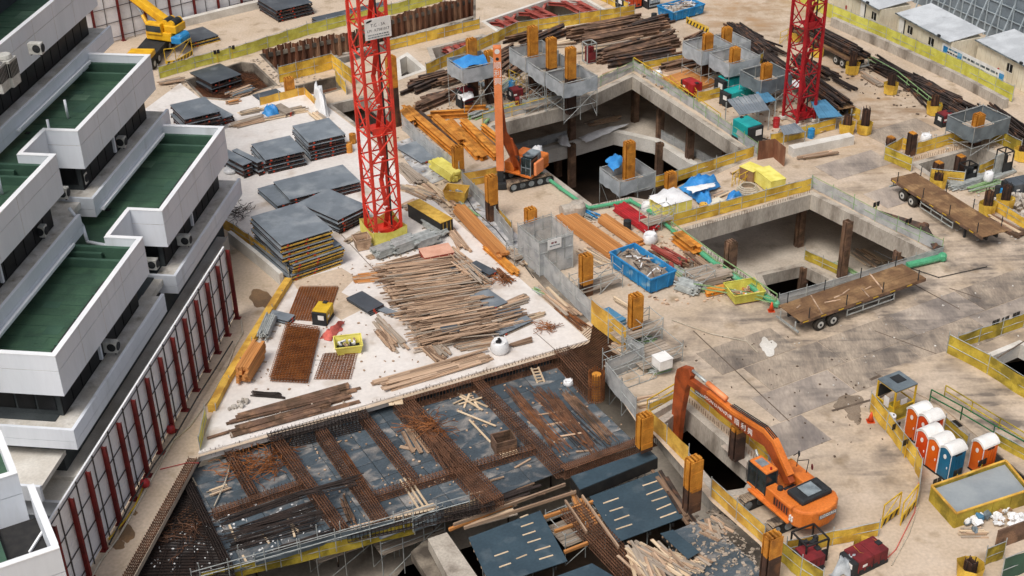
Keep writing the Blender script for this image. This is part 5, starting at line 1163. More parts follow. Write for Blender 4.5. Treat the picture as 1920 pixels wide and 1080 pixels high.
def cabin(label, F, a, L, W, H, roof='cabin_roof', windows=(.25, .65), door=.08, m='cabin'):
    o = at(*F, 0); t = thing('site_cabin', label, 'cabin', o, a, 'site cabins'); n = int(L / .33)
    for k in range(n):
        for y in (0, W): pbox('wall_panel', m, t, ((k + .5) * L / n, y, H / 2), (L / n - .03, .06 + .03 * (k % 2), H))
    for k in range(int(W / .33)):
        for x in (0, L): pbox('end_panel', m, t, (x, (k + .5) * W / int(W / .33), H / 2), (.06 + .03 * (k % 2), W / int(W / .33) - .03, H))
    pbox('inner_wall', m, t, (L / 2, W / 2, H / 2), (L - .06, W - .06, H - .02))
    nr = max(4, int(L / 1.0))
    for k in range(nr):
        A = V((k + .5) * L / nr, -.35, H + .05); B_ = V((k + .5) * L / nr, W + .3, H + .5); piece('roof_sheet', roof, t, A, B_, L / nr - .015 + .3 / nr, .05)
    pbox('fascia', 'machine_grey', t, (L / 2, -.36, H + .02), (L + .3, .04, .12))
    for f in windows:
        w = pbox('window', 'dark_glass', t, (L * f, -.06, H * .6), (.75, .04, .75)); 
        pbox('window_frame', 'white_paint', t, (L * f, -.055, H * .6 - .41), (.85, .05, .05)); pbox('window_mullion', 'white_paint', t, (L * f, -.09, H * .6), (.04, .02, .75))
    if door is not None: pbox('door', 'white_paint', t, (L * door, -.06, H * .45), (.75, .05, H * .85)); pbox('door_gap', 'machine_dark', t, (L * door + .5, -.055, H * .45), (.16, .04, H * .85))
    pbox('flood_lamp', 'machine_dark', t, (L * .82, -.42, H + .2), (.3, .2, .16)); pbox('fire_extinguisher', 'red_paint', t, (L * .42, -.09, H * .3), (.16, .1, .4)); return t
cabin('cream site cabin with a pale corrugated roof, middle of the three', (1680, 70), R(-70), 8.6, 3.4, 2.5)
cabin('long cream site cabin at the top, partly out of view', (1545, 2), R(-71), 10.5, 3.4, 2.5, windows=(.9,), door=.7)
cabin('cream site cabin with a pale roof at the right edge', (1828, 122), R(-70), 8.0, 3.6, 2.5, windows=(.6,), door=None)
# corrugated lean-to roofs by the generators
def leanto(label, px, z, m, n=6):
    a, b, c, d = pp(px, z); t = thing('corrugated_roof', label, 'roof', V(*(a.xy), 0), 0, 'lean-to roofs', world=True)
    for k in range(n):
        p = a.lerp(b, (k + .5) / n); q = d.lerp(c, (k + .5) / n) + UZ * .25; w = (b - a).length / n
        piece('roof_sheet', m, t, p, q, w - .02, .04); piece('rib', m, t, p + UZ * .03, q + UZ * .03, .06, .04)
    for p in (a, b, c, d): piece('post', 'galv', t, V(p.x, p.y, 0), p, .08, .08)
leanto('grey corrugated roof over the teal generators', [(1387,216),(1443,206),(1422,180),(1362,192)], 1.9, 'form_grey', 6); leanto('blue and grey corrugated roof left of the crimson crane', [(1424,196),(1455,188),(1432,173),(1420,178)], 1.8, 'blue_roof', 4)
leanto('small grey roof in front of the crimson crane foot', [(1470,254),(1510,247),(1490,236),(1462,242)], 1.2, 'form_grey', 4); leanto('blue grey roof right of the crimson crane', [(1535,222),(1580,218),(1545,192),(1522,196)], 1.4, 'blue_roof', 4)
# guard booth
def booth():
    o = at(1672, 792, 0); t = thing('guard_booth', 'yellow frame booth with a grey roof near the toilets', 'booth', o, SITE); L, W, H = 1.6, 1.5, 2.2
    for x in (0, L):
        for y in (0, W): piece('post', 'yellow_paint', t, (x, y, 0), (x, y, H), .09, .09)
    for z in (.05, 1.0, H):
        for a, b in (((0, 0), (L, 0)), ((L, 0), (L, W)), ((L, W), (0, W)), ((0, W), (0, 0))): piece('frame_bar', 'yellow_paint', t, (*a, z), (*b, z), .07, .07)
    for (c, d) in (((L / 2, 0, .5), (L - .1, .03, .9)), ((0, W / 2, .5), (.03, W - .1, .9)), ((L / 2, W / 2, .04), (L, W, .05))): pbox('panel', 'olive_net', t, c, d)
    pbox('roof', 'tarp_slate', t, (L / 2, W / 2, H + .06), (L + .1, W + .1, .08)); pbox('roof_patch', 'machine_dark', t, (L * .6, W * .6, H + .12), (.7, .7, .04))
    pbox('notice', 'white_paint', t, (.7, -.06, 1.35), (.5, .02, .4)); pbox('notice', 'yellow_paint', t, (.2, -.06, 1.35), (.3, .02, .4)); pbox('notice', 'white_paint', t, (-.06, .6, 1.2), (.02, .4, .7)); pbox('rear_panel', 'machine_dark', t, (L / 2, W - .05, 1.45), (L - .1, .03, .9))
booth()
# ---------------------------------------------------------------- formwork deck at the bottom
ZF = -.85
FU = pp([(362,872),(1050,660),(1120,640),(1206,690),(1145,715),(1205,800),(1235,835),(1050,892),(925,945),(640,1008),(300,1100),(235,1100)], ZF)
fdeck = thing('formwork_deck', 'blue grey plywood formwork deck with dusty patches under the rebar cages', 'formwork', at(700, 880, ZF), 0, None, world=True)
vmin = at(845, 962, ZF).dot(SY); us, vs_ = 2.42, 1.62
for iu in range(-14, 16):
    for iv in range(0, 16):
        c = SX * (iu * us + .3) + SY * (vmin + (iv + .5) * vs_); c.z = ZF - .02
        if inside(c, FU): pbox('plywood_sheet', 'form_ply', fdeck, c + UZ * jit(.008), (us - .03, vs_ - .03, .03), SITE)
        if inside(c, FU) and iu % 2 == 0 and iv % 2 == 0: piece('prop', 'steel_dark', fdeck, V(c.x, c.y, ZB), c - UZ * .1, .1, .1)
struct(MB().prism(pp([(350,880),(362,905),(400,985),(440,1075),(420,1110),(225,1110)], ZF), ZF - .2, ZF + .02), 'reinforced_bed', 'darkbed')
def cg(label, a, b, w, h=.7, m='rebar', z=ZF, **k): return cage(label, at(*a, z + h * .6) - UZ * h * .6, at(*b, z + h * .6) - UZ * h * .6, w, h, m, **k)
cg('rebar beam cage, leftmost of the long ones, below the tangled bars', (515, 822), (647, 1003), .6)
cg('rebar beam cage second from the left, between dusty bays', (602, 812), (720, 983), .7, nb=6)
cg('narrow rebar cage beside the brown boards', (678, 778), (778, 903), .45, nb=4)
cg('broadest rebar cage in the middle of the formwork', (755, 758), (925, 945), 1.3, nb=10)
cg('rebar cage left of the brown bar bundles', (893, 718), (1053, 885), .6, nb=5)
cg('short rebar cage under the tangled bars', (430, 852), (478, 932), .5, .5, nb=4)
cg('dark rebar cage at the left end of the formwork', (353, 913), (430, 1066), .4, .5, 'rebar_dark', nb=4)
cg('cross cage at the left below the tangled bars', (400, 964), (565, 908), .4, .45, nb=4)
cg('cross cage through the middle bays', (693, 934), (1000, 842), .45, .5, nb=4)
cg('dark cross cage along the edge of the pale slab', (505, 830), (690, 783), .8, .9, 'rebar_dark', nb=5)  # darker bar colour stands in for the deep shade at this edge
cg('cross cage along the slab edge by the ladder', (760, 755), (1050, 672), .5, .8, 'rebar', nb=5)
cg('cross cage with upright starter bars right of the middle', (1055, 885), (1228, 822), .5, .7, 'rebar', nb=6, sp=.13)
cg('cage along the railing at the lower edge of the formwork', (650, 1004), (925, 945), .6, .5, 'rebar_dark', nb=5)
cg('deep rebar cage at the corner of the pale slab', (1052, 664), (1118, 738), 1.0, 1.1, 'rebar', nb=7)
cg('broad rebar cage between the two dark blue panels', (1072, 955), (1205, 1095), 1.45, .5, 'rebar', z=-1.6, nb=10)
cg('rebar edge strip beside the path', (362, 864), (240, 1085), .5, .35, 'rebar', z=-.3, nb=6)
rebar_mat('rebar mat deck right of the slab corner', pp([(1062,655),(1112,612),(1196,682),(1128,712)], -.1), -.1, .16, 'rebar', 2, .022)
struct(MB().prism(pp([(1062,655),(1112,612),(1196,682),(1128,712)], -.3), -.35, -.3), 'mat_soffit', 'clay')
rebar_mat('dark rebar mat over the bed beside the path', pp([(350,885),(365,910),(440,1080),(260,1085)], ZF + .05), ZF + .05, .25, 'rebar_dark', 2, .025)
# bundles of bars lying on the formwork
Q = planks
def bars(label, a, b, n, sp, m='rebar', layers=3, r=.05, z=ZF, fan=.03, L=None, group='bar bundles on the formwork'):
    p, q = at(*a, z), at(*b, z); return planks(label, (p + q) / 2, ang(p, q), n, L or (q - p).length, sp, layers, m, z + .02, 'rebar_bundle', group, r, r, fan, 'rebar', 'tube', .04)
bars('brown bar bundle nearest the narrow ladder', (955, 730), (1040, 835), 26, .8)
bars('brown bar bundle second from the ladder', (1000, 728), (1085, 815), 20, .9)
bars('brown bar bundle in the middle of the right bay', (1030, 738), (1113, 848), 26, .8)
bars('brown bar bundle against the grey netting', (1057, 733), (1150, 832), 26, .9, 'steel_brown')
bars('thin loose bars between the brown bundles', (1040, 770), (1120, 850), 14, 2.4, 'rebar_dark', 1)
bars('black bar bundle at the left of the formwork, upper', (408, 985), (590, 922), 18, .7, 'rebar_dark'); bars('black bar bundle at the left of the formwork, middle', (440, 1000), (600, 945), 18, .8, 'rebar_dark'); bars('black bar bundle at the left of the formwork, lower', (430, 1030), (595, 985), 12, .7, 'rebar_dark')
bars('rusty bars lying on the dark bed by the path', (320, 1000), (380, 960), 14, 1.8, 'rebar', 1, z=ZF); bars('rusty bars over the broadest cage', (770, 770), (850, 880), 24, .9, 'rebar', 3, .04, z=ZF + .75, fan=.12)
bars('brown bars dropped between two cages below the poles', (640, 935), (662, 985), 10, .5, 'steel_brown', 3, .07)
def tangle(label, c, n, rad, m='rebar_bright', z=ZF, h=.5):
    o = at(*c, z); t = thing('rebar_offcuts', label, 'rebar', o, 0, 'heaps of bar offcuts'); b = MB()
    for i in range(n):
        p = V(jit(rad), jit(rad * .8), rnd.random() * h + .05); a = rnd.random() * 6.28; pts = [p]
        for k in range(5): a += jit(.9); pts.append(pts[-1] + V(math.cos(a), math.sin(a), jit(.12)) * min(.35, rad * .3)); pts[-1].z = max(.03, pts[-1].z)
        b.path(pts, .022, 3)
    tag(b.build('bent_bars', m, t), kind='stuff'); return t
tangle('heap of tangled rusty bars in the left bay', (478, 872), 120, 1.5); tangle('rusty link bars on the dark bed by the path', (330, 1000), 50, 1.4, 'rebar', h=.2); tangle('rusty links lying on the broadest cage', (800, 800), 60, .9, z=ZF + .7, h=.25); tangle('small heap of rusty fixings on the slab end', (1028, 617), 40, .5, 'rebar_bright', .12, .25); tangle('rusty fixings on the timber heap', (938, 528), 40, .5, 'rebar_bright', .12, .3); tangle('dark root like bars behind the yellow fence', (438, 405), 60, .9, 'rebar_dark', .1, .6)
# scrap timber on the formwork
def sticks(label, lines, m, z=ZF, w=.12, h=.05, group='loose battens on the formwork', cat='timber', name='loose_battens'):
    c = at(*lines[0][0], z); t = thing(name, label, cat, c, 0, group, world=True)
    for i, (a, b) in enumerate(lines): piece('batten', m, t, at(*a, z) + UZ * (.03 + .05 * (i % 3)), at(*b, z) + UZ * (.03 + .05 * ((i + 1) % 3)), w, h)
    return t
sticks('crossed pale battens heaped in the middle bay', [((857,738),(915,765)),((860,760),(905,748)),((850,760),(885,742)),((870,765),(880,740)),((858,772),(930,802)),((880,790),(920,830)),((890,755),(900,770)),((862,745),(905,772))], 'plank_pale')
sticks('long pale poles leaning over the lower bays', [((750,900),(788,960)),((758,898),(797,958)),((768,900),(808,957))], 'plank_pale'); sticks('brown boards dropped in the bay left of the broadest cage', [((755,810),(775,850)),((762,805),(790,852)),((768,803),(805,850)),((750,838),(780,845))], 'plank', w=.25)
sticks('pale batten scraps by the black bars', [((430,985),(445,1020)),((540,975),(560,1000)),((490,1000),(505,1020)),((455,1042),(465,1060)),((545,980),(553,1010))], 'plank_pale'); sticks('pale battens on the right formwork bay', [((1010,800),(1075,790)),((1050,820),(1090,815)),((1080,850),(1110,845)),((1000,780),(1060,772))], 'plank'); sticks('thin battens in the lower middle bay', [((965,878),(995,862)),((915,905),(945,897)),((880,930),(905,922))], 'plank')
o = at(945, 842, ZF); cr = thing('steel_frame_box', 'small brown open box of stacked frames in the middle bay', 'box', o, R(20)); 
for k in range(6):
    for (c, d) in (((0, -.5), (1.3, .08)), ((0, .5), (1.3, .08)), ((-.62, 0), (.08, .95)), ((.62, 0), (.08, .95))): pbox('frame_bar', 'steel_brown', cr, (*c, .08 + k * .16), (*d, .13))
pl = MB().box(at(953, 852, ZF) + UZ * .2, (1.1, .8, .04), R(25)).build('plywood_board', 'plank_pale'); tag(pl, 'square pale board beside the brown frame box', 'board'); pl2 = MB().box(at(743, 771, ZF) + UZ * .75, (.9, .7, .04), R(10)).build('plywood_board', 'plank_pale'); tag(pl2, 'pale board on the cage near the slab edge', 'board')
lad = thing('ladder', 'short pale wooden ladder leaning at the slab edge', 'ladder', at(1000, 712, ZF), 0, None, world=True); a0, a1 = at(1008, 718, ZF), at(996, 690, .1); nx = V(.45, .1, 0)
for s in (0, 1): piece('stile', 'plank_pale', lad, a0 + nx * s, a1 + nx * s, .07, .1)
for k in range(5): p = a0.lerp(a1, (k + .5) / 5); piece('rung', 'plank_pale', lad, p, p + nx, .06, .06)
# railings with netting along the lower edge
RB = pp([(380,1100),(600,1046),(680,1026),(778,1002)], -1.5)
fence('yellow netting hung below the lower formwork railing', None, .95, 'olive_net', z=-1.5, pts=RB, rails=True, posth=1.2); fence('grey sheet hung on the lower formwork railing', None, .6, 'tarp_slate', pts=pp([(480,1062),(640,1015),(740,990)], -.7), posth=.6, group='grey netting barriers'); fence('grey tarpaulin bulge on the railing by the timber screen', None, .9, 'tarp_slate', pts=pp([(775,998),(832,972)], -1.1), lean=.25, group='grey netting barriers')
fence('timber board screen at the middle of the lower railing', None, .7, 'plank_pale', pts=pp([(832,972),(900,950)], -1.1), lean=.01, rails=False, group='timber screens')
rl = thing('handrail', 'long galvanised handrail above the lower formwork edge', 'handrail', at(380, 1080, -.3), 0, None, world=True)
for dz in (0, .45): piece('rail', 'galv', rl, at(360, 1085, -.2) + UZ * dz, at(880, 940, -.2) + UZ * dz, .06, .06, 'tube')
for k in range(9): p = at(360, 1085, -.2).lerp(at(880, 940, -.2), k / 8); piece('post', 'galv', rl, p - UZ * .9, p + UZ * .7, .06, .06, 'tube')
# dark blue panels in the lower bays
def panel(label, px, z, th, m='form_clean', slots=(), props=True):
    P = pp(px, z); t = thing('formwork_table', label, 'formwork', P[0], 0, 'dark blue formwork tables', world=True)
    MB().prism(P, z - .04, z).build('plywood_sheet', m, t); n = 6
    for k in range(n):
        a = P[0].lerp(P[3], (k + .5) / n); b = P[1].lerp(P[2], (k + .5) / n); piece('joist', 'plank', t, a - UZ * .12, b - UZ * .12, .08, .14)
    for k in range(3):
        a = P[0].lerp(P[1], .15 + .35 * k); b = P[3].lerp(P[2], .15 + .35 * k); piece('bearer', 'black', t, a - UZ * .3, b - UZ * .3, .12, .2)
        if props:
            for f in (.1, .9): p = a.lerp(b, f); piece('prop', 'galv', t, V(p.x, p.y, ZB), p - UZ * .4, .09, .09, 'tube')
    if th > .3:
        for k in range(4): a, b = P[k], P[(k + 1) % 4]; piece('side_form', 'black', t, a - UZ * (th / 2 + .05), b - UZ * (th / 2 + .05), .05, th)
    for (a, b) in slots: piece('slot_batten', 'plank_pale', t, at(*a, z) + UZ * .01, at(*b, z) + UZ * .01, .09, .025)
    return t
sA = [((977,988),(1000,980)),((980,1004),(1004,996)),((989,1018),(1014,1010)),((1003,1033),(1032,1024)),((1011,1049),(1037,1041)),((927,1043),(953,1034)),((936,1064),(958,1056)),((968,1048),(988,1040)),((975,971),(990,965))]
sB = [((1131,944),(1160,934)),((1143,959),(1168,951)),((1152,976),(1180,966)),((1155,993),(1185,983)),((1205,911),(1232,902)),((1212,928),(1243,916)),((1222,940),(1250,931)),((1231,956),(1258,945)),((1238,971),(1268,960))]
panel('dark blue formwork table with pale slots at the bottom middle', [(878,1008),(1013,957),(1064,1052),(920,1100)], -1.2, .12, slots=sA); panel('dark blue formwork table with pale slots left of the excavator pit', [(1105,931),(1233,884),(1281,970),(1157,1017)], -1.1, .12, slots=sB)
panel('long blue formwork box above the slotted table', [(1070,893),(1217,842),(1233,858),(1087,918)], -.5, .75); panel('small blue formwork table at the bottom edge', [(1030,1085),(1110,1056),(1150,1080),(1060,1110)], -1.2, .12); panel('narrow blue panel lying on the scrap timber', [(1238,1000),(1262,993),(1312,1035),(1290,1048)], -.6, .12, props=False)
sticks('orange timber bearers between the slotted tables', [((842,994),(950,950)),((1020,972),(1090,950)),((1040,1000),(1103,975)),((1058,1036),(1102,1020)),((1095,950),(1112,944)),((1110,975),(1125,968)),((880,975),(960,948))], 'plank_orange', -1.3, .16, .18)
sticks('dark timber edge boards below the middle formwork', [((850,985),(1060,910)),((870,992),(1080,925)),((1080,880),(1110,905)),((1060,940),(1100,1000)),((1090,930),(1160,1030))], 'plank', -1.1, .1, .2)
struct(MB().prism(pp([(802,1010),(838,998),(905,1095),(850,1100)], -1.6), -2.4, -1.6), 'concrete_beam', 'concrete'); struct(MB().prism(pp([(770,1035),(800,1010),(850,1100),(820,1110)], -2.6), -3.2, -2.6), 'concrete_beam', 'concrete_dirty')
# debris deck at the lower right
FL = pp([(1290,960),(1338,945),(1428,1024),(1480,1100),(1200,1110),(1270,1010)], -1.0); fd2 = thing('formwork_deck', 'dusty debris strewn formwork deck at the bottom right', 'formwork', at(1370, 1020, -1), 0, None, world=True)
for iu in range(-10, 20):
    for iv in range(-30, 60):
        c = SX * (iu * us) + SY * (iv * 1.25); c.z = -1.0
        if inside(c, FL): pbox('plywood_sheet', 'form_ply', fd2, c + UZ * jit(.008), (us - .01, 1.24, .03), SITE)
Q('heap of scrap timber at the bottom edge', at(1225, 1060, -1), R(-62), 60, 2.6, 2.6, 4, 'plank_grey', -1.0, fan=.3, ms=['plank_grey', 'plank_pale', 'plank']); Q('scrap timber beside the narrow blue panel', at(1290, 1050, -1), R(-40), 26, 1.6, 1.6, 3, 'plank', -1.0, fan=.4, ms=['plank_grey', 'plank_pale', 'plank']); Q('splintered timber by the yellow pit fence', at(1345, 990, -1), R(-50), 24, 1.3, 1.8, 2, 'plank', -1.0, fan=.6, ms=['plank_grey', 'plank'])
def litter(label, poly, n, z, ms, smax=.25, name='debris', cat='debris'):
    P = pp(poly, z); t = thing(name, label, cat, P[0], 0, None, world=True); b = MB(); x0 = min(p.x for p in P); x1 = max(p.x for p in P); y0 = min(p.y for p in P); y1 = max(p.y for p in P); i = 0
    while i < n:
        c = V(rnd.uniform(x0, x1), rnd.uniform(y0, y1), z + .03)
        if inside(c, P) and not (z > -.2 and any(inside(c, h) for h in HW.values())): s = rnd.uniform(.05, smax); b.box(c, (s, s * rnd.uniform(.2, 1), .05), rnd.random() * 3); i += 1
    tag(b.build('fragments', ms, t), kind='stuff'); tag(t, kind='stuff'); return t
litter('small scraps strewn over the lower right deck', [(1290,965),(1338,948),(1420,1024),(1460,1080),(1300,1080)], 220, -.98, 'plank_grey'); litter('pale scraps strewn over the black bars', [(300,1000),(420,960),(600,920),(640,1000),(400,1075),(280,1070)], 160, ZF + .02, 'tarp_white', .14); litter('small scraps strewn over the formwork bays', [(500,850),(1040,690),(1180,800),(1040,870),(640,980)], 240, ZF + .02, 'plank', .16)
litter('scraps of wood on the pale slab', [(560,520),(700,480),(1000,600),(700,720),(470,740)], 150, .13, 'plank', .18); litter('crumbs of dirt on the working deck', [(1250,590),(1560,640),(1700,800),(1560,900),(1300,720)], 60, .03, 'kerb_dark', .14); litter('rubbish along the barrier of the machine yard', [(760,150),(900,120),(1060,170),(960,215),(780,215)], 200, .02, 'clay', .3); litter('scraps over the steel yard at the top', [(1060,60),(1240,30),(1330,110),(1220,125),(1130,125)], 160, .02, 'clay', .3)
# ---------------------------------------------------------------- timber and steel in the yard
c = at
def board_heap(label, c0, c1, n, L, a0, a1, h=.5, ms=('plank', 'plank', 'plank', 'plank_grey', 'plank_dark')):
    "boards laid side by side and on top of each other from c0 to c1"
    p, q = at(*c0, .12), at(*c1, .12); t = thing('timber_pile', label, 'timber', p, 0, 'loose timber piles', world=True)
    for i in range(n):
        f = (i + rnd.random()) / n; a = R(a0 + (a1 - a0) * f + (jit(14) if rnd.random() < .12 else jit(5))); c = p.lerp(q, f); e = V(math.cos(a), math.sin(a), 0); l = L * rnd.uniform(.55, 1.05)
        c = c + e * jit(L * .28) + UZ * (.04 + h * rnd.random()); d = e * l / 2 + UZ * jit(.06)
        piece('board', rnd.choice(ms), t, c - d, c + d, rnd.uniform(.06, .14), rnd.uniform(.03, .06))
    return t
board_heap('back part of the big timber heap', (776, 498), (806, 540), 190, 4.8, 12, 14); board_heap('middle part of the big timber heap', (806, 540), (838, 590), 210, 5.0, 14, 15); board_heap('front part of the big timber heap', (838, 590), (868, 645), 200, 4.6, 15, 20, .6)
board_heap('pale topped boards behind the big timber heap', (752, 492), (770, 510), 26, 3.2, 24, 20, .4); board_heap('weathered boards along the right of the big timber heap', (868, 520), (890, 505), 40, 4.2, -58, -60, .5, ('plank_grey', 'plank')); board_heap('boards under the sheet pack right of the big timber heap', (925, 590), (945, 620), 50, 3.6, 20, 26, .4)
for lab, a, b, n, sp, ms in (('grey boards right of the red crate', (830, 488), (908, 532), 30, 1.1, ['plank_grey', 'plank']), ('boards sliding off the right of the timber heap', (925, 560), (945, 605), 24, 1.0, ['plank', 'plank_pale']), ('narrow boards before the black formwork bundle', (840, 430), (872, 470), 26, .9, ['plank']), ('boards fanned over the front left of the timber heap', (782, 615), (832, 668), 34, 1.0, ['plank_grey', 'plank']),
      ('broad weathered boards left of the timber heap', (755, 570), (800, 625), 8, .9, ['plank_grey']), ('loose boards left front on the slab', (708, 600), (752, 655), 22, .9, ['plank', 'plank_grey']), ('short sticks at the back left of the timber heap', (665, 525), (715, 518), 40, 1.2, ['plank_orange', 'plank']),
      ('weathered boards behind the red crane base', (748, 310), (792, 345), 26, 1.2, ['plank_grey']), ('stacked boards right of the red crane', (752, 352), (790, 362), 24, 1.0, ['plank', 'plank_grey', 'plank_pale']), ('low board stack behind the black formwork bundle', (755, 392), (785, 380), 22, 1.2, ['plank', 'plank_grey']), ('board pile in front of the terraces end', (437, 238), (495, 222), 34, 1.4, ['plank', 'plank_grey']), ('pale boards beside the blue sheet', (450, 215), (490, 205), 14, .9, ['plank_pale', 'plank_grey']),
      ('pallet boards by the yellow fence end', (535, 212), (575, 205), 18, 1.2, ['plank_grey', 'plank_pale']), ('weathered boards on the slab front edge, left', (905, 590), (990, 560), 20, .8, ['plank', 'plank_grey']), ('boards under the grey sheets on the slab', (870, 600), (960, 590), 30, 1.4, ['plank', 'plank_pale']), ('scrap boards at the red brown bed corner', (425, 195), (450, 190), 16, 1.0, ['plank', 'plank_orange']),
      ('brown timber on the far yard left', (300, 158), (345, 150), 20, .9, ['plank', 'plank_grey']), ('crisscross scraps on the far bed', (430, 180), (475, 165), 24, 1.8, ['plank', 'tarp_slate'])):
    p, q = at(*a, .12), at(*b, .12); Q(lab, (p + q) / 2, ang(p, q), n, (q - p).length, sp, 4, ms[0], .12, ms=ms, fan=.1, along=.12)
# long dark planks laid at the slab edge
for lab, a, b, n, sp, m in (('long brown scaffold boards along the slab edge, upper row', (395, 800), (690, 722), 12, 1.0, 'steel_brown'), ('long brown scaffold boards along the slab edge, lower row', (390, 826), (680, 745), 12, .9, 'steel_brown'), ('long weathered boards at the right of the slab edge', (690, 735), (930, 664), 30, 1.5, 'plank')):
    p, q = at(*a, .12), at(*b, .12); planks(lab, (p + q) / 2, ang(p, q), n, (q - p).length * .75, sp, 3, m, .12, 'scaffold_boards', 'long boards on the slab edge', .24, .07, .02, 'boards', 'box', .16)
for k in range(9): pass
sticks('cross battens under the long brown boards', [((468,790),(474,806)),((525,775),(532,792)),((585,760),(590,775)),((640,745),(646,760)),((430,808),(436,822))], 'plank_grey', .12, .1, .08, 'loose battens on the slab')
U = bundle
def US(lab, a, b, rows, cols, w, h, m, kind='ibeam', z=.0, **k): return U(lab, at(*a, z), at(*b, z), rows, cols, w, h, m, kind=kind, z=z, **k)
for lab, a, b, r_, c_, m in (('long orange beam at the near side of the beam pile', (754, 214), (848, 296), 2, 2, 'steel_orange'), ('stub of orange beams beside the tall dark post', (742, 222), (758, 243), 2, 3, 'steel_orange'), ('dark beam lying within the orange beam pile', (778, 220), (852, 282), 1, 2, 'steel_dark'), ('orange beams in the middle of the beam pile', (808, 232), (860, 280), 2, 2, 'steel_orange'), ('orange beams behind the upright king post', (828, 234), (893, 304), 1, 3, 'steel_orange'), ('thin orange beams at the right of the beam pile', (860, 238), (924, 302), 2, 2, 'steel_orange'), ('brown beam on the right of the beam pile', (868, 232), (932, 288), 1, 1, 'steel_brown'), ('orange beam next to the raised arm', (900, 247), (934, 275), 2, 1, 'steel_orange'),
       ('deep orange girder lying across the back of the pile', (806, 226), (875, 222), 2, 1, 'steel_orange'), ('second orange girder behind the raised arm', (868, 216), (912, 214), 2, 1, 'steel_orange')):
    US(lab, a, b, r_, c_, .34, .36, m, group='orange beam pile')
US('long pale orange beams along the walkway, upper', (850, 402), (932, 492), 3, 3, .3, .2, 'plank_orange', 'box', .05, group='orange planks on the walkway'); US('long orange beams along the walkway, lower end', (905, 470), (962, 522), 1, 3, .22, .2, 'steel_orange', z=.05, group='orange planks on the walkway')
US('broad stack of orange timbers right of the enclosure', (1042, 415), (1142, 488), 4, 6, .24, .12, 'plank_orange', 'box', group='orange timbers'); US('narrow stack of orange timbers behind the broad one', (1118, 417), (1187, 466), 3, 4, .24, .12, 'plank_orange', 'box', group='orange timbers'); US('red tube bundle beside the green pipe', (1148, 398), (1210, 442), 3, 6, .2, .16, 'red_paint', 'tube', group=None)
US('short orange girder beside the green pipe', (1260, 456), (1296, 484), 2, 2, .4, .4, 'steel_orange', group='orange timbers'); US('weathered boards stacked by the pit post', (1313, 543), (1366, 530), 6, 7, .26, .1, 'plank_grey', 'box', group='grey board stacks', jl=.5); US('galvanised tube bundle in front of the scrap', (1264, 545), (1300, 558), 5, 8, .13, .12, 'galv', 'tube', group='galvanised bundles'); US('orange beams under the weathered boards', (1330, 558), (1365, 550), 1, 3, .25, .25, 'steel_orange', group='orange timbers')
US('cream board block beside the grey netting', (806, 318), (845, 345), 4, 5, .2, .2, 'lemon', 'box', .05, group='cream board blocks'); US('upright orange timber baulks beside the long yellow fence', (470, 722), (500, 672), 4, 4, .2, .28, 'plank_orange', 'box', .12, group='orange timbers')
US('galvanised frame stack left of the red crate', (712, 490), (745, 478), 5, 5, .2, .11, 'galv', 'box', .12, group='galvanised bundles'); US('galvanised frame stack behind the red crate', (745, 482), (782, 468), 7, 5, .22, .1, 'galv', 'box', .12, group='galvanised bundles'); US('galvanised frame stack nearest the black formwork', (785, 472), (825, 458), 6, 6, .2, .1, 'galv', 'box', .12, group='galvanised bundles'); US('galvanised planks leaning by the red crane', (790, 425), (822, 450), 4, 4, .22, .1, 'galv', 'box', .12, group='galvanised bundles')
US('galvanised tubes beside the rebar mats', (505, 640), (520, 605), 5, 6, .12, .1, 'galv', 'tube', .12, group='galvanised bundles'); US('grey blue tubes in front of the right hand pit', (1790, 360), (1850, 340), 3, 9, .14, .12, 'galv', 'tube', group='galvanised bundles'); US('long grey sections beside the white bag', (1855, 345), (1905, 325), 2, 5, .24, .12, 'galv', 'box', group='galvanised bundles'); US('rusty sheet sections at the end of the right trailer', (1850, 420), (1905, 448), 2, 4, .3, .1, 'steel_brown', 'box', group='stacked steel sections')
# the steel yard
for lab, a, b, n, sp, m in (('dark steel lengths in front of the trench barrier', (800, 168), (940, 118), 14, 3.0, 'steel_brown'), ('steel lengths stacked right of the red crane', (775, 212), (852, 180), 10, 1.2, 'steel_brown'), ('crossed dark steel by the tall post', (757, 180), (850, 140), 8, 1.8, 'steel_dark'), ('steel lengths left of the wrapped platforms', (935, 150), (990, 105), 16, 4.5, 'steel_brown'),
       ('long steel sections along the red strut pit', (1050, 72), (1225, 40), 14, 2.6, 'steel_brown'), ('second row of long steel sections in the steel yard', (1070, 88), (1255, 52), 12, 2.4, 'steel_brown'), ('third row of steel sections near the wrapped platforms', (1105, 120), (1285, 80), 14, 2.4, 'steel_brown'), ('dark steel sections at the edge of the big pit', (1120, 128), (1290, 98), 12, 1.6, 'steel_dark'), ('brown steel sections near the plank pallet', (1230, 140), (1320, 118), 10, 1.6, 'steel_brown'), ('short steel stubs beside the skip', (1235, 80), (1262, 66), 6, 1.2, 'steel_brown')):
    p, q = at(*a), at(*b); planks(lab, (p + q) / 2, ang(p, q), n, (q - p).length * .85, sp, 2, m, .0, 'steel_sections', 'steel in the yard', .3, .3, .04, 'steel', 'ibeam', .1)
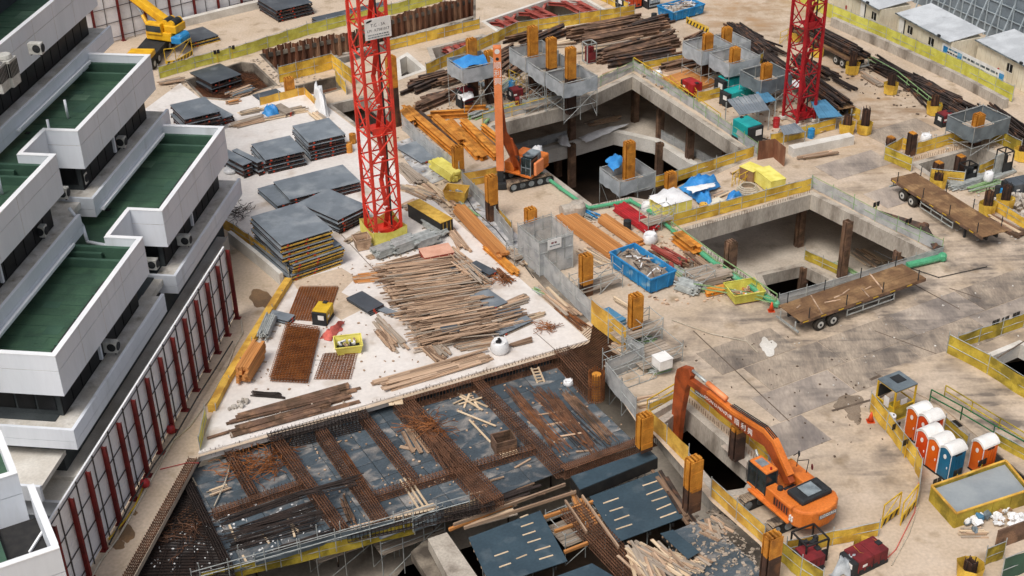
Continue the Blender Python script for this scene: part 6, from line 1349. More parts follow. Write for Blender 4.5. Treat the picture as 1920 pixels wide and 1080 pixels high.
for lab, a, b, n, sp, z, L in (('black heap of bent steel beside the wrapped platforms', (1350, 45), (1472, 130), 90, 3.4, 0, 7), ('black heap of steel below the cabin barrier', (1690, 148), (1815, 222), 90, 3.0, 0, 6.5), ('black steel on the ground behind the trailer load', (1640, 128), (1690, 150), 26, 2.0, 0, 4), ('dark steel behind the crimson crane', (1500, 120), (1545, 150), 40, 2.6, 0, 5), ('dark steel lengths at the right edge', (1860, 215), (1935, 275), 16, 2.6, 0, 8)):
    p, q = at(*a, z), at(*b, z); planks(lab, (p + q) / 2, ang(p, q), n, L, sp, 5, 'rebar_dark', z, 'steel_heap', 'black steel heaps', .14, .14, .22, 'steel', 'ibeam', .2, ms=['rebar_dark', 'steel_dark'])
for lab, t0, a, L, n in (('dark steel load on the trailer below the cabins', (1634, 107), R(114.5), 8.6, 40), ('dark steel load on the trailer behind the crimson crane', (1604, 200), R(108), 7.6, 36)):
    e = V(math.cos(a), math.sin(a), 0); nn = V(-e.y, e.x, 0); p = at(*t0, 1.2) + e * (L / 2 + .3) + nn * 1.05; planks(lab, p, a, n, L, 1.9, 4, 'rebar_dark', 1.205, 'steel_load', 'black steel heaps', .17, .17, .02, 'steel', 'ibeam', .03, ms=['rebar_dark', 'steel_dark'])
US('pallet of brown planks beside the red generator', (1290, 178), (1345, 160), 3, 12, .3, .12, 'plank_orange', 'box', group='orange timbers'); US('brown planks behind the pallet', (1245, 150), (1295, 138), 2, 8, .3, .12, 'plank', 'box', group='orange timbers')
# ---------------------------------------------------------------- sheet pile trench
def sheetpiles(label, px, z0, z1):
    t = thing('sheet_pile_wall', label, 'retaining wall', at(*px[0]), 0, None, world=True); pts = pp(px); b = MB()
    b.add([V(x, y, z) for z in (0, 1) for x, y in ((-.5, 0), (-.28, 0), (-.15, -.3), (.15, -.3), (.28, 0), (.5, 0))], [(i, i + 1, 7 + i, 6 + i) for i in range(5)]); me = b.mesh('pile', 'rust_pile'); i = 0
    for a, q in zip(pts, pts[1:]):
        L = (q - a).length; n = int(L / .75); d = (q - a).normalized()
        for k in range(n):
            o = bpy.data.objects.new('sheet_pile', me); C.objects.link(o); o.parent = t; p = a.lerp(q, (k + .5) / n); o.location = V(p.x, p.y, z0) - WORLD[t.name]; o.rotation_euler = (0, 0, math.atan2(d.y, d.x)); o.scale = (.75, .75, z1 - z0 + jit(.15))
    for z, w in ((-2.0, .5),):
        for a, q in zip(pts, pts[1:]): piece('waler', 'concrete', t, a + V(0, -.9, z), q + V(0, -.9, z), .5, .6)
    return t
sheetpiles('rusty sheet pile wall along the far side of the trench', [(492,101),(655,67),(735,38),(890,-3)], -3.0, .5)
US('yellow walers lying in the trench', (505, 150), (580, 130), 2, 2, .35, .35, 'ply_yellow', 'box', -3.0, group=None); US('black beam lying in the trench', (560, 142), (640, 118), 1, 1, .35, .35, 'steel_dark', 'box', -3.0, group=None)
tw = thing('trench_waler', 'grey concrete waler with recesses in the trench', 'waler', at(540, 150, -3), 0, None, world=True)
for k in range(12):
    a = at(530 + k * 29, 158 - k * 8.3, -3); b = at(530 + (k + .62) * 29, 158 - (k + .62) * 8.3, -3); piece('block', 'concrete', tw, a + UZ * .7, b + UZ * .7, .5, 1.4); e = at(530 + (k + 1) * 29, 158 - (k + 1) * 8.3, -3); piece('recess_board', 'rust_pile', tw, b + UZ * .5, e + UZ * .5, .25, .9)
# red struts in the far pit
def strut(label, a, b, z, w=1.1, group='red steel struts'):
    p, q = at(*a, z), at(*b, z); t = thing('steel_strut', label, 'strut', p, 0, group, world=True); d = (q - p).normalized(); n = V(-d.y, d.x, 0)
    for s in (-1, 1): piece('chord', 'strut_red', t, p + n * s * w / 2, q + n * s * w / 2, .5, .5, 'ibeam')
    L = (q - p).length; k = max(2, int(L / 1.2))
    for i in range(k): u = p + d * (L * i / k); v = p + d * (L * (i + 1) / k); piece('lacing', 'strut_red', t, u - n * w / 2 + UZ * .22, v + n * w / 2 + UZ * .22, .12, .05)
    for s in (-1, 1): piece('knee_brace', 'strut_red', t, p + d * 2.2 + n * s * w / 2, p + n * s * (w / 2 + 2.2), .3, .34, 'ibeam')
    return t
strut('red steel strut at the left of the far pit', (928, 32), (985, 60), -.4, 1.3); strut('red steel strut in the middle of the far pit', (985, 14), (1056, 48), -.4, 1.3); strut('red steel strut at the right of the far pit', (1052, -4), (1132, 38), -.4, 1.3); strut('red steel strut in the small pit left of the blue sheet', (832, 80), (872, 112), -.4, 1.0); strut('second red steel strut in the small pit left of the blue sheet', (858, 74), (905, 102), -.4, 1.0)
wl = thing('steel_waler', 'red steel waler along the back of the far pit', 'waler', at(905, 44, -.4), 0, None, world=True); piece('waler_beam', 'strut_red', wl, at(903, 43, -.4), at(1030, -1, -.4), .5, .5, 'ibeam')
struct(MB().beam(at(900, 62, -3) , at(1040, 14, -3), .4, 4.0), 'basement_wall', 'concrete_dirty')
# ---------------------------------------------------------------- column stubs in yellow sleeves
def sleeve(label, x, y, ytop, r=.62, h=.95, net='yellow_net', post='post_dark', n=8):
    o = at(x, y); t = thing('column_stub', label, 'column', o, SITE, 'column stubs in yellow sleeves'); ph = [jit(.07) for _ in range(40)]
    MB().sheet(lambda u, v: V((r + ph[int(u * n) % n] * v + .1 * v) * math.cos(u * 6.2832 + .4), (r + ph[int(u * n) % n + 8] * v + .1 * v) * math.sin(u * 6.2832 + .4), .05 + h * v + ph[int(u * n) % n + 16] * v), n, 3).build('sleeve', net, t)
    zt = zto(o, ytop)
    for s in (-1, 1): pbox('flange', post, t, (0, s * .22, zt / 2), (.5, .05, zt)); pbox('web', post, t, (s * .16, 0, zt / 2), (.05, .4, zt))
    for k in range(6): a = k * 1.05; pbox('starter_bar', 'rebar_dark', t, (.3 * math.cos(a), .3 * math.sin(a), zt * .55), (.04, .04, zt * 1.1))
    return t
for a in (('dark column stub in a yellow sleeve beside the trailer load', 1597, 138, 98), ('dark column stub in a yellow sleeve, middle of the cabin lane', 1669, 175, 138), ('dark column stub in a yellow sleeve by the black heap', 1750, 214, 178), ('dark column stub in a yellow sleeve right of the crane yard', 1587, 250, 216), ('tall dark column stub in a yellow sleeve on the deck', 1620, 250, 205), ('dark column stub in a yellow sleeve by the right trailer end', 1849, 402, 358), ('dark column stub in a yellow sleeve beside the rubble', 1882, 392, 348), ('yellow sleeve behind the crimson crane mast', 1532, 105, 85), ('column stub in an olive sleeve at the bottom edge', 1620, 1048, 1024), ('column stub in an olive sleeve at the bottom right', 1815, 1085, 1052), ('yellow sleeve at the edge right of the right hand pit', 1915, 300, 275), ('yellow sleeve seen behind the crimson crane', 1490, 76, 52), ('yellow sleeved column beside the cage boxes', 1757, 352, 325)): sleeve(*a)
# yellow bin on the walkway
def tray(label, F, a, L, W, h, m, fill, group='small site trays', inner='machine_dark'):
    o = at(*F, .1); t = thing('site_tray', label, 'tray', o, a, group); k = .15
    for (p, q, r, s) in (((0, 0), (L, 0), (L + k, -k), (-k, -k)), ((L, 0), (L, W), (L + k, W + k), (L + k, -k)), ((L, W), (0, W), (-k, W + k), (L + k, W + k)), ((0, W), (0, 0), (-k, -k), (-k, W + k))):
        MB().add([V(*p, .05), V(*q, .05), V(*r, h), V(*s, h)], [(0, 1, 2, 3)]).build('side', m, t); piece('rim', m, t, V(*s, h), V(*r, h), .06, .06)
    pbox('floor', inner, t, (L / 2, W / 2, .06), (L, W, .04))
    for i in range(14): pbox('contents', rnd.choice(fill), t, (.2 + rnd.random() * (L - .4), .2 + rnd.random() * (W - .4), .12 + rnd.random() * h * .6), (rnd.uniform(.15, .5), .14, .12), rnd.random() * 3)
    return t
tray('yellow tray with wire basket on the walkway', (836, 378), R(-15), 1.5, 1.0, 1.0, 'ply_yellow', ['galv', 'tarp_white']); tray('yellow tray of scrap on the rebar mat', (634, 668), R(10), 1.5, 1.2, .7, 'lemon', ['tarp_white', 'black', 'plank']); tray('lime and orange tray of rubbish beside the green pipe', (1378, 572), R(15), 2.0, 1.6, .8, 'lime_net', ['tarp_white', 'plank', 'plank_orange'], inner='plank_orange'); tray('plywood crate beside the red crane base', (672, 473), R(22), .9, .8, 1.0, 'plank', ['black'])
# misc machines
generator('yellow compressor standing on the rebar mat', (613, 615), R(75), 1.5, 1.05, 1.15, 'yellow_paint', None, False); 
tarp('pink netting heap below the yellow compressor', [(598,635),(640,620),(648,600),(622,640)], .12, 'net_pink', 'netting_heap', .4, cat='netting')
def crate(label, F, Rp, Lp, z, h, side, top, name='crate', cat='crate', z0=.0, group=None):
    f, r, l = at(*F, z), at(*Rp, z), at(*Lp, z); ex = (r - f).normalized(); ey = V(-ex.y, ex.x, 0); L = (r - f).length; W = max(.4, (l - f).dot(ey)); t = thing(name, label, cat, V(f.x, f.y, z - h), math.atan2(ex.y, ex.x), group)
    MB().box((L / 2, W / 2, h / 2), (L, W, h - .02)).build('body', side, t, bevel=.02); pbox('lid', top, t, (L / 2, W / 2, h + .01), (L + .04, W + .04, .03))
    for k in range(3): pbox('strap', top, t, (L * (.2 + .3 * k), -.008, h / 2), (.05, .014, h * .9))
    return t
crate('red sided crate with a pink top beside the timber heap', (796, 484), (852, 473), (787, 466), .75, .62, 'brick_red', 'pink_top'); crate('yellow box with a slit under the barrier platform', (1446, 341), (1474, 335), (1418, 316), 1.2, 1.1, 'lemon', 'lemon', group='yellow boxes on the platform'); crate('small pale box behind the yellow one on the platform', (1412, 323), (1432, 314), (1402, 305), 1.1, 1.0, 'clay', 'lemon', group='yellow boxes on the platform'); crate('cream open box beside the blue sheets', (1337, 392), (1367, 380), (1331, 376), .6, .5, 'lemon', 'cabin', group='yellow boxes on the platform')
crate('bright yellow box under a white sheet on the platform corner', (1244, 388), (1298, 374), (1217, 368), 1.4, 1.4, 'lemon', 'tarp_white', group='yellow boxes on the platform'); tarp('white sheet draped over the yellow box', [(1216,372),(1246,388),(1299,372),(1262,352)], 1.42, 'tarp_white', h=.35, fold=.12)
crate('white water tank on the scaffold', (1238, 680), (1262, 672), (1228, 664), 1.3, .7, 'white_paint', 'white_paint', 'water_tank', 'tank'); crate('blue corrugated cover beside the yellow sheet', (1140, 612), (1174, 598), (1112, 588), .5, .4, 'blue_roof', 'blue_roof', 'corrugated_cover', 'cover')
crate('black formwork bundle standing on edge with yellow rails', (826, 419), (849, 410), (779, 376), 1.3, 1.15, 'black', 'form_edge', 'formwork_bundle', 'formwork')
T('grey panel stack lying by the long yellow fence', (548, 597), (555, 590), (530, 560), .5, 1, 'form_grey') if False else None
for lab, F_, R_, L_, z, n, sh in (('grey sheet pack beside the rebar mats', (540, 602), (553, 590), (534, 560), .5, 2, 'form_grey'), ('spotted black sheet pack left of the timber heap', (690, 584), (720, 570), (667, 550), .5, 3, 'form_dark'), ('grey sheet leaning right of the spotted pack', (738, 592), (748, 585), (703, 532), .3, 1, 'form_grey'), ('grey sheet pack right of the timber heap', (918, 580), (952, 566), (895, 548), .5, 3, 'form_grey'), ('narrow grey sheets left of the grey pack', (895, 577), (910, 568), (868, 545), .4, 2, 'form_grey'), ('dark sheets near the orange walkway beams', (892, 518), (906, 507), (862, 488), .5, 2, 'form_dark'), ('dark sheets beside the walkway beams end', (918, 515), (932, 508), (893, 488), .5, 2, 'form_dark'), ('long grey sheet at the front of the timber heap', (938, 628), (1000, 600), (932, 618), .4, 1, 'form_grey'), ('grey sheet below the timber heap corner', (925, 594), (980, 585), (922, 585), .45, 1, 'form_grey'), ('slate sheet on top of the timber heap', (830, 625), (862, 620), (828, 612), .75, 1, 'form_dark'), ('grey sheets on the concrete right of the red crane', (790, 305), (835, 290), (755, 272), .3, 1, 'form_grey'), ('dark sheets on the far bed beside the brown pit', (490, 190), (535, 178), (478, 176), .25, 1, 'form_dark'), ('grey planks pack beside the blue heap', (536, 213), (552, 208), (524, 194), .5, 3, 'plank_grey')):
    T('in the ' + lab if n > 1 else lab, F_, R_, L_, z, n, sh, edge='plank_grey' if z < .45 else 'form_joist')
rebar_mat('rusty rebar mats nearest the tall panel stack', pp([(563,541),(634,541),(612,606),(540,600)], .12), .12, .19, 'rebar_bright', 3); rebar_mat('stack of rusty rebar mats in front of the compressor', pp([(538,614),(598,622),(575,720),(506,716)], .12), .12, .19, 'rebar_bright', 5, dz=.1); rebar_mat('small rusty rebar mat under the yellow tray', pp([(607,665),(668,662),(655,712),(590,712)], .12), .12, .19, 'rebar_bright', 2); rebar_mat('rusty mat over the red brown bed', pp([(360,152),(470,122),(515,160),(395,182)], -.6), -.9, .3, 'rebar', 2)
# tarps and bags
tarp('bright blue sheet heap on the slab corner', [(490,212),(515,204),(527,212),(503,220)], .12, 'tarp_blue', h=.6); tarp('blue sheets spread over the middle platform, left', [(1270,352),(1342,338),(1350,350),(1300,372)], .2, 'tarp_blue', h=.8, nu=10, nv=8); tarp('blue sheets at the front of the middle platform', [(1298,370),(1330,360),(1338,390),(1326,396)], .2, 'tarp_blue', h=.6); tarp('blue sheet corner beside the cream box', [(1360,375),(1378,364),(1398,370),(1370,384)], .2, 'tarp_blue', h=.5); tarp('white sheet strip on the blue sheets', [(1284,352),(1340,343),(1342,350),(1300,362)], 1.0, 'tarp_white', h=.1)
tarp('white sheeting by the yellow fence corner behind the red crane', [(585,190),(600,180),(618,218),(606,222)], .1, 'tarp_white', h=1.4); tarp('white cloth hung over the far basement edge', [(1046,258),(1062,252),(1070,276),(1048,272)], -5.0, 'tarp_white', h=.2); tarp('white sheet spread on the basement ledge', [(1085,258),(1140,240),(1180,232),(1100,268)], -5.1, 'tarp_white', h=.2); tarp('grey sheet beside the raised arm excavator', [(996,280),(1016,273),(1020,300),(1000,300)], .3, 'tarp_white', h=.3)
tarp('grey plastic heap beside the red generator', [(1555,1078),(1585,1045),(1605,1060),(1600,1080)], .05, 'tarp_grey', 'plastic_heap', .7, cat='heap'); tarp('white sheet on the dark red machine', [(862,178),(885,172),(890,182),(868,190)], 1.72, 'tarp_white', h=.2); tarp('white sheet on the load behind the crimson crane', [(1480,150),(1530,145),(1545,170),(1490,165)], 1.0, 'tarp_white', h=.4)
def sack(label, x, y, r, m='tarp_white', z=0., h=.8, dark=None, group='white bulk bags'):
    o = at(x, y, z); t = thing('bulk_bag', label, 'bag', o, 0, group); ph = [jit(.12) for _ in range(12)]
    b = MB(); b.lathe((0, 0, 0), [(r * .8, 0), (r * 1.05, h * .25), (r, h * .6), (r * .9, h * .9), (r * .75, h), (r * .5, h * .86)], 12); b.v = [v + V(ph[i % 12] * .4, ph[(i + 3) % 12] * .4, 0) * (1 if v.z > .1 else .3) for i, v in enumerate(b.v)]; b.build('bag_body', m, t, smooth=True)
    if dark:
        for k in range(4): pbox('contents', dark, t, (jit(.25), jit(.25), h * .95), (.3, .15, .12), k)
    for k in range(4): a = k * 1.57 + .6; piece('lifting_loop', m, t, (r * .8 * math.cos(a), r * .8 * math.sin(a), h * .9), (r * .9 * math.cos(a + .3), r * .9 * math.sin(a + .3), h * 1.15), .05, .03)
sack('white bulk bag of dark scrap at the front of the slab', 937, 660, .6, z=.12, h=.9, dark='black'); sack('white bag on blocks beside the red tubes', 1218, 455, .55, h=.8); sack('white bag behind the right hand pit', 1735, 268, .5); sack('white bag on the grey tubes', 1852, 340, .4, z=.2); sack('white bag beside the green rail', 1211, 397, .4); sack('white bag by the yellow rail of the pallet yard', 1232, 148, .45); sack('small white bag on the formwork at the rebar corner', 1066, 722, .3, z=ZF, h=.4)
sack('white bag among the blocks by the stack shadow', 433, 322, .6, z=.12, h=.35)
def heap(label, x, y, rx, ry, h, n, ms, z=0., name='rubble_heap', cat='rubble', smax=.6):
    o = at(x, y, z); t = thing(name, label, cat, o, SITE, 'heaps of rubble and bags')
    for i in range(n):
        a = rnd.random() * 6.28; f = rnd.random() ** .6; p = V(rx * f * math.cos(a), ry * f * math.sin(a), h * (1 - f) * rnd.uniform(.6, 1) + .12); s = rnd.uniform(.3, 1) * smax
        k = rnd.choice(ms); me = lump(k); ob = bpy.data.objects.new('lump', me); C.objects.link(ob); ob.parent = t; ob.location = p; ob.scale = (s, s * rnd.uniform(.6, 1), s * rnd.uniform(.4, .8)); ob.rotation_euler = (rnd.random(), rnd.random(), rnd.random() * 6)
LUMP = {}
def lump(m):
    if m not in LUMP:
        bm = bmesh.new(); bmesh.ops.create_icosphere(bm, subdivisions=2, radius=.6)
        for v in bm.verts: v.co *= 1 + jit(.28)
        me = bpy.data.meshes.new('lump'); bm.to_mesh(me); bm.free(); me.materials.append(MATS[m]); LUMP[m] = me
    return LUMP[m]
heap('heap of pale rubble at the right edge', 1905, 385, 1.8, 1.5, .9, 60, ['rubble', 'concrete'], smax=.6); heap('plastic bags heaped on a black pallet by the yellow tank', 1838, 982, 1.0, .7, .5, 24, ['tarp_white', 'tarp_slate', 'blue_roof'], smax=.6); heap('brown and white bags right of the plastic bags', 1880, 972, 1.0, .5, .4, 18, ['clay', 'tarp_white'], smax=.5); heap('white bags at the right of the yellow tank', 1908, 980, .6, .4, .4, 10, ['tarp_white'], smax=.5); heap('heap of brown scrap behind the blue skip', 1270, 500, 1.6, .8, .5, 30, ['clay', 'strut_red', 'concrete_dirty'], smax=.4); heap('pale boulders by the slab end', 448, 760, .9, .3, .1, 14, ['rubble'], .12, smax=.35); heap('brown spoil by the dark red machine', 790, 205, 1.4, .6, .4, 20, ['clay', 'steel_brown'], smax=.4); heap('clutter of machine parts under the wrapped platforms', 985, 180, 2.6, 1.6, .5, 50, ['clay', 'steel_dark', 'machine_grey', 'steel_brown'], smax=.5); heap('grey plastic and scrap beside the tall king post', 900, 170, 1.3, 1.2, .7, 36, ['tarp_slate', 'tarp_grey', 'steel_dark'], smax=.5)
# pipes, hoses, elbows
def pipe(label, px, r, m, z=.3, name='water_pipe', cat='pipe', group='green water pipes', stands=True, n=10):
    pts = pp(px, z); t = thing(name, label, cat, pts[0], 0, group, world=True)
    for a, b in zip(pts, pts[1:]): MB().tube(a, b, r, n).build('pipe_length', m, t, smooth=False); MB().lathe(b - UZ * r * 1.15, [(r * .8, 0), (r * 1.2, r * .5), (r * 1.2, r * 1.8), (r * .8, r * 2.3)], n).build('elbow', m, t)
    if stands:
        for a, b in zip(pts, pts[1:]):
            k = max(1, int((b - a).length / 2.5))
            for i in range(k): p = a.lerp(b, (i + .5) / k); piece('stand', 'steel_dark', t, V(p.x, p.y, 0), p, .12, .12)
    return t
pipe('green pipe along the near edge of the big pit', [(1000,314),(1050,352),(1104,390),(1182,376),(1218,396),(1262,432)], .14, 'green_pipe'); pipe('green pipe along the left of the square pit', [(1262,432),(1345,498),(1456,570)], .19, 'green_pipe'); pipe('green pipe at the right corner of the square pit', [(1700,498),(1767,482)], .26, 'green_pipe'); pipe('green pipe at the left corner of the big pit', [(936,268),(905,236),(925,212)], .13, 'rail_green')
pipe('brown bent steel box on the deck beside the square pit', [(1645,400),(1733,426),(1760,470)], .3, 'steel_dark', .32, 'bent_steel', 'steel', None, False, 4); pipe('white conduit along the foot of the long hoarding', [(452,600),(455,625),(440,650),(425,690),(395,745),(355,800),(325,825),(300,870),(272,920),(250,960),(220,1010),(190,1050),(170,1085)], .06, 'hose', .08, 'hose', 'hose', 'hoses and cables', False, 6); pipe('yellow hose along the foot of the hoarding', [(272,905),(255,945),(235,975),(205,1010)], .05, 'yellow_paint', .1, 'hose', 'hose', 'hoses and cables', False, 6); pipe('black cable sagging along the hoarding', [(436,640),(405,690),(370,745),(330,815),(290,870),(250,935),(205,1020)], .05, 'cable', .5, 'cable', 'cable', 'hoses and cables', False, 5)
pipe('thin hose curving past the striped gate', [(1722,905),(1715,960),(1700,990),(1680,1030),(1665,1045)], .03, 'net_pink', .04, 'hose', 'hose', 'hoses and cables', False, 5); pipe('pale hose from the curved barrier', [(1726,910),(1722,950),(1705,1000),(1672,1060)], .03, 'hose', .04, 'hose', 'hose', 'hoses and cables', False, 5)
cl = thing('hose_coil', 'coil of grey hose on the middle platform', 'hose', at(1402, 358, .05), 0)
for k in range(4): b = MB(); b.path([V((.9 - .1 * k) * math.cos(i * .3927), (.9 - .1 * k) * math.sin(i * .3927), .1 + .12 * k) for i in range(17)], .06, 6); b.build('hose_turn', 'hose', cl)
for lab, a, b, m in (('rusty plate leaning at the corner of the platform', (1420, 300), (1450, 295), 'rust_pile'), ('second rusty plate at the corner of the platform', (1450, 295), (1470, 312), 'rust_pile')): p, q = at(*a), at(*b); o = MB().beam(p + UZ * .85, q + UZ * .85, .06, 1.7).build('steel_plate', m); tag(o, lab, 'plate')
# ---------------------------------------------------------------- scaffolds
def scaffold(label, px, L, W, H, z=0., a=None, boards=True, group='galvanised scaffolds', lift=1.6):
    o = at(*px, z); t = thing('scaffold', label, 'scaffold', o, SITE if a is None else a, group); nx = max(1, round(L / 1.5)); nz = max(1, int(H / lift))
    for i in range(nx + 1):
        for y in (0, W): piece('standard', 'galv', t, (L * i / nx, y, 0), (L * i / nx, y, H + rnd.uniform(0, .5)), .06, .06, 'tube')
    for k in range(1, nz + 1):
        zz = k * H / nz
        for y in (0, W):
            piece('ledger', 'galv', t, (0, y, zz), (L, y, zz), .05, .05, 'tube'); piece('guard_rail', 'galv', t, (0, y, zz - .55), (L, y, zz - .55), .05, .05, 'tube')
            piece('brace', 'galv', t, (0, y, zz - H / nz), (L, y, zz), .05, .05, 'tube')
        for i in range(nx + 1): piece('transom', 'galv', t, (L * i / nx, 0, zz), (L * i / nx, W, zz), .05, .05, 'tube')
        if boards and k < nz + 1:
            for j in range(max(2, int(W / .3))): pbox('board', 'plank_grey', t, (L / 2, .15 + j * .3, zz - .9), (L, .26, .05))
    return t
scaffold('scaffold between the enclosure and the first king post', (1085, 592), 3.6, 1.3, 2.6, -1.2); scaffold('scaffold behind the yellow sheet and second king post', (1165, 680), 3.2, 1.6, 2.4, -.6); scaffold('scaffold round the white water tank', (1205, 740), 3.0, 2.4, 2.8, -1.5); scaffold('scaffold stair beside the netting by the rebar deck', (1165, 780), 2.6, 1.4, 2.6, -2.0); scaffold('scaffold under the lower formwork railing, left', (600, 1100), 5, 1.4, 2.6, -4.5); scaffold('scaffold under the lower formwork railing, right', (720, 1090), 4, 1.4, 2.8, -4.5); scaffold('scaffold under the slotted formwork tables', (1060, 1060), 4, 2.2, 2.2, -3.6); scaffold('scaffold tower under the farthest wrapped platforms', (1030, 178), 3.2, 2.0, 2.2, 0); scaffold('scaffold on the pit edge in front of the green pipe', (1215, 440), 2.4, 1.2, 1.6, 0); scaffold('low scaffold along the walkway end', (965, 500), 2.5, 1.2, 1.4, 0)
# rails round pits
def rail(label, px, h=1.0, m='rail_green', z=0., group='pit edge rails'):
    pts = pp(px, z); t = thing('guard_rail', label, 'railing', pts[0], 0, group, world=True)
    for a, b in zip(pts, pts[1:]):
        n = max(1, int((b - a).length / 2))
        for i in range(n + 1): p = a.lerp(b, i / n); piece('post', m, t, p, p + UZ * h, .06, .06)
        for zz in (h, h * .55): piece('rail', m, t, a + UZ * zz, b + UZ * zz, .06, .06)
rail('green rail beside the trench at the right', [(1742,758),(1800,790),(1860,826),(1925,862)], 1.1, 'green_paint'); rail('olive rail along the far side of the right trench', [(1770,745),(1925,840)], .9, 'olive_net'); rail('pale green rail beside the square pit pipe', [(1258,438),(1345,502),(1455,575)], 1.0); rail('yellow rail beside the pallet yard', [(1188,128),(1300,200),(1350,235)], 1.1, 'yellow_paint'); rail('rail on the pit edge under the loaded trailer', [(1555,80),(1680,150),(1760,215)], .9, 'rail_green'); rail('rail with hand grips by the raised boom', [(1213,775),(1280,735)], 1.0, 'yellow_paint'); rail('pale rope rail across the deck corner', [(1300,548),(1390,562),(1452,578)], .7, 'rail_green')
fence('yellow board fence on the far beam of the excavator pit', [(1292,742),(1370,805),(1440,868)], 1.0, 'yellow_net'); fence('yellow board fence behind the excavator pit corner', [(1216,778),(1280,748)], .8, 'yellow_net')
fence('yellow boards along the basement edge in the square pit', None, .9, 'olive_net', pts=pp([(1508,487),(1575,518)], ZB), group='yellow safety barriers'); fence('netting along the basement ledge of the big pit', None, .9, 'grey_net', pts=pp([(955,290),(1062,262)], ZB), group='grey netting barriers'); fence('netting along the right basement ledge of the big pit', None, .9, 'grey_net', pts=pp([(1235,258),(1380,338)], ZB), group='grey netting barriers'); fence('yellow netting over the dark trench by the toilets', [(1770,805),(1812,842)], .9, 'olive_net'); fence('olive panel on the right trench rail', [(1860,832),(1925,868)], .9, 'olive_net')
# yellow tank at lower right
P = pp([(1788,990),(1925,945),(1880,890),(1742,938)]); tk = thing('water_pond', 'yellow sided settling pond with grey water at the lower right', 'pond', P[0], 0, None, world=True)
for i in range(4):
    a, b = P[i], P[(i + 1) % 4]; n = 4
    for k in range(n): piece('side_panel', 'olive_net', tk, a.lerp(b, k / n) + UZ * .5, a.lerp(b, (k + .97) / n) + UZ * .5, .08, 1.0)
    piece('rim', 'ply_yellow', tk, a + UZ * 1.03, b + UZ * 1.03, .12, .07)
MB().prism(inset(P, .1), .0, .85).build('water', 'pondwater', tk)
def warn(label, x, y, z=1.3):
    o = at(x, y, 0); t = thing('warning_plates', label, 'sign', o, SITE, 'black warning plates'); piece('stem', 'yellow_paint', t, (0, 0, 0), (0, 0, z), .05, .05)
    for s in (-1, 1): pbox('plate', 'black', t, (s * .17, 0, z + .15), (.28, .03, .4))
for lab, x, y in (('black warning plates on the pond corner', 1752, 932), ('black warning plates on the far side of the pond', 1790, 915), ('black warning plates before the lone toilet', 1836, 897), ('black warning plates on the curved barrier, upper', 1676, 828), ('black warning plates on the curved barrier, lower', 1696, 858), ('black warning plates on the right edge barrier, left', 1862, 632), ('black warning plates on the right edge barrier, middle', 1880, 626), ('black warning plates on the right edge barrier, right', 1900, 618), ('black warning plates on the rail of the square pit', 1640, 408), ('second black warning plates on the rail of the square pit', 1700, 440), ('black warning plates on the lime barrier left', 409, 118), ('second black warning plates on the lime barrier', 437, 110)): warn(lab, x, y, 1.0)
# cabins lane
def wall(label, px, h, th, m, name='concrete_wall', cat='wall', z=0., n=3):
    pts = pp(px, z); t = thing(name, label, cat, pts[0], 0, None, world=True)
    for a, b in zip(pts, pts[1:]):
        k = max(1, int((b - a).length / 3))
        for i in range(k): p = a.lerp(b, i / k); q = a.lerp(b, (i + .995) / k); piece('wall_block', m, t, p + UZ * h / 2, q + UZ * h / 2, th, h)
wall('pale concrete kerb wall below the cabin barrier', [(1560,48),(1660,92),(1800,158),(1885,204)], .9, .5, 'concrete'); wall('concrete upstand below the yellow fence by the tall stack', [(433,455),(480,492),(530,535)], 1.0, .3, 'concrete_pale'); wall('pale concrete block in front of the crimson crane yard', [(1482,292),(1596,268)], .8, .8, 'concrete_pale'); wall('pale concrete footing under the far hoarding', [(300,60),(420,30),(600,-12)], .8, .7, 'concrete_pale'); wall('white panel upright against the black cage', [(1862,334),(1876,328)], 2.0, .1, 'galv', 'steel_sheet', 'sheet'); wall('blue grey concrete slab edge by the boom tip', [(1216,790),(1282,752)], .5, .3, 'concrete'); wall('brown board screen behind the bottom right scaffold', [(1865,1030),(1925,1008)], 1.3, .1, 'steel_brown', 'board_screen', 'screen')
nb = thing('noise_barrier', 'grey noise barrier with pale steel frames behind the cabins', 'barrier wall', at(1700, 10), 0, None, world=True); n0, n1 = at(1640, -30), at(1990, 130)
for k in range(16):
    a = n0.lerp(n1, k / 16); b = n0.lerp(n1, (k + 1) / 16); d = (b - a).normalized(); nn = V(d.y, -d.x, 0); Hh = 5.2
    for j in range(4): piece('panel', 'barrier_grey', nb, a + UZ * (j + .5) * Hh / 4 + d * .02, b + UZ * (j + .5) * Hh / 4 - d * .02, .1, Hh / 4 - .03)
    piece('frame_post', 'barrier_frame', nb, a + nn * .15, a + UZ * Hh + nn * .15, .12, .12); piece('raking_strut', 'barrier_frame', nb, a + nn * 1.6, a + UZ * Hh * .8 + nn * .15, .12, .12)
    for j in range(1, 5): piece('frame_bar', 'barrier_frame', nb, a + UZ * j * Hh / 4.2 + nn * .15, b + UZ * j * Hh / 4.2 + nn * .15, .08, .08)
struct(MB().add([V(*(n0 + V(0, 0, .02))), V(*(n1 + V(0, 0, .02))), V(*(n1 + V(60, 160, .02))), V(*(n0 + V(60, 200, .02)))], [(0, 1, 2, 3)]), 'road', 'asphalt')
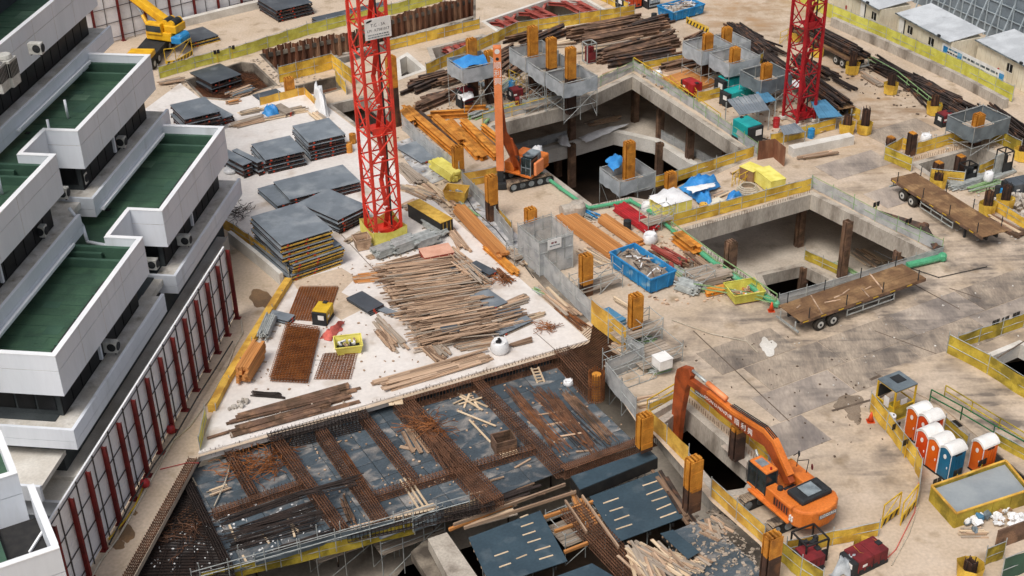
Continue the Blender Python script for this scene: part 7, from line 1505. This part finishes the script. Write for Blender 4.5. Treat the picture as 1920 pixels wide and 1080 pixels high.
# banner on the lime barrier
p, q = at(1762, 118), at(1876, 176); d = (q - p).normalized(); nn = V(d.y, -d.x, 0); bn = thing('banner', 'white banner with blue marks on the barrier before the cabins', 'banner', p, 0, None, world=True); piece('sheet', 'white_paint', bn, p + UZ * 1.5, q + UZ * 1.5, .03, 1.15)
L = (q - p).length
dashes(bn, p.lerp(q, .63) + UZ * 1.66 + nn * .02, d, UZ, 8, L * .56, .2, 'machine_grey'); dashes(bn, p.lerp(q, .66) + UZ * 1.26 + nn * .02, d, UZ, 8, L * .12, .18, 'machine_grey'); dashes(bn, p.lerp(q, .16) + UZ * 1.75 + nn * .02, d, UZ, 8, L * .2, .14, 'loo_blue'); dashes(bn, p.lerp(q, .16) + UZ * 1.42 + nn * .02, d, UZ, 8, L * .2, .14, 'machine_dark')
for f in (.06, .3, .97): c_ = p.lerp(q, f) + UZ * 1.5 + nn * .018; piece('blue_mark', 'blue_paint', bn, c_ - d * .3, c_ + d * .3, .02, .7)
# dark green skip bottom right, far machines at the top
fence('dark green netting on a scaffold at the bottom right corner', [(1875,1092),(1925,1072)], 1.6, 'green_beam', group='yellow safety barriers'); fence('olive netting beside the bottom right scaffold', [(1845,1062),(1880,1048)], 1.2, 'olive_net'); generator('orange and red machine at the top behind the barrier', (1168, 22), R(28), 2.4, 1.6, 1.4, 'loo_red', 'red machines'); generator('pale blue machine box left of the far skip', (1215, 18), R(28), 1.6, 1.4, 1.6, 'barrier_frame', 'red machines', False)
for lab, x, y in (('orange cone at the corner of the square pit', 1446, 583), ('orange cone at the curved barrier end', 1632, 790)):
    o = at(x, y); t = thing('traffic_cone', lab, 'cone', o, 0, 'orange cones'); MB().lathe((0, 0, .05), [(.2, 0), (.04, .65)], 12).build('cone_body', 'loo_red', t, smooth=True); pbox('base', 'loo_red', t, (0, 0, .025), (.45, .45, .05)); MB().lathe((0, 0, .3), [(.135, 0), (.1, .15)], 12).build('band', 'white_paint', t)
o = at(1118, 748, ZF); rc = thing('column_cage', 'round rusty column cage with bright starter bars at the rebar corner', 'rebar', o, 0)
for k in range(22): a = k * .2856; piece('starter_bar', 'rebar_bright' , rc, (.5 * math.cos(a), .5 * math.sin(a), 0), (.5 * math.cos(a), .5 * math.sin(a), 2.1 + jit(.15)), .07, .07, 'tube')
for k in range(9): b = MB(); b.path([V(.53 * math.cos(i * .5236), .53 * math.sin(i * .5236), .1 + k * .2) for i in range(13)], .02, 4); b.build('hoop', 'rebar', rc)
MB().lathe((0, 0, 0), [(.3, 0), (.3, 1.9)], 12).build('steel_core', 'post_orange', rc)
for lab, x, y in (('red warning ball at the foot of the hoarding', 321, 812), ('second red warning ball at the foot of the hoarding', 273, 913)): o = at(x, y, .02); t = thing('warning_ball', lab, 'ball', o, 0, 'red balls'); b = MB(); b.lathe((0, 0, 0), [(.1, .02), (.26, .12), (.3, .3), (.24, .48), (.08, .58)], 14); b.build('ball', 'red_paint', t, smooth=True); MB().tube((0, 0, .56), (0, 0, .66), .05, 8).build('cap', 'machine_dark', t)
MB_ = MB(); gt = thing('gully_frame', 'yellow guard frame leaning on the stack behind the terrace', 'frame', at(370, 236, .12), 0, None, world=True)
a, b = at(368, 246, .12), at(404, 236, .12)
for z0, z1 in ((a, a + UZ * 1.2), (b, b + UZ * 1.2), (a + UZ * 1.2, b + UZ * 1.2), (a + UZ * .6, b + UZ * .6)): piece('tube', 'yellow_paint', gt, z0, z1, .08, .08, 'tube')

# ---------------------------------------------------------------- closer clutter of the working areas
def many(rows):
    for lab, a, b, n, sp, ms, kind, wd, z in rows:
        p, q = at(*a, z), at(*b, z); planks(lab, (p + q) / 2, ang(p, q), n, (q - p).length, sp, 3, ms[0], z, 'material_pile', 'material piles about the site', wd, wd * (.5 if kind == 'box' else 1), .1, 'materials', kind, .12, ms=ms)
ST, TB, GV, RB = ['steel_brown', 'steel_dark'], ['plank', 'plank_grey', 'plank_pale'], ['galv', 'rail_green'], ['rebar', 'rebar_bright']
many([
 ('brown sections by the tall dark king post', (770, 165), (840, 150), 10, 1.6, ST, 'ibeam', .28, 0), ('dark plates below the yellow platform', (800, 195), (858, 178), 12, 1.4, ST, 'box', .4, 0), ('scaffold tubes behind the raised arm', (945, 205), (1010, 190), 26, 1.6, GV, 'tube', .08, 0), ('planks under the three wrapped platforms', (965, 170), (1020, 150), 24, 2.4, TB, 'box', .2, 0),
 ('tubes and boards in front of the platform row', (985, 200), (1050, 186), 20, 1.2, GV + TB, 'box', .14, 0), ('steel lengths behind the blue sheeted platform', (905, 128), (960, 100), 16, 2.6, ST, 'ibeam', .26, 0), ('grey pipes lying at the left corner of the big pit', (880, 225), (925, 205), 14, 1.2, GV, 'tube', .14, 0), ('boards behind the dark red machine', (885, 195), (935, 178), 18, 1.6, TB, 'box', .2, 0),
 ('steel lengths at the foot of the strut pit barrier', (985, 92), (1060, 62), 12, 1.4, ST, 'ibeam', .26, 0), ('long dark sections beside the frame cage', (1120, 108), (1230, 82), 14, 1.4, ST, 'ibeam', .26, 0), ('long pale boards across the steel yard', (1090, 100), (1190, 76), 8, 1.0, TB, 'box', .24, 0), ('dark sections beyond the far skip', (1170, 62), (1260, 38), 10, 1.2, ST, 'ibeam', .24, 0),
 ('boards scattered round the plank pallet', (1240, 165), (1300, 148), 18, 2.2, TB, 'box', .2, 0), ('brown boards between the wrapped platforms', (1320, 150), (1400, 140), 24, 2.8, TB + ST, 'box', .24, 0), ('scrap steel under the slate platform', (1395, 160), (1450, 150), 20, 1.6, ST, 'ibeam', .16, 0), ('boards behind the corrugated roofs', (1440, 180), (1478, 170), 16, 1.2, TB, 'box', .2, 0),
 ('timber around the crimson crane foot', (1460, 262), (1540, 244), 16, 1.0, TB, 'box', .14, 0), ('dark bars on the lane below the trailer load', (1560, 150), (1600, 172), 16, 1.2, ['rebar_dark'], 'tube', .1, 0), ('pale boards beside the cabin lane', (1615, 140), (1660, 165), 12, 1.0, TB, 'box', .2, 0), ('grey boards beneath the right edge platform', (1850, 250), (1900, 240), 12, 1.2, TB, 'box', .2, 0),
 ('scaffold tubes on the walkway beside the bin', (850, 372), (890, 410), 14, .8, GV, 'tube', .07, .05), ('boards on the concrete right of the red mast', (770, 355), (810, 372), 24, 1.6, TB, 'box', .16, .1), ('splintered boards beside the yellow bin', (805, 365), (835, 380), 20, 1.2, TB, 'box', .12, .05), ('grey boards along the netting by the cream block', (800, 345), (850, 385), 12, .7, TB, 'box', .18, .05),
 ('brown boards before the galvanised stacks', (735, 505), (790, 490), 26, 1.4, TB, 'box', .16, .12), ('boards between the red crate and the walkway beams', (848, 470), (885, 505), 22, .9, TB, 'box', .14, .12), ('rusty bars beside the walkway beams', (930, 505), (960, 530), 20, .9, RB, 'tube', .06, .12), ('boards at the foot of the grey enclosure', (955, 470), (985, 500), 12, .9, TB, 'box', .18, 0),
 ('offcuts around the orange timbers', (1090, 470), (1140, 500), 16, 1.6, TB, 'box', .1, 0), ('blue and grey pipes behind the orange timbers', (1080, 395), (1120, 412), 14, .9, ['blue_paint', 'galv'], 'tube', .12, 0), ('rusty sections along the green pipe', (1225, 470), (1290, 505), 18, 1.0, ['strut_red', 'steel_brown'], 'ibeam', .16, 0), ('long bent tubes behind the blue skip', (1235, 485), (1330, 548), 16, .9, GV, 'tube', .07, 0), ('brown planks beneath the pit edge rail', (1290, 480), (1345, 520), 18, .9, ['plank', 'steel_brown'], 'box', .2, 0),
 ('scrap boards beside the second king post', (1150, 650), (1190, 670), 16, 1.0, TB, 'box', .14, 0), ('scaffold tubes stacked by the water tank', (1215, 700), (1255, 690), 26, 1.2, GV, 'tube', .07, 0), ('boards on the scaffold by the yellow rail', (1195, 760), (1235, 750), 16, 1.0, TB, 'box', .2, 0),
 ('dark scrap on the floor of the big pit', (1090, 420), (1170, 400), 40, 3.5, RB + ['rebar_dark'], 'tube', .1, ZP), ('rusty bars on the floor of the big pit', (1040, 400), (1110, 420), 40, 3.0, RB, 'tube', .08, ZP), ('boards on the basement floor of the big pit', (1105, 235), (1160, 222), 10, 1.6, TB, 'box', .2, ZB), ('pipes on the basement floor of the square pit', (1560, 495), (1610, 520), 10, 1.0, GV, 'tube', .1, ZB), ('scrap on the basement floor of the square pit', (1600, 470), (1650, 500), 14, 1.8, TB, 'box', .16, ZB),
 ('scattered bars on the red brown bed', (400, 175), (480, 150), 40, 3.0, RB, 'tube', .05, -1.0), ('boards along the edge of the brown pit', (560, 172), (610, 160), 16, 1.2, TB, 'box', .2, -1.0), ('pale boards near the tall stack', (590, 215), (625, 245), 12, .8, TB, 'box', .18, .12), ('loose boards at the back of the slab', (500, 225), (545, 215), 12, .8, TB, 'box', .14, .12), ('rusty plates in the sheet pile trench', (600, 150), (700, 120), 14, 1.0, ST, 'box', .5, -3.0),
 ('black bars beside the orange baulks', (475, 740), (530, 745), 16, .5, ['rebar_dark'], 'tube', .08, .12), ('bars laid across the right hand bay', (1000, 760), (1080, 850), 16, 2.6, RB, 'tube', .05, ZF), ('short boards in the left dusty bay', (390, 930), (430, 915), 8, .8, TB, 'box', .1, ZF), ('black bars over the second bay', (560, 930), (680, 900), 14, .8, ['rebar_dark'], 'tube', .06, ZF + .75), ('boards along the lower railing', (640, 1000), (800, 960), 10, .5, TB, 'box', .16, ZF + .02), ('boards beside the slotted table', (870, 985), (960, 955), 14, 1.0, TB, 'box', .14, -1.6),
 ('scrap under the right trailer', (1700, 365), (1760, 400), 10, 1.4, ST, 'box', .2, 0), ('boards beside the column stubs', (1860, 410), (1915, 440), 14, 1.0, TB + ST, 'box', .2, 0), ('grey tubes by the right hand pit', (1815, 360), (1880, 342), 20, 1.4, GV, 'tube', .09, 0), ('wood scraps by the pond', (1800, 1000), (1850, 1000), 12, .8, TB, 'box', .1, 0)])
wall('long yellow wrapped kerb between the slab and the path', [(542,533),(526,558),(468,652),(425,722),(398,774)], .55, .5, 'ply_yellow', 'wrapped_barrier', 'barrier')
# concrete pipe, drums, gas bottles, props
pipe('large grey concrete pipe behind the orange timbers', [(1053,398),(1082,392)], .55, 'concrete', .56, 'concrete_pipe', 'pipe', None, False, 16)
def drum(label, x, y, m, z=0., r=.3, h=.85, group='drums about the site'):
    o = at(x, y, z); t = thing('oil_drum', label, 'drum', o, 0, group); MB().lathe((0, 0, 0), [(r, 0), (r, h * .33), (r * 1.05, h * .35), (r, h * .37), (r, h * .64), (r * 1.05, h * .66), (r, h * .68), (r, h)], 14).build('shell', m, t); MB().lathe((0, 0, h - .02), [(r * .92, 0), (r * .9, .01)], 14).build('lid', m, t); MB().lathe((r * .5, 0, h), [(.05, 0), (.05, .04)], 8).build('bung', 'machine_dark', t)
for a in (('blue drum behind the three wrapped platforms', 960, 168, 'blue_paint'), ('dark drum beside the red tubes', 1176, 432, 'machine_dark'), ('dark red drum by the yellow frames', 972, 200, 'red_dark'), ('blue drum by the lone dark machine', 1880, 372, 'blue_paint'), ('rusty drum beside the grey stack near the brown pit', 662, 268, 'post_orange', .12), ('rusty drum by the tall stack', 655, 285, 'steel_orange', .12), ('yellow drum among the cream boxes', 1318, 400, 'ply_yellow'), ('dark drum by the rubble', 1870, 368, 'machine_dark'), ('white drum beside the guard booth', 1668, 800, 'tarp_white'), ('blue drum beside the crimson crane', 1520, 258, 'blue_paint'), ('red drum by the first teal generator', 1455, 238, 'red_paint'), ('dark drum near the far skip', 1226, 40, 'machine_dark')): drum(*a)
def pframe(label, a, b, h, m='yellow_paint', z=0., group='yellow pipe frames'):
    p, q = at(*a, z), at(*b, z); t = thing('pipe_frame', label, 'frame', p, 0, group, world=True)
    for u in (p, q, p.lerp(q, .5)): piece('upright', m, t, u, u + UZ * h, .06, .06, 'tube')
    for zz in (h, h * .5): piece('cross_tube', m, t, p + UZ * zz, q + UZ * zz, .06, .06, 'tube')
    piece('diagonal', m, t, p, q + UZ * h, .05, .05, 'tube')
for lab, a, b, h in (('yellow pipe frame behind the raised arm', (955, 155), (975, 165), 1.3), ('yellow pipe frame under the middle wrapped platform', (968, 178), (990, 160), 1.3), ('yellow frame round the red generator, left', (1256, 160), (1290, 190), 1.0), ('yellow frame round the red generator, right', (1290, 165), (1306, 190), 1.0), ('yellow beam frame at the corner of the big pit', (998, 205), (1052, 192), .8), ('second yellow beam frame at the corner of the big pit', (940, 212), (972, 205), .8), ('yellow frame near the crimson crane, back', (1462, 82), (1490, 70), 1.2), ('green and yellow frame on the middle platform', (1372, 350), (1385, 342), 1.2), ('second green and yellow frame on the middle platform', (1385, 350), (1408, 338), 1.0), ('yellow frame above the excavator pit', (1300, 740), (1360, 790), .9)): pframe(lab, a, b, h)
# cables and hoses across the yard
for lab, pts, r, m in (('black cable winding through the machine yard', [(930,215),(960,200),(990,205),(1040,190)], .04, 'cable'), ('black cable along the walkway', [(862,350),(890,395),(930,430),(970,480),(1000,520)], .04, 'cable'), ('dark hose by the teal generators', [(1380,232),(1400,250),(1440,262),(1480,252)], .05, 'cable'), ('pale hose across the working deck', [(1260,600),(1330,625),(1400,640),(1420,660)], .03, 'hose'), ('black cable across the right deck', [(1640,470),(1700,500),(1760,520),(1850,500)], .03, 'cable'), ('dark cable beside the long yellow fence', [(430,690),(470,670),(505,640),(520,600)], .03, 'cable'), ('white hose lying in the left bay', [(432,858),(428,885),(420,910),(402,948)], .04, 'hose'), ('red string line along the bed edge', [(300,880),(350,868),(372,868)], .025, 'red_paint'), ('black cable past the yellow compressor', [(520,655),(570,640),(610,640),(650,630)], .03, 'cable')): pipe(lab, pts, r, m, .08 if pts[0][1] < 850 else -.7 if 'bay' in lab else .08, 'cable', 'cable', 'hoses and cables', False, 5)
for lab, poly, n, m in (('rubbish in the yard behind the big pit', [(940,130),(1060,100),(1110,150),(1060,185),(930,210)], 260, 'steel_brown'), ('rubbish round the crimson crane', [(1300,120),(1480,110),(1560,240),(1440,270),(1350,200)], 300, 'clay'), ('scraps about the skip and timbers', [(1040,390),(1230,420),(1380,560),(1260,580),(1130,510)], 260, 'plank'), ('scraps on the concrete right of the red crane', [(740,250),(790,240),(960,470),(930,520),(790,400)], 260, 'plank_grey'), ('dirt along the lane by the cabins', [(1520,40),(1640,100),(1850,210),(1780,240),(1600,170)], 200, 'kerb_dark'), ('pale chips across the right hand deck', [(1480,640),(1900,500),(1920,640),(1640,760),(1500,760)], 40, 'concrete_pale'), ('scraps along the foot of the far fence', [(300,160),(480,110),(620,150),(600,190),(440,210)], 220, 'plank_grey'), ('chips on the deck by the right hand pit', [(1650,260),(1900,240),(1910,460),(1800,450)], 200, 'rubble')): litter(lab, poly, n, .03, m, .16 if n < 50 else .3)

def starters(label, px, z=.03, h=.55, sp=.22, m='rebar', group='starter bars along the edges'):
    pts = pp(px, z); t = thing('starter_bars', label, 'rebar', pts[0], 0, group, world=True)
    for a, b in zip(pts, pts[1:]):
        mb = MB(); n = max(1, int((b - a).length / sp))
        for i in range(n + 1): p = a.lerp(b, i / n) + V(jit(.03), jit(.03), 0); mb.tube(p, p + V(jit(.05), jit(.05), h * rnd.uniform(.75, 1.15)), .018, 3, cap=False)
        tag(mb.build('upright_bars', m, t), kind='stuff')
for a in (('starter bars along the left edge of the square pit', [(1270,440),(1360,503),(1452,566)]), ('starter bars along the right edge of the square pit', [(1528,362),(1640,422),(1758,480)], -.5, .5), ('starter bars along the front beam of the middle platform', [(1280,434),(1400,400),(1518,362)], .03, .25), ('starter bars along the right edge of the big pit', [(1195,140),(1300,210),(1415,290)], -.5, .5), ('starter bars along the near edge of the big pit', [(1110,394),(1180,380)]), ('starter bars along the lower edge of the pale slab', [(380,858),(700,764),(1050,664)], -.3, .5, .25), ('starter bars on the beam of the excavator pit', [(1290,752),(1370,820),(1430,875)], .03, .35), ('starter bars by the orange girder', [(1300,500),(1340,530)], 0, .6), ('starter bars round the rear of the right hand pit', [(1715,300),(1830,272)], .03, .3)): starters(*a)
many([
 ('brown joists behind the red struts barrier', (950, 82), (1010, 66), 10, 1.0, ST, 'ibeam', .22, 0), ('boards at the back of the wrapped platform row', (1020, 90), (1075, 82), 14, 1.2, TB, 'box', .2, 0), ('props lying left of the three platforms', (930, 175), (965, 150), 22, 1.6, GV, 'tube', .08, 0), ('boards round the yellow pipe frames', (1000, 178), (1050, 168), 18, 1.2, TB + ST, 'box', .18, 0), ('grey tubes at the big pit rim', (1060, 180), (1110, 160), 18, .8, GV, 'tube', .08, 0), ('boards on the rim of the big pit, far side', (1130, 145), (1180, 130), 12, .8, TB, 'box', .2, 0), ('brown planks left of the pallet yard', (1205, 142), (1250, 150), 14, 1.4, TB, 'box', .22, 0), ('steel offcuts near the orange striped barrier', (1290, 85), (1320, 70), 12, 1.2, ST, 'ibeam', .2, 0),
 ('dark joists beside the black cable heap', (1370, 50), (1420, 80), 30, 1.8, ['rebar_dark', 'steel_dark'], 'ibeam', .16, 0), ('more dark steel below the black cable heap', (1420, 95), (1470, 140), 36, 2.0, ['rebar_dark', 'steel_dark'], 'ibeam', .16, 0), ('dark steel along the cabin lane, near end', (1760, 195), (1830, 235), 40, 2.2, ['rebar_dark', 'steel_dark'], 'ibeam', .16, 0), ('dark steel along the cabin lane, far end', (1640, 118), (1720, 165), 36, 2.0, ['rebar_dark', 'steel_dark'], 'ibeam', .16, 0),
 ('pale boards in front of the crane yard wall', (1500, 300), (1560, 288), 8, .8, TB, 'box', .2, 0), ('boards along the platform with the yellow boxes', (1370, 330), (1410, 318), 14, 1.0, TB, 'box', .18, 0), ('scrap beside the cream open box', (1340, 372), (1365, 362), 12, .9, TB, 'box', .12, 0), ('boards behind the bright yellow box', (1290, 350), (1320, 342), 10, .8, TB, 'box', .16, 0),
 ('props stacked by the grey enclosure', (1000, 545), (1040, 560), 20, .8, GV, 'tube', .08, -.0), ('boards on the walkway gap by the slab', (1020, 545), (1070, 590), 22, .9, TB, 'box', .16, .05), ('rusty bars in the gap beside the pale slab', (1050, 580), (1100, 620), 24, .8, RB, 'tube', .05, .05), ('boards left of the blue cover', (1095, 580), (1120, 600), 14, .8, TB, 'box', .14, 0), ('tubes around the second king post', (1180, 645), (1230, 640), 22, 1.2, GV, 'tube', .07, 0), ('boards below the blue skip', (1150, 560), (1200, 590), 8, .6, TB, 'box', .12, 0),
 ('boards between the slab and the red mast', (650, 455), (680, 440), 10, .6, TB, 'box', .14, .12), ('loose sticks by the plywood crate', (690, 485), (715, 478), 18, .8, TB, 'box', .08, .12), ('grey boards near the spotted pack', (730, 545), (750, 570), 12, .6, TB, 'box', .2, .12), ('broken boards left of the timber heap', (712, 620), (745, 655), 26, 1.0, ['plank_dark', 'plank'], 'box', .1, .12), ('timber offcuts before the timber heap', (790, 650), (830, 680), 24, 1.0, ['plank_dark', 'plank'], 'box', .12, .12), ('dark boards at the front of the timber heap', (860, 655), (930, 640), 30, 1.0, ['plank_dark', 'plank_grey', 'plank'], 'box', .14, .12), ('brown boards right of the white bulk bag', (955, 650), (1000, 640), 8, .5, ['plank_dark'], 'box', .14, .12), ('weathered scraps beside the rusty fixings', (985, 600), (1020, 590), 12, .6, TB, 'box', .1, .12),
 ('dark bars over the left formwork bays', (420, 1010), (620, 955), 22, 1.4, ['rebar_dark'], 'tube', .05, ZF + .3), ('dark bars by the lower railing', (520, 1030), (680, 985), 18, .9, ['rebar_dark'], 'tube', .05, ZF + .1), ('brown bars on the second dusty bay', (640, 850), (700, 930), 10, .5, RB, 'tube', .05, ZF), ('dark boards under the railing end', (860, 965), (1000, 915), 16, .8, ['plank_dark', 'rebar_dark'], 'box', .14, -1.1), ('dark timbers beside the slotted tables', (1080, 925), (1110, 990), 12, .8, ['plank_dark', 'plank_orange'], 'box', .14, -1.4), ('dark timbers behind the second slotted table', (1230, 890), (1300, 990), 14, .7, ['plank_dark', 'steel_dark'], 'box', .16, -1.3)])
scaffold('scaffold edge platform along the big pit, left', (985, 216), 4.0, .9, 1.4); scaffold('scaffold stair at the corner of the square pit', (1300, 548), 1.8, 1.0, 1.2); scaffold('scaffold in front of the netting by the rebar corner', (1145, 725), 2.2, 1.0, 2.0, -.8); scaffold('scaffold under the dark grey platform', (1815, 262), 3.0, 2.0, 1.6)
